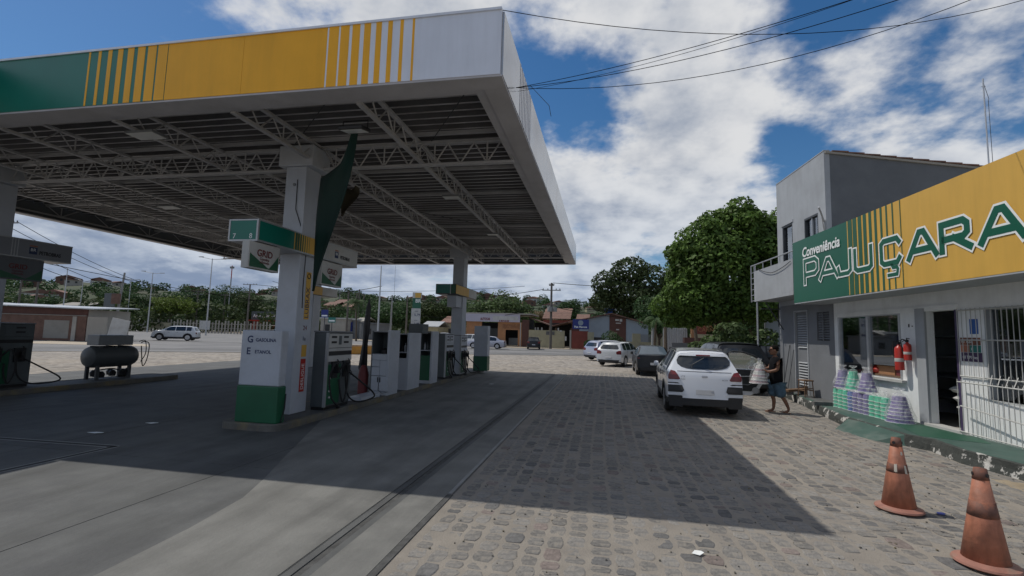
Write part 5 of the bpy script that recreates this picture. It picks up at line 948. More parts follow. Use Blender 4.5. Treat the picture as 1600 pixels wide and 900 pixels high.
# ================================================================ CARS
def interp(x, pts):
    if x <= pts[0][0]: return pts[0][1]
    for (a, b_), (c, d) in zip(pts[:-1], pts[1:]):
        if x <= c: return b_+(d-b_)*(x-a)/(c-a) if c > a else d
    return pts[-1][1]
def car(name, label, cat, loc, rz, paint, L=4.2, W=1.75, H=1.5, belt=.95, gc=.20, wr=.32, kind='hatch', glass='car_glass', clad=False, group='cars on the yard and the road', detail=1, rwin=None, lights=None, roof_rails=False, tumble=.34):
    q = thing(name, label, cat, loc, rz, group); yR, yF = -L/2, L/2; wy = (yR+.78*L/4.2, yF-.80*L/4.2)
    if kind == 'hatch':
        top = [(yR, H-.10), (yR+.36, H-.04), (yR+1.2, H), (.10, H-.01), (.42, H-.06), (yF-1.02, belt+.10), (yF-.35, belt-.03), (yF, belt-.14)]; ws = (.42, yF-1.02); rs = None
        gr = [(yR+.50, yR+.98), (yR+1.08, -.18), (-.10, .42+.45)]
    elif kind == 'sedan':
        top = [(yR, belt+.06), (yR+.55, belt+.09), (yR+1.15, H-.05), (yR+1.7, H), (.10, H-.01), (.42, H-.06), (yF-1.05, belt+.08), (yF-.35, belt-.05), (yF, belt-.16)]; ws = (.42, yF-1.05); rs = (yR+.55, yR+1.15)
        gr = [(yR+.95, -.22), (-.14, .42+.45)]
    wf = lambda y: W/2*(1-.045*max(0, (abs(y)-L*.33)/(L*.17))**2)
    bl_ = lambda y: min(belt+.03*(-y)/L, interp(y, top)-.02)
    Ra = wr+.055; ys = {yR, yR+.06, yR+.2, yR+.36, yF, yF-.06, yF-.2, yF-.35, -.5, .1}
    for a, _ in top: ys.add(a)
    for a, b_ in gr: ys |= {a, b_}
    for c in wy: ys |= {c+Ra*math.cos(a*math.pi/8)*1.0 for a in range(9)}
    ys |= {c+s_*(Ra+.002) for c in wy for s_ in (-1, 1)}
    ys = sorted(y for y in ys if yR-1e-6 <= y <= yF+1e-6); y2 = [ys[0]]
    for y in ys[1:]:
        if y-y2[-1] > .0015: y2.append(y)
    ys = y2
    def zbot(y):
        z = gc+.04+(.05 if y < yR+.15 or y > yF-.15 else 0)
        for c in wy:
            d = abs(y-c)
            if d <= Ra: z = max(z, wr+math.sqrt(max(0, Ra*Ra-d*d)))
        return z
    def yend(z, rear):      # plan shape of the ends by height
        if rear: return yR+(0 if z < .62 else (.05 if z < belt-.05 else (.05+(z-belt+.05)*(.62 if kind == 'hatch' else .25))))
        return yF-(0 if z < .5 else (z-.5)*.35)
    def sect(y):
        w_ = wf(y); t = interp(y, top); b_ = bl_(y); g_ = t-b_; zb = zbot(y); k = min(1, max(0, g_/.35))
        w5 = w_-.07-tumble*max(0, g_-.05)
        zm = max(zb+.02, .42); zs = max(zb+.04, b_-.13)
        pts = [(w_-.03, zb), (w_, zm), (w_, zs), (w_-.025, b_), (w_-.055, b_+.012), (w5, t-.06*k-.004), (w5-.09*min(1, .4+k), t-.012*k), ((w5-.09)*.5, t+.008), (0, t+.014)]
        out_ = []
        for j, (x, z) in enumerate(pts):
            yy = y
            if y == ys[0]: yy = yend(z, True)
            elif y == ys[-1]: yy = yend(z, False)
            elif y < yR+.45: yy = max(y, yend(z, True)+.03+(y-yR)*.25)
            elif y > yF-.4: yy = min(y, yend(z, False)-.03-(yF-y)*.25)
            out_.append((x, yy, z))
        return out_
    S = [sect(y) for y in ys]; parts = {}
    def face(tag_, vs): parts.setdefault(tag_, MB()).add(vs, [tuple(range(len(vs)))])
    for i in range(len(ys)-1):
        ym = (ys[i]+ys[i+1])/2; g_ = interp(ym, top)-bl_(ym)
        for j in range(8):
            for sx_ in (1, -1):
                a, b_, c, d = S[i][j], S[i+1][j], S[i+1][j+1], S[i][j+1]; vs = [(p[0]*sx_, p[1], p[2]) for p in (a, b_, c, d)]
                if sx_ < 0: vs = vs[::-1]
                tg = 'body'
                if j == 4 and any(g0 <= ym <= g1 for g0, g1 in gr) and g_ > .10: tg = 'side_window%d%d' % ([k for k, (g0, g1) in enumerate(gr) if g0 <= ym <= g1][0], sx_)
                if j >= 6 and ws[0] < ym < ws[1]: tg = 'windshield'
                if rs and j >= 6 and rs[0] < ym < rs[1]: tg = 'rear_window'
                if j == 0 and clad: tg = 'cladding'
                face(tg, vs)
    U_ = [-1, -.85, -.6, -.3, 0, .3, .6, .85, 1]
    def cap(Sx, rear, yb=.07):
        rows = []
        for j in range(6):
            x, y, z = Sx[j]; rows.append([(u*x, y+(-1 if rear else 1)*yb*(1-u*u), z) for u in U_])
        x5, y5, z5 = Sx[5]; rr = []
        for u in U_:
            xx = abs(u)*x5; zt = interp(-xx, [(-x5, z5), (-Sx[6][0], Sx[6][2]), (-Sx[7][0], Sx[7][2]), (0, Sx[8][2])])
            rr.append((u*x5, y5, zt))
        rows.append(rr)
        for j in range(6):
            for k in range(8):
                vs = [rows[j][k], rows[j][k+1], rows[j+1][k+1], rows[j+1][k]]
                if not rear: vs = vs[::-1]
                face('cladding' if (clad and j == 0) else 'body', vs)
    cap(S[0], True); cap(S[-1], False)
    for tg, mb in parts.items():
        nm = 'side_window' if tg.startswith('side') else tg
        mb.build(nm, {'body': paint, 'cladding': 'cladding'}.get(tg, glass), q, smooth=True, fix=(tg == 'body' or tg == 'cladding'))
    hw = lambda z: interp(z, [(p[2], p[0]) for p in S[0][:6]]) ; hwf = lambda z: interp(z, [(p[2], p[0]) for p in S[-1][:4]]+[(9, .6)])
    def over(nm, rows, m_, rear=True, off=.006, n_=10, xo=None):
        g_ = []
        for z, xa, xb in rows:
            r_ = []
            for k in range(n_+1):
                x = xa+(xb-xa)*k/n_; hwz = max(.2, hw(z) if rear else hwf(z)); x = max(-hwz*.995, min(hwz*.995, x)); u = min(1, abs(x)/hwz)
                y = yend(z, rear)+(-1 if rear else 1)*.07*(1-u*u)
                r_.append((x, y-(off if rear else -off), z))
            g_.append(r_)
        return MB().grid(g_).build(nm, m_, q, solid=.008)
    zt = interp(yR, top)
    if kind == 'hatch':
        w0 = hw(belt+.15)
        rows = rwin or [(belt+.06, -w0*.80, w0*.80), (belt+.12, -w0*.86, w0*.86), (zt-.16, -w0*.74, w0*.74), (zt-.10, -w0*.66, w0*.66)]
        over('rear_window', rows, glass)
    wl = hw(.8)
    LT = lights or [(.74, .66, .98), (.80, .60, 1.0), (.90, .62, 1.0), (.96, .80, .99)]
    for sx_ in (1, -1): over('tail_light', [(z, sx_*a*wl, sx_*b_*wl) for z, a, b_ in LT], 'tail_red', n_=5, off=.012)
    over('number_plate', [(.52, -.2, .2), (.64, -.2, .2)], 'plate', off=.014, n_=4)
    over('bumper_insert', [(.26, -wl*.8, wl*.8), (.40, -wl*.86, wl*.86)], 'cladding', off=.008)
    for sx_ in (1, -1): over('headlight', [(z, sx_*a, sx_*b_) for z, a, b_ in ((.60, W*.26, W*.43), (.72, W*.28, W*.44))], 'lamp_clear', False, n_=5, off=.012)
    over('grille', [(.40, -W*.28, W*.28), (.56, -W*.30, W*.30), (.66, -W*.22, W*.22)], 'cladding', False)
    over('number_plate', [(.42, -.2, .2), (.52, -.2, .2)], 'plate', False, off=.018, n_=4)
    B('underbody', (-W/2+.10, yR+.15, gc), (W/2-.10, yF-.15, .50), 'black', q)
    MB().box((-W/2+.22, wy[0]-.5, .45), (W/2-.22, wy[1]+.3, belt-.12)).build('cabin_interior', 'interior', q)
    for c in wy:
        for sx_ in (1, -1):
            T = Matrix.Translation((sx_*(W/2-.12), c, wr)) @ Matrix.Rotation(R(90), 4, 'Y')
            wh = MB().lathe([(.0, -.10), (wr*.68, -.10), (wr*.93, -.095), (wr, -.06), (wr, .06), (wr*.93, .095), (wr*.68, .10), (.0, .06)], 22, T=T).build('wheel', 'rubber', q, smooth=True)
            mb = MB(); mb.lathe([(wr*.50, .085*sx_), (wr*.66, .085*sx_), (wr*.66, .112*sx_), (wr*.60, .112*sx_)], 22, T=T)
            for k in range(6):
                a = k*math.pi/3; mb.box((-.022, .02, .08*sx_), (.022, wr*.60, .106*sx_), T=T @ Matrix.Rotation(a, 4, 'Z'))
            mb.lathe([(0, .075*sx_), (.06, .075*sx_), (.05, .112*sx_), (0, .112*sx_)], 12, T=T); mb.build('rim', 'rim', wh)
            if clad:
                ar = MB(); n_ = 12; arr = []
                for k in range(n_+1):
                    a = math.pi*k/n_; arr.append([(sx_*(W/2+o_), c+rr*math.cos(a), wr+rr*math.sin(a)) for rr, o_ in ((Ra-.01, .0), (Ra-.005, .012), (Ra+.05, .012), (Ra+.06, -.01))])
                ar.grid(arr).build('arch_trim', 'cladding', q)
    for sx_ in (1, -1):
        o = MB().lathe([(0, -.07), (.06, -.06), (.075, 0), (.06, .06), (0, .07)], 10, T=Matrix.Translation((sx_*(W/2+.06), .72 if kind == 'hatch' else .62, belt+.07)) @ Matrix.Rotation(R(90), 4, 'Y') , sy=.7).build('side_mirror', paint, q, smooth=True)
        if detail: 
            for yy in (-.35, .45): MB().box((sx_*(W/2-.004), yy-.08, belt-.16), (sx_*(W/2+.014), yy+.08, belt-.135)).build('door_handle', paint if not clad else 'cladding', q)
            for yy in (-.14, .86, -.98): MB().box((sx_*(W/2-.01), yy-.003, .42), (sx_*(W/2+.0012), yy+.003, belt-.04)).build('door_gap', 'black', q)
    return q, over, wl
# main white crossover, rear towards us
pr_ = gnd(1040, 645); pl_ = gnd(1150, 650)
sv, over, wl = car('parked_car', 'white crossover seen from behind with black cladding and its right door open', 'car', (2.42, 14.10, 0), R(-2.5), 'paint_white', tumble=.44, L=4.25, W=1.72, H=1.56, belt=.99, gc=.22, wr=.335, clad=True,
    rwin=[(1.09, -.25, .25), (1.105, -.40, .40), (1.14, -.51, .51), (1.20, -.585, .585), (1.28, -.60, .60), (1.36, -.56, .56), (1.40, -.50, .50)], lights=[(.84, .70, .96), (.86, .66, .99), (.95, .72, 1.0), (1.03, .80, .99), (1.05, .92, .98)])
for sx_ in (1, -1):
    over('bumper_cladding', [(.55, sx_*.50, sx_*.845), (.60, sx_*.46, sx_*.855), (.72, sx_*.50, sx_*.855), (.77, sx_*.60, sx_*.85)], 'cladding', off=.010, n_=6); over('corner_cladding', [(.22, sx_*.50, sx_*.82), (.46, sx_*.50, sx_*.86), (.475, sx_*.52, sx_*.86)], 'cladding', off=.014, n_=6)
    over('bumper_chrome', [(.49, sx_*.44, sx_*.74), (.525, sx_*.44, sx_*.74)], 'paint_white', off=.016, n_=5)
    MB().tube([(sx_*.55, -1.25, 1.50), (sx_*.56, -1.1, 1.545), (sx_*.57, .1, 1.555), (sx_*.57, .3, 1.50)], .020, 6).build('roof_rail', 'cladding', sv)
    MB().tube([(sx_*(wl*.70), -2.10, .85), (sx_*(wl*.73), -2.085, .95), (sx_*(wl*.80), -2.05, 1.03)], .006, 4).build('light_edge', 'black', sv)
over('lower_cladding', [(.27, -.50, .50), (.36, -.50, .50)], 'cladding', off=.012)
over('crease', [(1.028, -.60, .60), (1.036, -.60, .60)], 'cladding', off=.002)
over('emblem', [(.90, -.055, .055), (.925, -.07, .07), (.95, -.055, .055)], 'rim', off=.012, n_=4)
over('spoiler', [(1.395, -.60, .60), (1.43, -.56, .56)], 'paint_white', off=.05); over('brake_light', [(1.40, -.16, .16), (1.425, -.16, .16)], 'tail_red', off=.058, n_=5)
text('LTZ', .055, 'grey_metal', sv, (-.53, -2.175, .90), (1, 0, 0), (0, .05, 1), .002, name='badge'); text('FLEX', .045, 'grey_metal', sv, (-.53, -2.18, .84), (1, 0, 0), (0, .05, 1), .002, name='badge'); text('ACTIV', .045, 'grey_metal', sv, (.37, -2.178, .85), (1, 0, 0), (0, .05, 1), .002, name='badge')
MB().tube([(0, -2.05, 1.36), (-.25, -2.02, 1.20), (-.28, -2.05, 1.12)], .006, 4).build('wiper', 'black', sv)
MB().tube([(0, -.9, 1.52), (-.0, -1.3, 1.66)], .005, 4).build('antenna', 'black', sv)
# open right rear door seen from inside
dd = bpy.data.objects.new('open_door', None); col.objects.link(dd); dd.parent = sv; dd.location = (.90, -.12, 0); dd.rotation_euler = (0, 0, R(-4)); dd.scale = (1.06, 1, 1.04); dd['label'] = 'open rear passenger door with black inner trim'
outl = [(0, .36), (.04, .33), (.50, .33), (.66, .42), (.80, .66), (.98, .92), (1.0, 1.0)]
MB().prism([(x, 0, z) for x, z in outl]+[(.0, 0, 1.0)], (0, .05, 0)).build('door_panel', 'paint_white', dd, bevel=.01)
MB().prism([(.03, -.03, .44), (.52, -.03, .44), (.62, -.03, .52), (.74, -.03, .72), (.88, -.03, .92), (.88, -.03, .985), (.03, -.03, .985)], (0, .03, 0)).build('door_trim', 'interior', dd, bevel=.008)
MB().tube([(.0, .02, 1.0), (.0, .02, 1.40), (.12, .02, 1.44), (.35, .02, 1.43), (.6, .02, 1.35), (.85, .02, 1.18), (.99, .02, 1.02)], .020, 6).build('window_frame', 'paint_dark', dd)
MB().prism([(.02, .0, 1.0), (.95, .0, 1.0), (.82, .0, 1.18), (.58, .0, 1.33), (.33, .0, 1.41), (.02, .0, 1.40)], (0, .004, 0)).build('door_glass', 'shop_glass', dd)
MB().tube([(.15, -.045, .80), (.62, -.045, .82)], .014, 6).build('armrest', 'grey_metal', dd); MB().tube([(.15, -.045, .62), (.45, -.045, .60), (.52, -.045, .64)], .010, 6).build('pocket', 'grey_metal', dd)
MB().lathe([(0, 0), (.08, 0), (.08, .02), (0, .02)], 16, T=Matrix.Translation((.62, -.035, .47)) @ Matrix.Rotation(R(90), 4, 'X')).build('speaker', 'plate', dd)
car('parked_car', 'black hatchback seen from behind, parked in the sun left of the white crossover', 'car', (2.36, 25.6, 0), R(0), 'paint_black', L=4.1, W=1.66, H=1.42, belt=.92, kind='sedan', glass='car_glass_grey', lights=[(.80, .84, .99), (.86, .84, .99)])
car('parked_car', 'white pickup style car with red tail light left of the black hatchback', 'car', (1.05, 31.8, 0), R(-22), 'paint_palegrey', L=4.0, W=1.66, H=1.50, belt=.98)
car('parked_car', 'silver hatchback half hidden behind the white pickup style car', 'car', (.55, 37.8, 0), R(-50), 'paint_silver', L=4.1, W=1.7, H=1.52, belt=.98)
car('parked_car', 'black utility vehicle seen from behind over the open door of the white crossover', 'car', (4.55, 19.6, 0), R(2), 'paint_dark', L=4.5, W=1.85, H=1.72, belt=1.12, wr=.36)
car('parked_car', 'dark car in the shade behind the balcony post', 'car', (7.5, 25.5, 0), R(88), 'paint_black', L=4.4, W=1.8, H=1.62, belt=1.05)
car('parked_car', 'black hatchback parked before the cream wall across the road', 'car', (-8.6, 59.5, 0), R(8), 'paint_black', L=3.9, W=1.66, H=1.50, belt=.95)
car('driving_car', 'silver sedan on the road in front of the car repair shop', 'car', (-13.7, 55.5, 0), R(92), 'paint_silver', L=4.6, W=1.78, H=1.46, belt=.92, kind='sedan')
car('parked_car', 'white car behind the silver sedan at the repair shop door', 'car', (-18.0, 63.5, 0), R(60), 'paint_palegrey', L=4.3, W=1.78, H=1.62, belt=1.0)
car('driving_car', 'white sport utility car with black trim driving left on the far road', 'car', (-48.2, 46.8, 0), R(118), 'paint_palegrey', L=4.4, W=1.82, H=1.66, belt=1.08, wr=.37, clad=True)
car('driving_car', 'small pale hatchback far off before the row of trees', 'car', (-69, 92, 0), R(100), 'paint_palegrey', L=4.0, W=1.7, H=1.5)
car('parked_car', 'white car behind the racks beyond the pump island', 'car', (-22.5, 66, 0), R(200), 'paint_palegrey', L=4.4, W=1.85, H=1.7, belt=1.1)
# ================================================================ TREES
def leaf_mesh(blobs, n, size, seed, gap=.0):
    g = np.random.default_rng(seed); bl = np.array(blobs, float); wts = (bl[:, 3]*bl[:, 4]+bl[:, 4]*bl[:, 5]+bl[:, 3]*bl[:, 5]); wts /= wts.sum()
    idx = g.choice(len(bl), n, p=wts); d = g.normal(size=(n, 3)); d /= np.linalg.norm(d, axis=1)[:, None]
    # lumpy clumps
    k = g.normal(size=(len(bl), 10, 3)); k /= np.linalg.norm(k, axis=2)[..., None]
    dots = np.einsum('ijk,ik->ij', k[idx], d).max(axis=1); rad = (.62+.40*np.clip((dots-.45)/.55, 0, 1)+g.normal(0, .035, n))*(1-.28*g.random(n)**3)
    P = bl[idx, :3]+d*bl[idx, 3:6]*rad[:, None]
    nrm = d*.8+g.normal(0, .55, (n, 3))+np.array([0, 0, .35]); nrm /= np.linalg.norm(nrm, axis=1)[:, None]
    t = np.cross(nrm, g.normal(size=(n, 3))); t /= np.linalg.norm(t, axis=1)[:, None]; b_ = np.cross(nrm, t)
    s_ = size*(.6+.8*g.random(n))[:, None]
    V_ = np.stack([P-t*s_, P-b_*s_*.55+nrm*s_*.12, P+t*s_, P+b_*s_*.55+nrm*s_*.12], 1).reshape(-1, 3)
    me = bpy.data.meshes.new('crown'); me.vertices.add(4*n); me.vertices.foreach_set('co', V_.ravel()); me.loops.add(4*n); me.loops.foreach_set('vertex_index', np.arange(4*n)); me.polygons.add(n)
    me.polygons.foreach_set('loop_start', np.arange(0, 4*n, 4)); me.polygons.foreach_set('loop_total', np.full(n, 4)); me.update(calc_edges=True); return me
def blobs_for(w_, h_, z0, k, seed, flat=1.0):
    g = random.Random(seed); out_ = []
    for i in range(k):
        a = g.uniform(0, 6.283); r_ = g.uniform(.0, .62)*w_/2; zz = g.uniform(.22, .8)
        taper = 1-.5*abs(zz-.4); out_.append((r_*math.cos(a)*taper, r_*math.sin(a)*taper, z0+h_*zz, w_*g.uniform(.17, .27), w_*g.uniform(.17, .27), h_*g.uniform(.18, .27)*flat))
    return out_
CROWNS = {}
def tree(label, loc, w_, H, z0, m_='leaf_dark', n=5000, size=.22, seed=1, k=14, group='trees beyond the road', trunk_r=.16, name='tree', lean=0, flat=1.0):
    q = thing(name, label, 'tree', loc, random.uniform(0, 6.28) if seed < 100 else 0, group); key = (round(w_/H, 1), seed, m_, n)
    bl = blobs_for(w_, H-z0, z0, k, seed, flat); me = leaf_mesh(bl, n, size, seed); me.materials.append(M(m_)); o = bpy.data.objects.new('crown', me); col.objects.link(o); o.parent = q
    mb = MB(); zt = z0+(H-z0)*.55; mb.tube([(0, 0, -.1), (lean*.3, .05, z0*.5), (lean*.6, 0, z0), (lean, 0, zt)], [trunk_r*1.25, trunk_r, trunk_r*.8, trunk_r*.35], 8)
    for b_ in bl[::2]: mb.tube([(lean*.5, 0, z0*.8), ((b_[0]+lean)*.5, b_[1]*.5, (z0+b_[2])/2), b_[:3]], [trunk_r*.5, trunk_r*.3, trunk_r*.1], 5)
    mb.build('trunk', 'bark', q); return q
def palm(label, loc, H, r_=2.0, n=16, lean=.4, m_='leaf_palm', seed=0, droop=1.0):
    g = random.Random(seed); q = thing('palm_tree', label, 'palm', loc, g.uniform(0, 6.28), 'palm trees'); mb = MB()
    mb.tube([(0, 0, 0), (lean*.3, 0, H*.4), (lean*.7, 0, H*.75), (lean, 0, H)], [.16, .12, .10, .09], 8); mb.build('trunk', 'bark', q)
    mb = MB()
    for k in range(n):
        a = 2*math.pi*k/n+g.uniform(-.2, .2); el = g.uniform(-.2, 1.0); L_ = r_*g.uniform(.8, 1.15); P = []
        for i in range(9):
            u = i/8; x = L_*u*math.cos(el)*(1-.15*u); z = L_*(u*math.sin(el)-.75*droop*u*u); P.append(Vector((lean+x*math.cos(a), x*math.sin(a), H+z)))
        side = Vector((-math.sin(a), math.cos(a), 0))
        mb.tube(P, [.025]*8+[.006], 3, cap=False)
        for i in range(1, 9):
            for j in range(3):
                p = P[i-1].lerp(P[i], j/3); d = (P[i]-P[i-1]).normalized(); ll = L_*.30*math.sin(math.pi*min(1, (i+j/3)/9*.9+.1))
                for s_ in (1, -1):
                    tip = p+side*s_*ll*.75+d*ll*.5+Vector((0, 0, -ll*.45)); mb.add([p-d*.03, p+d*.05, tip], [(0, 1, 2)])
    mb.build('crown', m_, q); return q
# big almond tree beside the grey building
bt = [(0, 0, 5.3, 3.2, 2.9, 2.6), (2.0, .3, 7.1, 2.5, 2.4, 1.9), (-.6, -.2, 6.6, 2.5, 2.3, 2.0), (1.0, 0, 7.9, 2.0, 2.0, 1.25), (-1.9, 0, 4.5, 1.8, 1.8, 1.9), (-2.3, .2, 3.2, 1.3, 1.5, 1.1), (2.6, -.3, 5.4, 2.3, 2.2, 2.2), (3.6, .5, 6.9, 2.0, 2.2, 1.9), (-1.2, -.8, 3.4, 1.8, 1.4, 1.1), (.9, -.9, 3.4, 2.0, 1.5, 1.0), (3.2, -.4, 3.6, 1.9, 1.6, 1.1), (-1.7, 0, 5.8, 1.7, 1.8, 1.4), (4.8, .3, 5.0, 1.8, 2, 1.8)]
_g = random.Random(3); bt.append((4.4, .3, 7.9, 1.8, 1.8, 1.45)); bt.append((.2, 0, 7.9, 1.6, 1.6, 1.1)); bt0 = list(bt)
for b_ in bt0:
    for _k in range(5):
        v_ = Vector((_g.gauss(0, 1), _g.gauss(0, 1)-.5, _g.gauss(0, 1)+.15)).normalized(); f_ = _g.uniform(.72, .92); r_ = _g.uniform(.45, .85)
        z_ = b_[2]+v_.z*b_[5]*f_
        if z_ > 2.6: bt.append((b_[0]+v_.x*b_[3]*f_, b_[1]+v_.y*b_[4]*f_, z_, r_, r_, r_*.85))
p = at(1128, 540, 28.5); q = thing('almond_tree', 'large dense bright green tree left of the grey building', 'tree', (p.x+.25, 28.5, 0))
me = leaf_mesh(bt, 60000, .122, 41); me.materials.append(M('leaf_big')); o = bpy.data.objects.new('crown', me); col.objects.link(o); o.parent = q; o.location.z = .25
mb = MB(); mb.tube([(-.6, 0, 0), (-.4, .1, 1.5), (-.2, 0, 2.8), (.2, 0, 4.5)], [.26, .20, .17, .1], 9)
for b_ in bt0: mb.tube([(-.2, 0, 2.5), (b_[0]*.5, b_[1]*.5, 3+(b_[2]-3)*.5), b_[:3]], [.12, .08, .03], 5)
mb.build('trunk', 'bark', q)
sb = [(0, 0, .9, 1.0, .8, .7), (1.2, .1, .8, .9, .8, .6), (-.9, 0, .7, .7, .6, .5), (.5, 0, 1.6, .8, .7, .6), (2.0, 0, 1.2, .8, .7, .7)]
p = at(1125, 520, 25.5); q = thing('leafy_bush', 'leafy green bush growing out under the big tree behind the parked vehicles', 'bush', (p.x, 25.5, .55)); me = leaf_mesh(sb, 2600, .11, 5); me.materials.append(M('leaf_pale')); o = bpy.data.objects.new('foliage', me); col.objects.link(o); o.parent = q
MB().tube([(0, 0, -.6), (.1, 0, .3), (.4, 0, 1.2)], [.05, .04, .02], 6).build('stem', 'bark', q)
# dark tree in the middle distance
p = at(985, 540, 52); bt2 = [(-2.2, 0, 6.4, 1.7, 1.8, 1.5), (0, .3, 7.8, 2.1, 1.8, 1.5), (1.9, 0, 6.7, 2.0, 1.8, 1.7), (-.8, 0, 5.6, 2.4, 2.0, 1.6), (1.0, 0, 5.0, 2.3, 2.0, 1.5), (-2.6, 0, 4.7, 1.5, 1.5, 1.2), (3.2, 0, 5.2, 1.8, 1.8, 1.8), (3.3, .2, 3.6, 1.7, 1.6, 1.3), (.4, 0, 3.9, 2.0, 1.6, 1.2)]
q = thing('dark_tree', 'dark olive tree with open crown behind the grey gabled house', 'tree', (p.x, 76, 0), 0, None, 1.55); me = leaf_mesh(bt2, 13000, .16, 9); me.materials.append(M('leaf_olive')); o = bpy.data.objects.new('crown', me); col.objects.link(o); o.parent = q; q.location.x = at(985, 540, 76).x
mb = MB(); mb.tube([(0, 0, 0), (.1, 0, 3.5), (0, 0, 5.5)], [.3, .2, .1], 8)
for b_ in bt2: mb.tube([(.1, 0, 3), (b_[0]*.5, 0, b_[2]*.7), b_[:3]], [.13, .08, .03], 5)
mb.build('trunk', 'bark', q)
for (px, py, Y, H, r_, sd_, lab, m_, dr_) in ((1040, 560, 40, 5.6, 2.1, 3, 'palm with drooping pale fronds left of the big tree', 'leaf_palm', 1.6), (1022, 560, 47, 3.6, 2.0, 6, 'green palm low between the house gable and the big tree', 'leaf_palm', 1.2),
    (742, 540, 88, 7.4, 3.4, 8, 'tall palm leaning behind the repair shop', 'leaf_palm', 1.0), (556, 540, 70, 6.2, 3.0, 11, 'dark wind blown palm right of the blue gates', 'leaf_palm', 1.1), (770, 540, 95, 6.4, 3.2, 12, 'palm among the pale green trees behind the repair shop', 'leaf_pale', 1.0),
    (690, 530, 110, 6.5, 3.4, 14, 'small palm in the distance behind the price totem', 'leaf_palm', 1.0), (655, 530, 112, 6.8, 3.2, 17, 'distant palm right behind the price totem top', 'leaf_palm', 1.0), (872, 520, 120, 8.6, 3.2, 18, 'distant palm behind the utility pole', 'leaf_palm', 1.0), (385, 500, 150, 9, 4, 19, 'distant palm at the end of the tree row by the feed store', 'leaf_palm', 1)):
    p = at(px, py, Y); palm(lab, (p.x, Y, -.05), H, r_, 15 if Y > 60 else 8, .5, m_, sd_, dr_)
tl = [  # px, Y, width, height, z0, material, n, label
 (172, 118, 17, 15.5, 3, 'leaf_dark', 'dark tree at the left end of the tree row by the brick hut'), (205, 124, 16, 15, 3, 'leaf_dark', 'second dark tree of the row, behind the leaning pole'), (232, 128, 15, 14, 3, 'leaf_olive', 'olive tree left of the lime flat tree'),
 (264, 100, 14, 8.8, 4.2, 'leaf_lime', 'flat topped lime green tree behind the white utility car'), (300, 130, 18, 16.5, 3, 'leaf_dark', 'dark tree right of the lime flat tree'), (330, 134, 17, 17, 3, 'leaf_dark', 'large dark tree behind the tall lamp mast'), (362, 128, 18, 18, 3, 'leaf_dark', 'tallest rounded dark tree in the left row'),
 (392, 124, 15, 14, 3, 'leaf_olive', 'olive tree left of the feed store'), (420, 140, 18, 15, 3, 'leaf_dark', 'dark tree behind the feed store sign'), (120, 105, 12, 10.5, 2.5, 'leaf_olive', 'olive tree behind the brick hut'), (75, 110, 12, 11, 2.5, 'leaf_dark', 'dark tree behind the brick hut, left one'), (30, 120, 13, 12, 2.5, 'leaf_dark', 'dark tree at the far left beyond the pump'),
 (600, 96, 16, 8.5, 2, 'leaf_dark', 'broad dark tree behind the closed parasol'), (640, 104, 14, 9.0, 2, 'leaf_dark', 'dark tree behind the price totem'), (672, 98, 13, 8.5, 2, 'leaf_olive', 'olive tree between the totem and the far pillar'), (705, 104, 13, 9.5, 2, 'leaf_dark', 'dark tree just left of the far pillar'), (575, 108, 14, 10, 2, 'leaf_dark', 'dark tree behind the wind blown palm'), (530, 125, 12, 9, 2, 'leaf_dark', 'dark tree behind the red brick houses'),
 (780, 90, 13, 10.2, 2, 'leaf_pale', 'pale green feathery tree behind the repair shop sign'), (806, 92, 11, 9.2, 2, 'leaf_pale', 'pale green tree at the right end of the repair shop roof'), (752, 92, 11, 8.6, 2, 'leaf_pale', 'pale green tree left behind the repair shop'), (838, 98, 10, 6.6, 2, 'leaf_dry', 'yellowish brown bushy tree above the tiled roofs'), (888, 108, 8, 10.2, 3, 'leaf_dark', 'small dark tree right of the utility pole'),
 (945, 92, 9, 6.6, 2, 'leaf_dark', 'low dark tree left behind the blue water tank'), (1030, 60, 8, 7.0, 2, 'leaf_dark', 'dark tree filling behind the pale palms'), (1075, 56, 9, 7.5, 1.5, 'leaf_dark', 'shaded tree behind the big bright tree'), (1180, 44, 9, 7.0, 1.2, 'leaf_dark', 'shaded tree behind the balcony post'), (1135, 52, 9, 8.0, 1.0, 'leaf_olive', 'shaded olive tree behind the red wall')]
for i, (px, Y, w_, H, z0, m_, lab) in enumerate(tl):
    if px < 500 and m_ != 'leaf_lime': H = 2+(H-2)*.80; w_ *= .92
    p = at(px, 500, Y); tree(lab, (p.x, Y, -.05), w_, H, z0, m_, 5200, .24 if Y > 80 else .18, 200+i, 17)
for (px, Y, lab, w_) in ((955, 61.5, 'round dark bush in front of the brown gable panel', 2.6), (921, 62.3, 'thin dry bush at the foot of the blue sign', 1.5)):
    p = at(px, 530, Y); q = thing('garden_bush', lab, 'bush', (p.x, Y, 0)); me = leaf_mesh([(0, 0, 1.5 if w_ > 2 else .7, w_*.5, w_*.5, w_*.42), (w_*.2, 0, 1.1 if w_ > 2 else .5, w_*.4, w_*.4, w_*.35)], 900, .12, 77); me.materials.append(M('leaf_dark')); o = bpy.data.objects.new('foliage', me); col.objects.link(o); o.parent = q; MB().tube([(0, 0, 0), (0, 0, 1.2)], .05, 6).build('stem', 'bark', q)
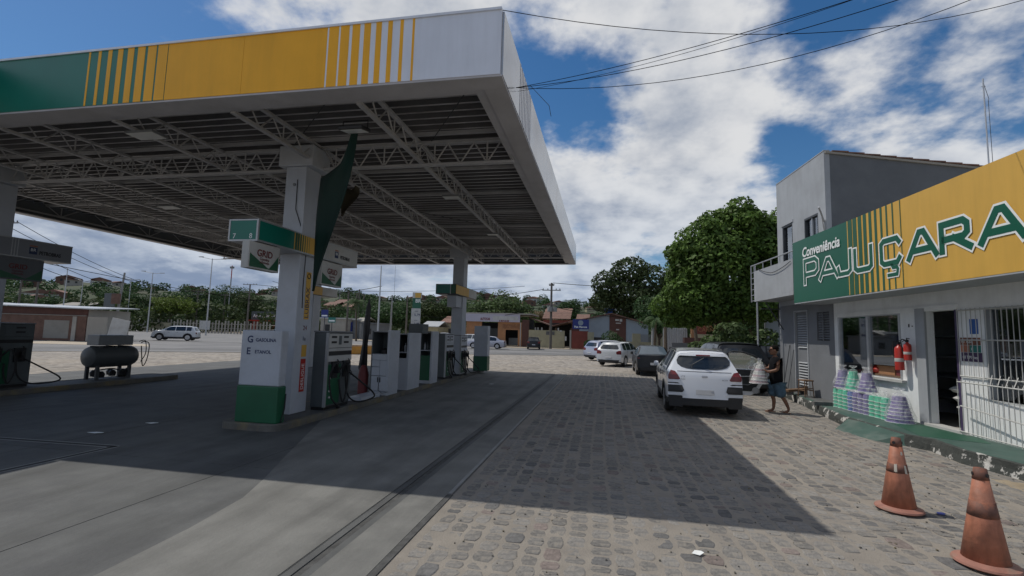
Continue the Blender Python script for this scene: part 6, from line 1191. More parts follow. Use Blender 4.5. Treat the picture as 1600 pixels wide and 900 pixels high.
# ================================================================ HILLS
def hillh(x, y):
    d = math.hypot(x, y); az = math.atan2(x, y); u = min(1, max(0, (d-190)/300)); s_ = u*u*(3-2*u)
    amp = interp(math.degrees(az), [(-75, 23), (-50, 27), (-30, 33), (-10, 33), (10, 31), (40, 26)])
    return s_*(amp+2.2*math.sin(az*19)+1.3*math.sin(az*47+1)+1.5*math.sin(d*.02+az*8))
mb = MB(); rows = []
for i in range(26):
    d = 185+i*18; rows.append([(d*math.sin(a), d*math.cos(a), hillh(d*math.sin(a), d*math.cos(a))-.2) for a in [R(-80+k*1.5) for k in range(88)]])
mb.grid(rows); struct(mb.build('hills', 'hill', smooth='full'))
rh = random.Random(5)
hc = []; 
def house_proto(w_, d_, h_, wm, rm):
    q = thing('hillside_house', 'small far house with tiled roof among trees on the hill', 'house', (0, 0, 0), 0, 'small houses scattered over the far hill')
    B('wall', (-w_/2, -d_/2, -2), (w_/2, d_/2, h_), wm, q)
    MB().prism([(-w_/2-.3, -d_/2-.4, h_), (w_/2+.3, -d_/2-.4, h_), (0, -d_/2-.4, h_+w_*.16)], (0, d_+.8, 0)).build('roof', rm, q)
    for xx in (-w_*.25, w_*.2): B('window', (xx-.6, -d_/2-.03, h_*.3), (xx+.6, -d_/2-.005, h_*.75), 'interior', q)
    return q
protos = [house_proto(9, 7, 3, 'render', 'tile'), house_proto(12, 8, 3.4, 'dirty_white', 'tile'), house_proto(11, 8, 3.4, 'brick', 'tile'), house_proto(10, 7, 3, 'cream_wall', 'tile')]
cnt = 0
while cnt < 120:
    a = R(rh.uniform(-62, 6)); d = rh.uniform(235, 520); x, y = d*math.sin(a), d*math.cos(a); z = hillh(x, y)
    if any((x-p_[0])**2+(y-p_[1])**2 < 90 for p_ in hc): continue
    hc.append((x, y)); pt_ = protos[cnt % 4]; o = pt_ if cnt < 4 else copy_tree(pt_); o.location = (x, y, z); ad = math.degrees(a); o['label'] = 'far house with '+['rendered', 'white', 'brick', 'cream'][cnt % 4]+' walls on the hill '+('above the brick hut' if ad < -48 else 'over the dark trees' if ad < -34 else 'behind the near pillar' if ad < -22 else 'behind the price totem' if ad < -10 else 'above the repair shop')+(', low' if d < 340 else ', high up'); o.rotation_euler = (0, 0, -a+rh.uniform(-.6, .6)); s_ = rh.uniform(.8, 1.15); o.scale = (s_, s_, s_); cnt += 1
hb = []
for k in range(420):
    a = R(rh.uniform(-66, 12)); d = rh.uniform(205, 560); x, y = d*math.sin(a), d*math.cos(a); z = hillh(x, y); r_ = rh.uniform(2.5, 5.5)
    hb.append((x, y, z+r_*.6, r_, r_, r_*rh.uniform(.6, .9)))
me = leaf_mesh(hb, 60000, .75, 91); me.materials.append(M('leaf_dark')); o = bpy.data.objects.new('hillside_woods', me); col.objects.link(o); tag(o, 'dark green woods covering the far hill between the houses', 'woods', kind='stuff')
hb = []
for k in range(110):
    a = R(rh.uniform(-60, 8)); d = rh.uniform(135, 205); x, y = d*math.sin(a), d*math.cos(a); r_ = rh.uniform(3, 5); hb.append((x, y, r_*.8, r_, r_, r_*.9))
me = leaf_mesh(hb, 30000, .5, 92); me.materials.append(M('leaf_olive')); o = bpy.data.objects.new('roadside_thicket', me); col.objects.link(o); tag(o, 'continuous green thicket at the foot of the hill', 'thicket', kind='stuff')
# ================================================================ BACKGROUND BUILDINGS
def bx(px0, px1, Y): return at(px0, 530, Y).x, at(px1, 530, Y).x
def hz(py, px, Y): return at(px, py, Y).z
# repair shop
Y = 69.0; x0, x1 = bx(728, 815, Y); zt = hz(491, 780, Y); zs = hz(503, 780, Y); w_ = x1-x0
q = thing('repair_shop', 'low car repair shop with white sign band over orange walls', 'shop', (x0, Y, 0))
fx = lambda px: at(px, 530, Y).x-x0; fz = lambda py: at(780, py, Y).z
mb = MB(); xa, xb, xc, xd = fx(752), fx(777.5), fx(789.5), fx(809)
mb.box((xb, 0, 0), (xc, .2, zs)); mb.box((xd, 0, 0), (w_, .2, zs)); mb.box((xc, 0, fz(515)), (xd, .2, zs)); mb.build('wall', 'orange_wall', q); B('wall', (0, 0, 0), (xa, .2, zs), 'orange_wall', q)
MB().box((0, 6, 0), (w_, 6.2, zs)).build('wall', 'interior', q); MB().box((0, .2, 0), (.2, 6, zs)).build('wall', 'interior', q); MB().box((w_-.2, .2, 0), (w_, 6, zs)).build('wall', 'interior', q)
MB().box((-.3, -.1, zt), (w_+1.5, 7, zt+.18)).build('roof', 'render', q); B('sign_band', (-.2, -.35, zs), (fx(812), -.01, zt-.02), 'violet_sign', q); MB().box((fx(770), -.37, fz(500)), (fx(809), -.351, fz(494))).build('faded_panel', 'dirty_white', q)
text('AUTOCAR', .50, 'dull_red', q, (fx(750.5), -.352, fz(500.6)), (1, 0, 0), (0, 0, 1), .005, xs=.62, bold=.02); text('8 8870-8188', .42, 'dull_red', q, (fx(780), -.352, fz(502.6)), (1, 0, 0), (0, 0, 1), .005, xs=.68, bold=.015)
for k, s_ in enumerate(('MECANICA EM GERAL', 'FREIO E SUSPENSAO', 'INJECAO ELETRONICA')): text(s_, .30, 'brown_wall', q, (fx(785), -.003, fz(508.2+k*2.4)), (1, 0, 0), (0, 0, 1), .004)
MB().box((xb-.1, 3, .3), (xa+.6, 3.05, 2.6)).build('shelf', 'pump_grey', q); MB().box((xc, 2.6, .1), (xd, 3.6, 1.2)).build('workbench', 'grey_metal', q)
B('side_wall', (w_, .0, 0), (fx(826), .25, zs+.4), 'brown_wall', q)
for k in range(9): B('wall_pipe', (fx(813)-.05, -.12, 0), (fx(813)+.05, -.02, zs), 'dirty_white', q) if k == 0 else None
# open shed with tiled roofs + cream wall
Yw = 67.0; x0, x1 = bx(826, 882, Yw); q = thing('garden_wall', 'pale cream garden wall behind the utility pole', 'wall', (x0, Yw, 0)); B('wall', (0, 0, 0), (x1-x0, .2, hz(516, 850, Yw)), 'cream_wall', q)
for px in (856, 864): B('meter_box', (at(px, 530, Yw).x-x0-.25, -.08, 1.0+.8), (at(px, 530, Yw).x-x0+.2, -.005, 2.3), 'kerb_dark', q)
B('meter_box', (at(876, 530, Yw).x-x0-.15, -.06, 2.3), (at(876, 530, Yw).x-x0+.15, -.005, 2.5), 'dirty_white', q)
Ys = 71.0
def gable_roof_x(q, xa, za, xb, zb, y0, y1, th_=.12, m_='tile', nt=14):
    for k in range(nt):      # rows of tiles along the slope, running front to back
        u0, u1 = k/nt, (k+1)/nt; a = Vector((xa+(xb-xa)*u0, y0, za+(zb-za)*u0)); b_ = Vector((xa+(xb-xa)*u1, y0, za+(zb-za)*u1)); lift = .05
        MB().prism([a, b_+Vector((0, 0, 0)), b_+Vector((0, 0, th_)), a+Vector((0, 0, th_+lift))], (0, y1-y0, 0)).build('tile_row', m_, q)
q = thing('tiled_shed', 'open dark shed with sloping clay tile roofs behind the cream wall', 'shed', (0, Ys, 0)); X = lambda px: at(px, 530, Ys).x; Z = lambda py, px=860: at(px, py, Ys).z
gable_roof_x(q, X(826), Z(498), X(862), Z(510), 0, 6); gable_roof_x(q, X(862), Z(510), X(894), Z(501), 0, 6)
for px in (828, 836, 840, 846, 858, 868, 872, 892): MB().box((X(px)-.1, .1, 0), (X(px)+.1, .3, Z(512))).build('post', 'dirty_white' if px in (836, 840, 846, 872) else 'wood', q)
B('back_wall', (X(826), 5.8, 0), (X(894), 6, Z(503)), 'interior', q); MB().prism([(X(826), .02, Z(515)), (X(834), .02, Z(515)), (X(834), .02, Z(501)), (X(826), .02, Z(498.5))], (0, .1, 0)).build('gable', 'interior', q)
q = thing('tiled_house', 'terracotta roofed house behind the shed and the utility pole', 'house', (0, 84, 0)); X = lambda px: at(px, 530, 84).x; Z = lambda py, px=870: at(px, py, 84).z
B('wall', (X(848), 0, 0), (X(890), 8, Z(500)), 'red_wall', q); 
for k in range(6): MB().prism([(X(847), -.2+k*.9, Z(499)+k*.35), (X(891), -.2+k*.9, Z(499)+k*.35), (X(891), .75+k*.9, Z(499)+(k+1)*.35), (X(847), .75+k*.9, Z(499)+(k+1)*.35)], (0, 0, .14)).build('tile_row', 'tile', q)
# grey gabled house with brown panel
Yh = 68.5; q = thing('gabled_house', 'blue grey gabled house with brown middle panel behind the low wall', 'house', (0, Yh, 0)); X = lambda px: at(px, 530, Yh).x; Z = lambda py, px: at(px, py, Yh).z
apx, apz = X(955), Z(490.5, 955); lx, lz = X(905), Z(500, 905); rx, rz_ = X(1016), Z(508, 1016)
sl = lambda x: lz+(apz-lz)*(x-lx)/(apx-lx) if x < apx else apz+(rz_-apz)*(x-apx)/(rx-apx)
for a, b_, m_, off in ((X(917), X(952), 'bluegrey_wall', 0), (X(952), X(978), 'brown_wall', -.06), (X(978), X(1013), 'bluegrey_wall', 0)):
    pts = [(a, off, 0), (b_, off, 0), (b_, off, sl(b_)-.05)]+([(apx, off, apz-.05)] if a < apx < b_ else [])+[(a, off, sl(a)-.05)]
    MB().prism(pts, (0, .25, 0)).build('wall', m_, q)
MB().prism([(X(893), .02, 0), (X(917), .02, 0), (X(917), .02, sl(X(917))-.05), (X(905), .02, lz-.05), (X(893), .02, lz-.4)], (0, .2, 0)).build('wall', 'brown_wall', q)
for (a, b_) in (((lx-1.6, lz-.42), (apx, apz)), ((apx, apz), (rx+.3, rz_-.05))):
    gable_roof_x(q, a[0], a[1], b_[0], b_[1], -.5, 7, .10, 'tile', 12)
MB().box((X(893), 6.8, 0), (X(1013), 7, 2.4)).build('wall', 'interior', q)
for (px, py, w2, h2) in ((964, 500, .5, .25), (970, 500.5, .35, .35), (966, 505, .7, .12), (965, 515, .4, .15)): MB().box((X(px)-w2/2, -.10, Z(py, px)-h2/2), (X(px)+w2/2, -.061, Z(py, px)+h2/2)).build('wall_ornament', 'dirty_white', q)
B('dark_window', (X(927), -.04, Z(532, 930)), (X(945), -.005, Z(527, 930)), 'interior', q)
q2 = thing('water_tank', 'bright blue water tank standing behind the gabled roof', 'water tank', (at(952, 485, 76).x, 76, at(952, 490.5, 76).z)); MB().lathe([(0, 0), (.55, 0), (.72, .55), (.78, .62), (.70, .70), (.62, .85), (0, .9)], 20).build('tank', 'tank_blue', q2, smooth=True); MB().box((-.8, -.8, -6), (.8, .8, -.01)).build('stand', 'render', q2)
# blue sign, reddish wall, low cream wall with pillars
Yb = 66.0; X = lambda px: at(px, 530, Yb).x; Z = lambda py, px=900: at(px, py, Yb).z
q = thing('blue_sign', 'blue sign board with round white emblem on the reddish wall', 'sign', (0, Yb, 0)); B('board', (X(894.5), -.12, Z(514)), (X(920), -.02, Z(499)), 'blue', q)
MB().lathe([(0, 0), (.36, 0), (.36, .02), (0, .02)], 20, T=Matrix.Translation((X(907), -.121, Z(504.3))) @ Matrix.Rotation(R(90), 4, 'X')).build('emblem', 'bluegrey_wall', q)
MB().prism([(X(907)-.25, -.145, Z(507.5)), (X(907)+.25, -.145, Z(507.5)), (X(907)+.16, -.145, Z(505)), (X(907)-.16, -.145, Z(505))], (0, .02, 0)).build('emblem', 'bluegrey_wall', q)
text('Pais Marcos', .36, 'letter_white', q, (X(907), -.121, Z(512)), (1, 0, 0), (0, 0, 1), .004, bold=.01, align='CENTER'); B('small_board', (X(905), -.10, Z(517)), (X(918), -.03, Z(514.3)), 'bluegrey_wall', q)
q = thing('red_wall', 'reddish brown wall under the blue sign', 'wall', (0, Yb, 0)); B('wall', (X(893), 0, 0), (X(919), .2, Z(517)), 'red_wall', q); MB().box((X(890), -.05, 0), (X(892.5), .25, Z(516))).build('pillar', 'render', q)
B('gate_post_box', (X(882.5), -.05, Z(533)), (X(885), .15, Z(526)), 'dirty_white', q)
Yc = 64.0; X = lambda px: at(px, 530, Yc).x; Z = lambda py, px=990: at(px, py, Yc).z
q = thing('low_cream_wall', 'low cream wall with taller square pillars in front of the gabled house', 'wall', (0, Yc, 0)); B('wall', (X(945), .02, 0), (X(1035), .2, Z(534)), 'cream_wall', q)
for a, b_, t_ in ((918, 928, 519), (951, 964, 519), (988, 1001, 521), (1026, 1038, 521)): B('pillar', (X(a), -.02, 0), (X(b_), .24, Z(t_, a)), 'cream_wall', q)
for k in range(34):
    xx = X(1001)+(X(1026)-X(1001))*k/33; MB().box((xx-.02, .08, Z(534)), (xx+.02, .12, Z(522))).build('bar', 'grey_metal', q)
# sheet gate, red graffiti wall behind trees, glass booth
Yg = 46; X = lambda px: at(px, 545, Yg).x; Z = lambda py, px=1080: at(px, py, Yg).z
q = thing('metal_sheet_gate', 'white corrugated metal gate in dappled shade behind the crossover', 'gate', (0, Yg, 0))
mb = MB(); nx = 48; xa, xb = X(1041), X(1074); mb.grid([[(xa+(xb-xa)*k/nx, .04*(k % 4 < 2), z) for k in range(nx+1)] for z in (.2, Z(513))]); mb.build('sheet', 'light_metal', q, solid=.01)
MB().box((X(1036), -.1, 0), (X(1039), .1, Z(513))).build('post', 'dirty_white', q)
q = thing('painted_wall', 'red and ochre painted wall with lettering glimpsed under the big tree', 'wall', (0, Yg-1, 0)); B('wall', (X(1076), 0, 0), (X(1130), .2, Z(522)), 'cream_wall', q); B('wall', (X(1080), .001, Z(522)+.002), (X(1100), .2, Z(505)), 'red_wall', q); B('wall', (X(1086), .001, Z(505)+.002), (X(1100), .2, Z(499)), 'bluegrey_wall', q)
B('wall', (X(1077), -.05, 0), (X(1081), .2, Z(500)), 'orange_wall', q)
text('CASA DE', .5, 'orange_wall', q, (X(1087), -.002, Z(512)), (1, 0, 0), (0, 0, 1), .004); text('CARNES', .5, 'orange_wall', q, (X(1087), -.002, Z(518)), (1, 0, 0), (0, 0, 1), .004)
q = thing('leaning_trunk', 'thin dark leaning trunk crossing before the painted wall', 'tree trunk', (0, 0, 0)); a = at(1084, 500, 36); b_ = at(1097, 560, 36); MB().tube([(a.x, 36, a.z+1), tuple(a), (at(1088, 530, 36).x, 36, at(1088, 530, 36).z), (b_.x, 36, 0)], [.10, .11, .12, .14], 7).build('trunk', 'bark', q)
q = thing('glass_booth', 'framed glass panel seen between the balcony post and the grey wall', 'booth', (at(1196, 530, 33).x, 33, 0)); hw_ = at(1226, 530, 33).x-at(1199, 530, 33).x
for xx in (0, hw_): B('post', (xx-.04, -.04, 0), (xx+.04, .04, 3.1), 'grey_metal', q)
B('frame', (0, -.05, 3.1), (hw_, .05, 3.2), 'grey_metal', q); B('frame', (.04, -.03, 1.2), (hw_-.04, .03, 1.26), 'grey_metal', q); B('pane', (.05, -.01, 1.26), (hw_-.05, .01, 3.09), 'bluegrey_wall', q)
q = thing('boundary_wall', 'dark boundary wall in shade behind the parked vehicles on the right', 'wall', (4.8, 36, 0)); B('wall', (0, 0, 0), (22, .2, 1.5), 'dark_wall', q)
q = thing('dark_cart', 'dark frame cart standing behind the white crossover', 'cart', (at(1093, 545, 40).x, 40, 0)); MB().box((-1.2, -.4, .7), (1.2, .4, 1.9)).build('box', 'brown_wall', q); [MB().lathe([(0, -.05), (.35, -.05), (.35, .05), (0, .05)], 14, T=Matrix.Translation((xx, -.45, .35)) @ Matrix.Rotation(R(90), 4, 'X')).build('wheel', 'rubber', q) for xx in (-.8, .8)]
# brick hut at the left
q = thing('brick_hut', 'long brick hut with thin sheet roof on the left beyond the pumps', 'hut', (0, 0, 0)); A = gnd(0, 536); A = Vector((-62.5, 33.0, 0)); Bv = gnd(152, 533); Bv = Vector((-48.6, 37.2, 0)); d = (Bv-A).normalized(); ang = math.atan2(d.y, d.x); LL = (Bv-A).length
q.location = A; q.rotation_euler = (0, 0, ang); Hh = 3.1
nb = 16; 
B('wall', (0, 0, 0), (LL, .2, 2.35), 'brick', q); B('wall', (0, .05, 2.4), (LL, .2, 3.1), 'brown_wall', q); B('ledge', (0, -.06, 2.35), (LL, .0, 2.42), 'render', q)
for xx in (.3, LL*.45, LL*.92): B('pilaster', (xx, -.08, 0), (xx+.35, .0, Hh if xx < LL*.8 else 2.3), 'render', q)
MB().prism([(-.5, -.5, 3.35), (LL+.9, -.5, 3.1), (LL+.9, 6, 3.4), (-.5, 6, 3.65)], (0, 0, -.1)).build('roof', 'light_metal', q); B('wall', (LL-.2, .2, 0), (LL, 6, 3.0), 'render', q); B('wall', (0, 5.8, 0), (LL-.2, 6, 3.0), 'render', q)
B('patch', (LL*.75, -.01, .2), (LL*.9, -.001, 1.9), 'render', q)
q = thing('grey_fence_panel', 'grey concrete panel wall continuing right of the brick hut', 'wall', tuple(Bv+d*.1), ang); B('panel', (0, 0, 0), (1.7, .15, 2.3), 'render', q); 
q = thing('white_banner', 'white tilted sheet leaning at the end of the grey wall by the brick hut', 'sheet', tuple(Bv+d*1.9), ang); MB().prism([(.0, 0, .2), (1.7, 0, .25), (2.0, 0, 2.0), (.4, 0, 2.3)], (0, .06, 0)).build('sheet', 'dirty_white', q)
q = thing('concrete_kerb_strip', None, None); q['kind'] = 'structure'
for pts in ([(-48, 30), (-36, 32.5), (-40, 36), (-50, 35.5)],): MB().add([(x, y, -.02) for x, y in pts], [(0, 1, 2, 3)]).build('pale_apron', 'verge', q)
# feed store
Yf = 120; X = lambda px: at(px, 515, Yf).x; Z = lambda py, px=420: at(px, py, Yf).z
q = thing('feed_store', 'store with pale sign band reading André Rações over red front', 'shop', (0, Yf, 0)); B('sign_band', (X(393), -.5, Z(500)), (X(455), -.05, Z(487)), 'pump_grey', q); text('André Rações', 1.25, 'letter_white', q, (X(396), -.51, Z(496)), (1, 0, 0), (0, 0, 1), .01, bold=.02)
B('wall', (X(393), 0, 0), (X(455), .3, Z(501)), 'red_wall', q); B('door', (X(402), -.06, .2), (X(408), -.005, Z(506)), 'interior', q); B('door', (X(412), -.06, .2), (X(425), -.005, Z(506)), 'interior', q); B('canopy_strip', (X(393), -1.5, Z(502)), (X(455), -.06, Z(500.6)), 'red', q); MB().box((X(393), .3, 0), (X(455), 8, Z(490))).build('body', 'render', q)
# white walls and gates in the centre left
def simple_house(label, px0, px1, Y, pytop, wm, rm, name='low_house', depth=7, rt_h=.8, door=None, pitched=True):
    X0_, X1_ = at(px0, 520, Y).x, at(px1, 520, Y).x; zt_ = at((px0+px1)/2, pytop, Y).z; q = thing(name, label, 'house', (X0_, Y, 0)); w2 = X1_-X0_
    B('wall', (0, 0, 0), (w2, depth, zt_), wm, q)
    if pitched: MB().prism([(-.3, -.5, zt_), (w2+.3, -.5, zt_), (w2+.3, depth/2, zt_+rt_h), (-.3, depth/2, zt_+rt_h)], (0, 0, .15)).build('roof', rm, q); MB().prism([(-.3, depth/2, zt_+rt_h), (w2+.3, depth/2, zt_+rt_h), (w2+.3, depth+.3, zt_), (-.3, depth+.3, zt_)], (0, 0, .15)).build('roof', rm, q)
    else: B('roof', (-.2, -.3, zt_), (w2+.2, depth, zt_+.2), rm, q)
    for k in range(max(1, int(w2/3.5))):
        xx = 1+k*3.3
        if xx+1 < w2: B('window', (xx, -.05, zt_*.35), (xx+1.0, -.005, zt_*.7), 'interior', q)
    return q
simple_house('grey walled yard with white roof edge right of the near pillar', 500, 540, 84, 498, 'render', 'dirty_white', 'walled_house', 8, .3, pitched=False)
simple_house('dark grey wall with blue gate behind the palm', 536, 553, 86, 500, 'darkgrey_wall', 'dirty_white', 'walled_house', 6, .2, pitched=False)
simple_house('pale house with low roof right of the blue gate', 552, 566, 88, 503, 'dirty_white', 'render', 'low_house', 6, .8)
simple_house('dark boundary building below the trees left of the parasol', 564, 592, 82, 506, 'dark_wall', 'dark_wall', 'low_building', 5, .2, pitched=False)
q = B('blue_gate', (at(545, 520, 85.8).x, 85.7, 0), (at(550, 520, 85.8).x, 85.85, 3.2), 'blue'); tag(q, 'blue metal gate in the dark grey wall', 'gate')
simple_house('red brick stacked house on the slope, left one', 503, 520, 150, 478, 'brick', 'tile', 'brick_house', 9, 1.6); simple_house('red brick stacked house on the slope, middle one', 518, 534, 160, 474, 'brick', 'tile', 'brick_house', 9, 1.6); simple_house('red brick stacked house on the slope, right one', 530, 546, 152, 480, 'brick', 'tile', 'brick_house', 9, 1.6)
simple_house('cream house with tiled roof behind the racks', 690, 716, 92, 505, 'cream_wall', 'tile', 'low_house', 8, 1.4); simple_house('white roofed stall behind the price totem', 660, 684, 84, 511, 'cream_wall', 'light_metal', 'low_house', 6, 1.0)
simple_house('long pale rooftop on the ridge right of the pale trees', 826, 872, 200, 492, 'render', 'render', 'low_building', 9, 1.0)
simple_house('weathered tiled roof house left of the gabled house', 903, 918, 80, 500, 'brown_wall', 'tile', 'low_house', 5, .9)
simple_house('pale low house behind the brick hut', 82, 130, 96, 478, 'dirty_white', 'render', 'low_house', 8, 1.0)
for (px, py0, py1, Y, m_, lab, cat) in ((508, 484, 496, 62, 'blue', 'blue road sign on a thin post right of the near pillar', 'sign'), (519, 496, 504, 60, 'teal', 'green hexagonal sign right of the blue road sign', 'sign')):
    p = at(px, py0, Y); z1 = p.z; z0 = at(px, py1, Y).z; q = thing('road_sign', lab, cat, (p.x, Y, 0)); MB().box((-.04, 0, 0), (.04, .08, z0+.2)).build('post', 'dark_metal', q); B('board', (-.55, -.05, z0), (.55, -.005, z1), m_, q); B('board_edge', (-.45, -.056, z0+.15), (.45, -.051, z0+.35), 'letter_white', q)
# yellow kerb block of the yard with a small tap
a, b_ = gnd(538, 553), gnd(592, 553.5); q = thing('yellow_kerb', 'long yellow painted kerb block at the edge of the road', 'kerb', (0, 0, 0)); dv = (b_-a); dn = Vector((-dv.y, dv.x, 0)).normalized()
a = a-dv*.7; b_ = b_+dv*.25; MB().prism([a, b_, b_+dn*1.2, a+dn*1.2], (0, 0, .55)).build('block', 'yellow_kerb', q)
MB().prism([a+dn*.2+Vector((0, 0, .56)), b_+dn*.2+Vector((0, 0, .56)), b_+dn*1.1+Vector((0, 0, .56)), a+dn*1.1+Vector((0, 0, .56))], (0, 0, .10)).build('soil', 'verge', q)
# price totem
p = at(648, 530, 57); q = thing('price_totem', 'tall white price totem with green emblem and yellow top', 'sign', (p.x, 57, 0), R(8)); zt = at(650, 457, 57).z; z1 = at(650, 466, 57).z; z2 = at(650, 482, 57).z
B('column', (-.55, -.2, 0), (.55, .2, z2), 'dirty_white', q); B('green_panel', (-.45, -.18, z2+.01), (.55, .18, z1), 'sign_green', q); B('top_box', (-.48, -.2, z1+.01), (.62, .2, zt), 'dirty_white', q); B('yellow_panel', (-.15, -.22, z1+.06), (.6, -.201, zt-.08), 'sign_yellow', q)
text('BR', .62, 'letter_white', q, (-.1, -.185, z2+.75), (1, 0, 0), (0, 0, 1), .004, bold=.01)
for k, s_ in enumerate(('5,79', '3,99')): text(s_, .42, 'letter_blue', q, (-.15, -.205, z2-.95-k*1.15), (1, 0, 0), (0, 0, 1), .004, bold=.008); text('GAS' if k == 0 else 'ETA', .22, 'letter_blue', q, (-.1, -.205, z2-.45-k*1.15), (1, 0, 0), (0, 0, 1), .004)
# fence posts of the park on the left
q = thing('park_fence', 'row of pale fence posts and low yellow panels before the tree row', 'fence', (0, 0, 0))
for k in range(46):
    px = 196+k*5.0; p = at(px, 514, 97); MB().box((p.x-.12, 97, 0), (p.x+.12, 97.2, 3.0-.4*(k % 3 == 0))).build('post', 'render', q)
for a, b_, m_ in ((211, 224, 'dirty_white'), (227, 262, 'cream_wall'), (308, 324, 'dirty_white')): B('panel', (at(a, 514, 96).x, 96.6, .8), (at(b_, 514, 96).x, 96.7, 2.9 if m_ == 'dirty_white' else 2.2), m_, q)
for zz in (1.2, 2.2): MB().tube([(at(196, 514, 97).x, 97.1, zz), (at(430, 514, 97).x, 97.1, zz)], .05, 4).build('rail', 'render', q)
# ================================================================ POLES, LAMPS, WIRES
def lamp(px, pyt, Y, arm, lab, armr=None):
    p = at(px, pyt, Y); zt_ = p.z; bxp = at(px-(2 if px < 500 else 0)*3, 520, Y).x; q = thing('street_lamp', lab, 'street lamp', (p.x, Y, 0), 0, 'tall double armed street lamps'); MB().tube([(0, 0, 0), (0, 0, zt_)], [.14, .07], 7).build('mast', 'light_metal', q)
    for s_ in ((-1, 1) if armr is None else armr): MB().tube([(0, 0, zt_-.15), (s_*arm*.9, 0, zt_+.22*s_*-1+.1)], .05, 5).build('arm', 'light_metal', q); MB().box((s_*arm*.85-.45, -.14, zt_-.22*s_+.06), (s_*arm*.85+.45, .14, zt_-.22*s_+.17)).build('lamp_head', 'light_metal', q)
for a in ((106, 418, 80, 2.4, 'double armed lamp nearest the left pillar', (-1,)), (130, 438, 92, 2.4, 'low double armed lamp behind the brick hut', None), (205, 436, 100, 2.6, 'double armed lamp right of the leaning pole', None), (239, 426, 84, 2.8, 'wide double armed lamp above the lime tree', None), (332, 404, 74, 2.8, 'tall double armed lamp mast in front of the dark trees', None),
          (360, 446, 120, 2.5, 'distant lamp mast behind the tree row', None), (596, 415, 60, .1, 'plain tall mast right of the palm, leaning top', ())): lamp(*a[:5], armr=a[5])
def upole(px, pyt, Y, lab, arms=((.5, 1.1),), trafo=False, lean=0, m_='pole_wood'):
    p = at(px, pyt, Y); q = thing('utility_pole', lab, 'utility pole', (p.x, Y, 0), 0, 'utility poles along the roads'); zt_ = p.z; MB().tube([(-lean, 0, 0), (0, 0, zt_)], [.19, .13], 8).build('mast', m_, q)
    for dz, hw2 in arms:
        MB().box((-hw2, -.06, zt_-dz-.06), (hw2, .06, zt_-dz+.06)).build('cross_arm', 'pole_conc', q)
        for k in (-.9, -.4, .5, .9): MB().lathe([(0, 0), (.05, 0), (.07, .08), (.03, .2), (0, .2)], 7, T=Matrix.Translation((hw2*k, 0, zt_-dz+.061))).build('insulator', 'kerb_dark', q)
    if trafo:
        MB().lathe([(0, -.35), (.36, -.33), (.40, .0), (.36, .33), (0, .35)], 14, T=Matrix.Translation((-.1, -.35, zt_-3.6))).build('transformer', 'pole_conc', q, smooth=True); MB().lathe([(0, -.3), (.28, -.3), (.28, .3), (0, .3)], 12, T=Matrix.Translation((.55, -.3, zt_-3.6))).build('transformer', 'pole_conc', q, smooth=True)
        for k in (-.3, .0, .3): MB().lathe([(0, 0), (.04, 0), (.05, .3), (0, .35)], 6, T=Matrix.Translation((k-.05, -.35, zt_-3.25))).build('bushing', 'kerb_dark', q)
    return p
w862 = upole(862, 442, 64, 'utility pole with transformer in front of the cream wall', ((.35, .35), (1.0, 1.25)), True, m_='pole_wood')
w10 = upole(14, 347, 40, 'utility pole with crossarm at the left edge behind the pillar', ((.1, 1.3),))
w193 = upole(195, 426, 62, 'leaning concrete pole with banners right of the brick hut', (), lean=.9, m_='pole_conc')
w310 = upole(310, 454, 105, 'small crossarm pole between the lamp masts', ((.2, 1.6), (1.0, 1.4))); w350 = upole(352, 460, 112, 'farther crossarm pole in the tree row', ((.2, 1.4),))
w393 = upole(391, 444, 88, 'dark wooden pole with double crossarms by the feed store', ((.1, 1.7), (1.7, 1.5)))
upole(60, 440, 60, 'plain dark pole with meter box left behind the brick hut', (), m_='pole_wood'); upole(34, 436, 66, 'plain dark pole at the left behind the brick hut', (), m_='pole_wood')
upole(545, 455, 74, 'short dark pole left of the wind blown palm', ()); upole(558, 458, 90, 'dark thin pole behind the palm', ()); upole(562, 452, 100, 'pale pole behind the palm crown', ()); upole(569, 460, 98, 'short pole right of the palm crown', ())
upole(613, 461, 76, 'pale concrete pole between parasol and totem', (), m_='pole_conc'); upole(637, 462, 80, 'dark pole left of the price totem', ()); upole(1020, 512, 52, 'short pale post behind the black hatchback', (), m_='pole_conc'); upole(710, 470, 100, 'thin pole left of the far pillar', (), m_='pole_conc')
for (px, pyt, Y, lab, m_) in ((363, 415, 170, 'red and white lattice radio mast beyond the trees', 'red'), (531, 456, 210, 'thin radio mast on the hill right of the near pillar', 'pole_conc')):
    p = at(px, pyt, Y); q = thing('radio_mast', lab, 'mast', (p.x, Y, 0)); MB().tube([(0, 0, 0), (0, 0, p.z*.8)], .22, 5).build('mast', 'pole_conc', q); MB().tube([(0, 0, p.z*.8), (0, 0, p.z)], .2, 5).build('mast_top', m_, q); MB().box((-.8, -.3, p.z*.955), (.8, .3, p.z*.985)).build('antennas', 'pole_conc', q)
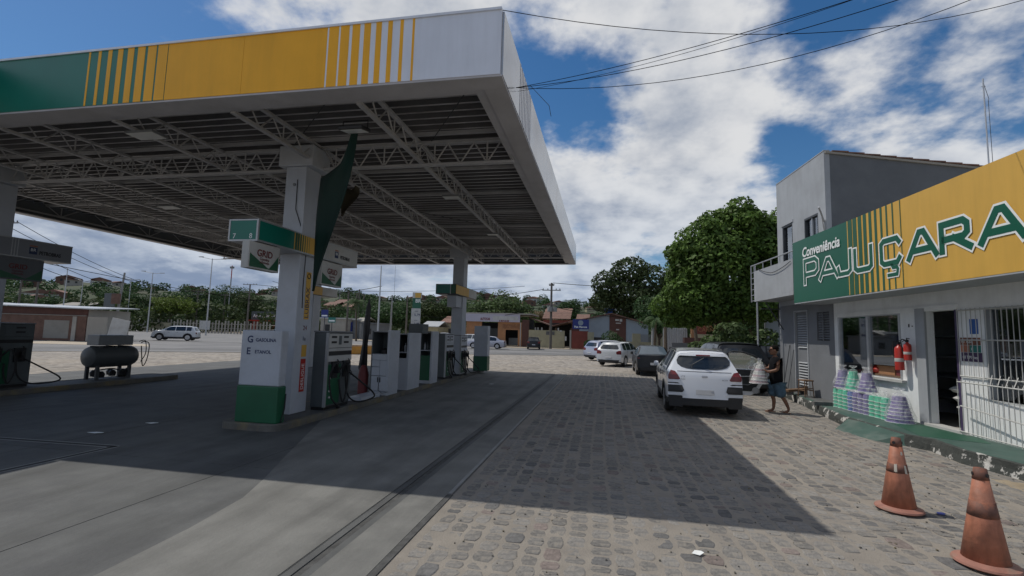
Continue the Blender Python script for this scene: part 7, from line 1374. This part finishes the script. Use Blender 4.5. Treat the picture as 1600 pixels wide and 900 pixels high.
# banners on the leaning pole
q = thing('pole_banners', 'faded banner and billboard frame hung on the leaning concrete pole', 'banner', (w193.x, 61.5, 0)); B('billboard', (-2.8, 0, at(180, 483, 61.5).z), (-.7, .1, at(180, 458, 61.5).z), 'leaf_olive' if 0 else 'pump_grey', q); B('banner', (-1.1, -.3, at(190, 475, 61.5).z), (.6, -.2, at(190, 459, 61.5).z), 'brick', q)
for (a, b_) in (((-1.6, 0, 3.0), (-1.6, 0, .4)), ((.7, 0, 3.0), (.7, 0, .4)), ((-1.6, 0, 3.0), (.7, 0, 3.0)), ((-1.6, 0, 1.2), (.7, 0, 1.2))): MB().tube([a, b_], .05, 5).build('frame_bar', 'dark_metal', q)
def wire(a, b_, sag, r_, lab, n=18, parent=None, name='overhead_wire'):
    a, b_ = Vector(a), Vector(b_); P = [a.lerp(b_, k/n)-Vector((0, 0, sag*4*(k/n)*(1-k/n))) for k in range(n+1)]
    o = MB().tube(P, r_, 4, cap=False).build(name, 'wire', parent); return tag(o, lab, 'wire', 'overhead wires')
cr_ = (X1-.01, Y0+.02, ZT+.03)
wire(cr_, tuple(at(1640, -12, 9.5)), .55, .006, 'black wire sagging from the top corner of the canopy to the upper right')
e0 = Vector((X1+.03, 8.3, 5.60)); e0 = Vector((X1+.04, at(800, 137, 1).y, 1)); d = ray(806, 137); e0 = d*((X1+.04)/d.x)+Vector((0, 0, CH))
for (px, py, Yw_, sag, lab) in ((1420, -30, 5.0, .10, 'uppermost wire of the bundle fixed to the side of the canopy'), (1470, -22, 5.0, .16, 'middle wire of the bundle fixed to the side of the canopy'), (1590, -30, 6.4, .42, 'lowest wire of the bundle fixed to the side of the canopy')): wire(e0, tuple(at(px, py, Yw_)), sag, .005, lab)
wire(e0+Vector((0, .15, .02)), tuple(at(1405, -26, 4.9)), .12, .0035, 'thin pale twin of the uppermost canopy wire')
MB().tube([tuple(e0.lerp(at(1420, -30, 5.0), .055)-Vector((0, 0, .02))), tuple(at(858, 165, 6.6)), tuple(at(861, 182, 6.6))], .004, 4).build('dangling_wire', 'black'); tag(bpy.data.objects['dangling_wire'], 'short loose wire end dangling beside the canopy fascia', 'wire')
def pw(p, dx=0, dz=0): return (p.x+dx, p.y, p.z+dz)
wl_ = [(pw(w10, -1.2), pw(w310, -1.4, -.2), 2.2, 'upper wire from the left crossarm pole to the small crossarm pole'), (pw(w10, 1.2), pw(w310, 1.4, -.2), 2.4, 'second wire from the left crossarm pole to the small crossarm pole'), (pw(w10, 0, -2.0), pw(w310, 0, -1), 2.8, 'low sagging wire from the left pole into the trees'),
      (pw(w10, 0, -3.0), pw(w193, 0, -1.5), 1.4, 'wire from the left pole to the leaning concrete pole'), (pw(w310, 1.2), pw(w393, -1.2, -1.6), .9, 'wire between the small crossarm pole and the dark wooden pole'), (pw(w310, 0, -1), pw(w393, 0, -1.8), 1.0, 'lower wire toward the dark wooden pole'), (pw(w393, 1.2, -.1), (-15, 90, 11.0), 1.2, 'wire running right from the dark wooden pole behind the pillar'),
      (pw(w862, -1.1, -.9), (-62, 80, 10.5), 2.6, 'long wire from the transformer pole to the left'), (pw(w862, 0, -3.3), (-30, 74, 6.8), .8, 'lower wire left of the transformer'), (pw(w862, 0, -3.3), (-32, 80, 4.6), .9, 'lowest wire left of the transformer'), (pw(w862, .2, 0), (30, 52, 9.2), 1.2, 'upper wire from the transformer pole to the right'), (pw(w862, .6, -3.3), (14, 60, 4.4), .8, 'wire sloping right from the transformer over the gabled house'), (pw(w862, .6, -3.2), (22, 50, 6.2), 1.0, 'second wire right of the transformer'),
      ((at(597, 447, 60).x, 60, at(597, 447, 60).z), (at(380, 470, 66).x, 66, at(380, 470, 66).z), .5, 'wire from the plain mast sloping left'), (pw(w10, 0, -3.6), (-40, 95, 5.5), 1.5, 'lowest long wire on the left'), ((at(618, 415, 50).x, 50, at(618, 415, 50).z), (at(615, 480, 50).x, 50, at(615, 480, 50).z), 0, 'thin vertical wire under the canopy edge')]
for a, b_, s_, lab in wl_: wire(a, b_, s_, .035 if 'vertical' not in lab else .012, lab)
# ================================================================ light haze of the air
hzm = bpy.data.materials.new('haze'); hzm.use_nodes = True; hn = hzm.node_tree.nodes; hn.remove(hn['Principled BSDF']); pv = hn.new('ShaderNodeVolumePrincipled'); pv.inputs['Density'].default_value = HAZE if (HAZE := .00055) else 0; pv.inputs['Color'].default_value = (.80, .88, 1, 1); pv.inputs['Anisotropy'].default_value = .2
hzm.node_tree.links.new(pv.outputs[0], hn['Material Output'].inputs['Volume'])
USE_HAZE = False
if USE_HAZE:
    o = MB().box((-900, -60, -1.5), (700, 1000, 75)).build('haze', hzm); o['kind'] = 'stuff'
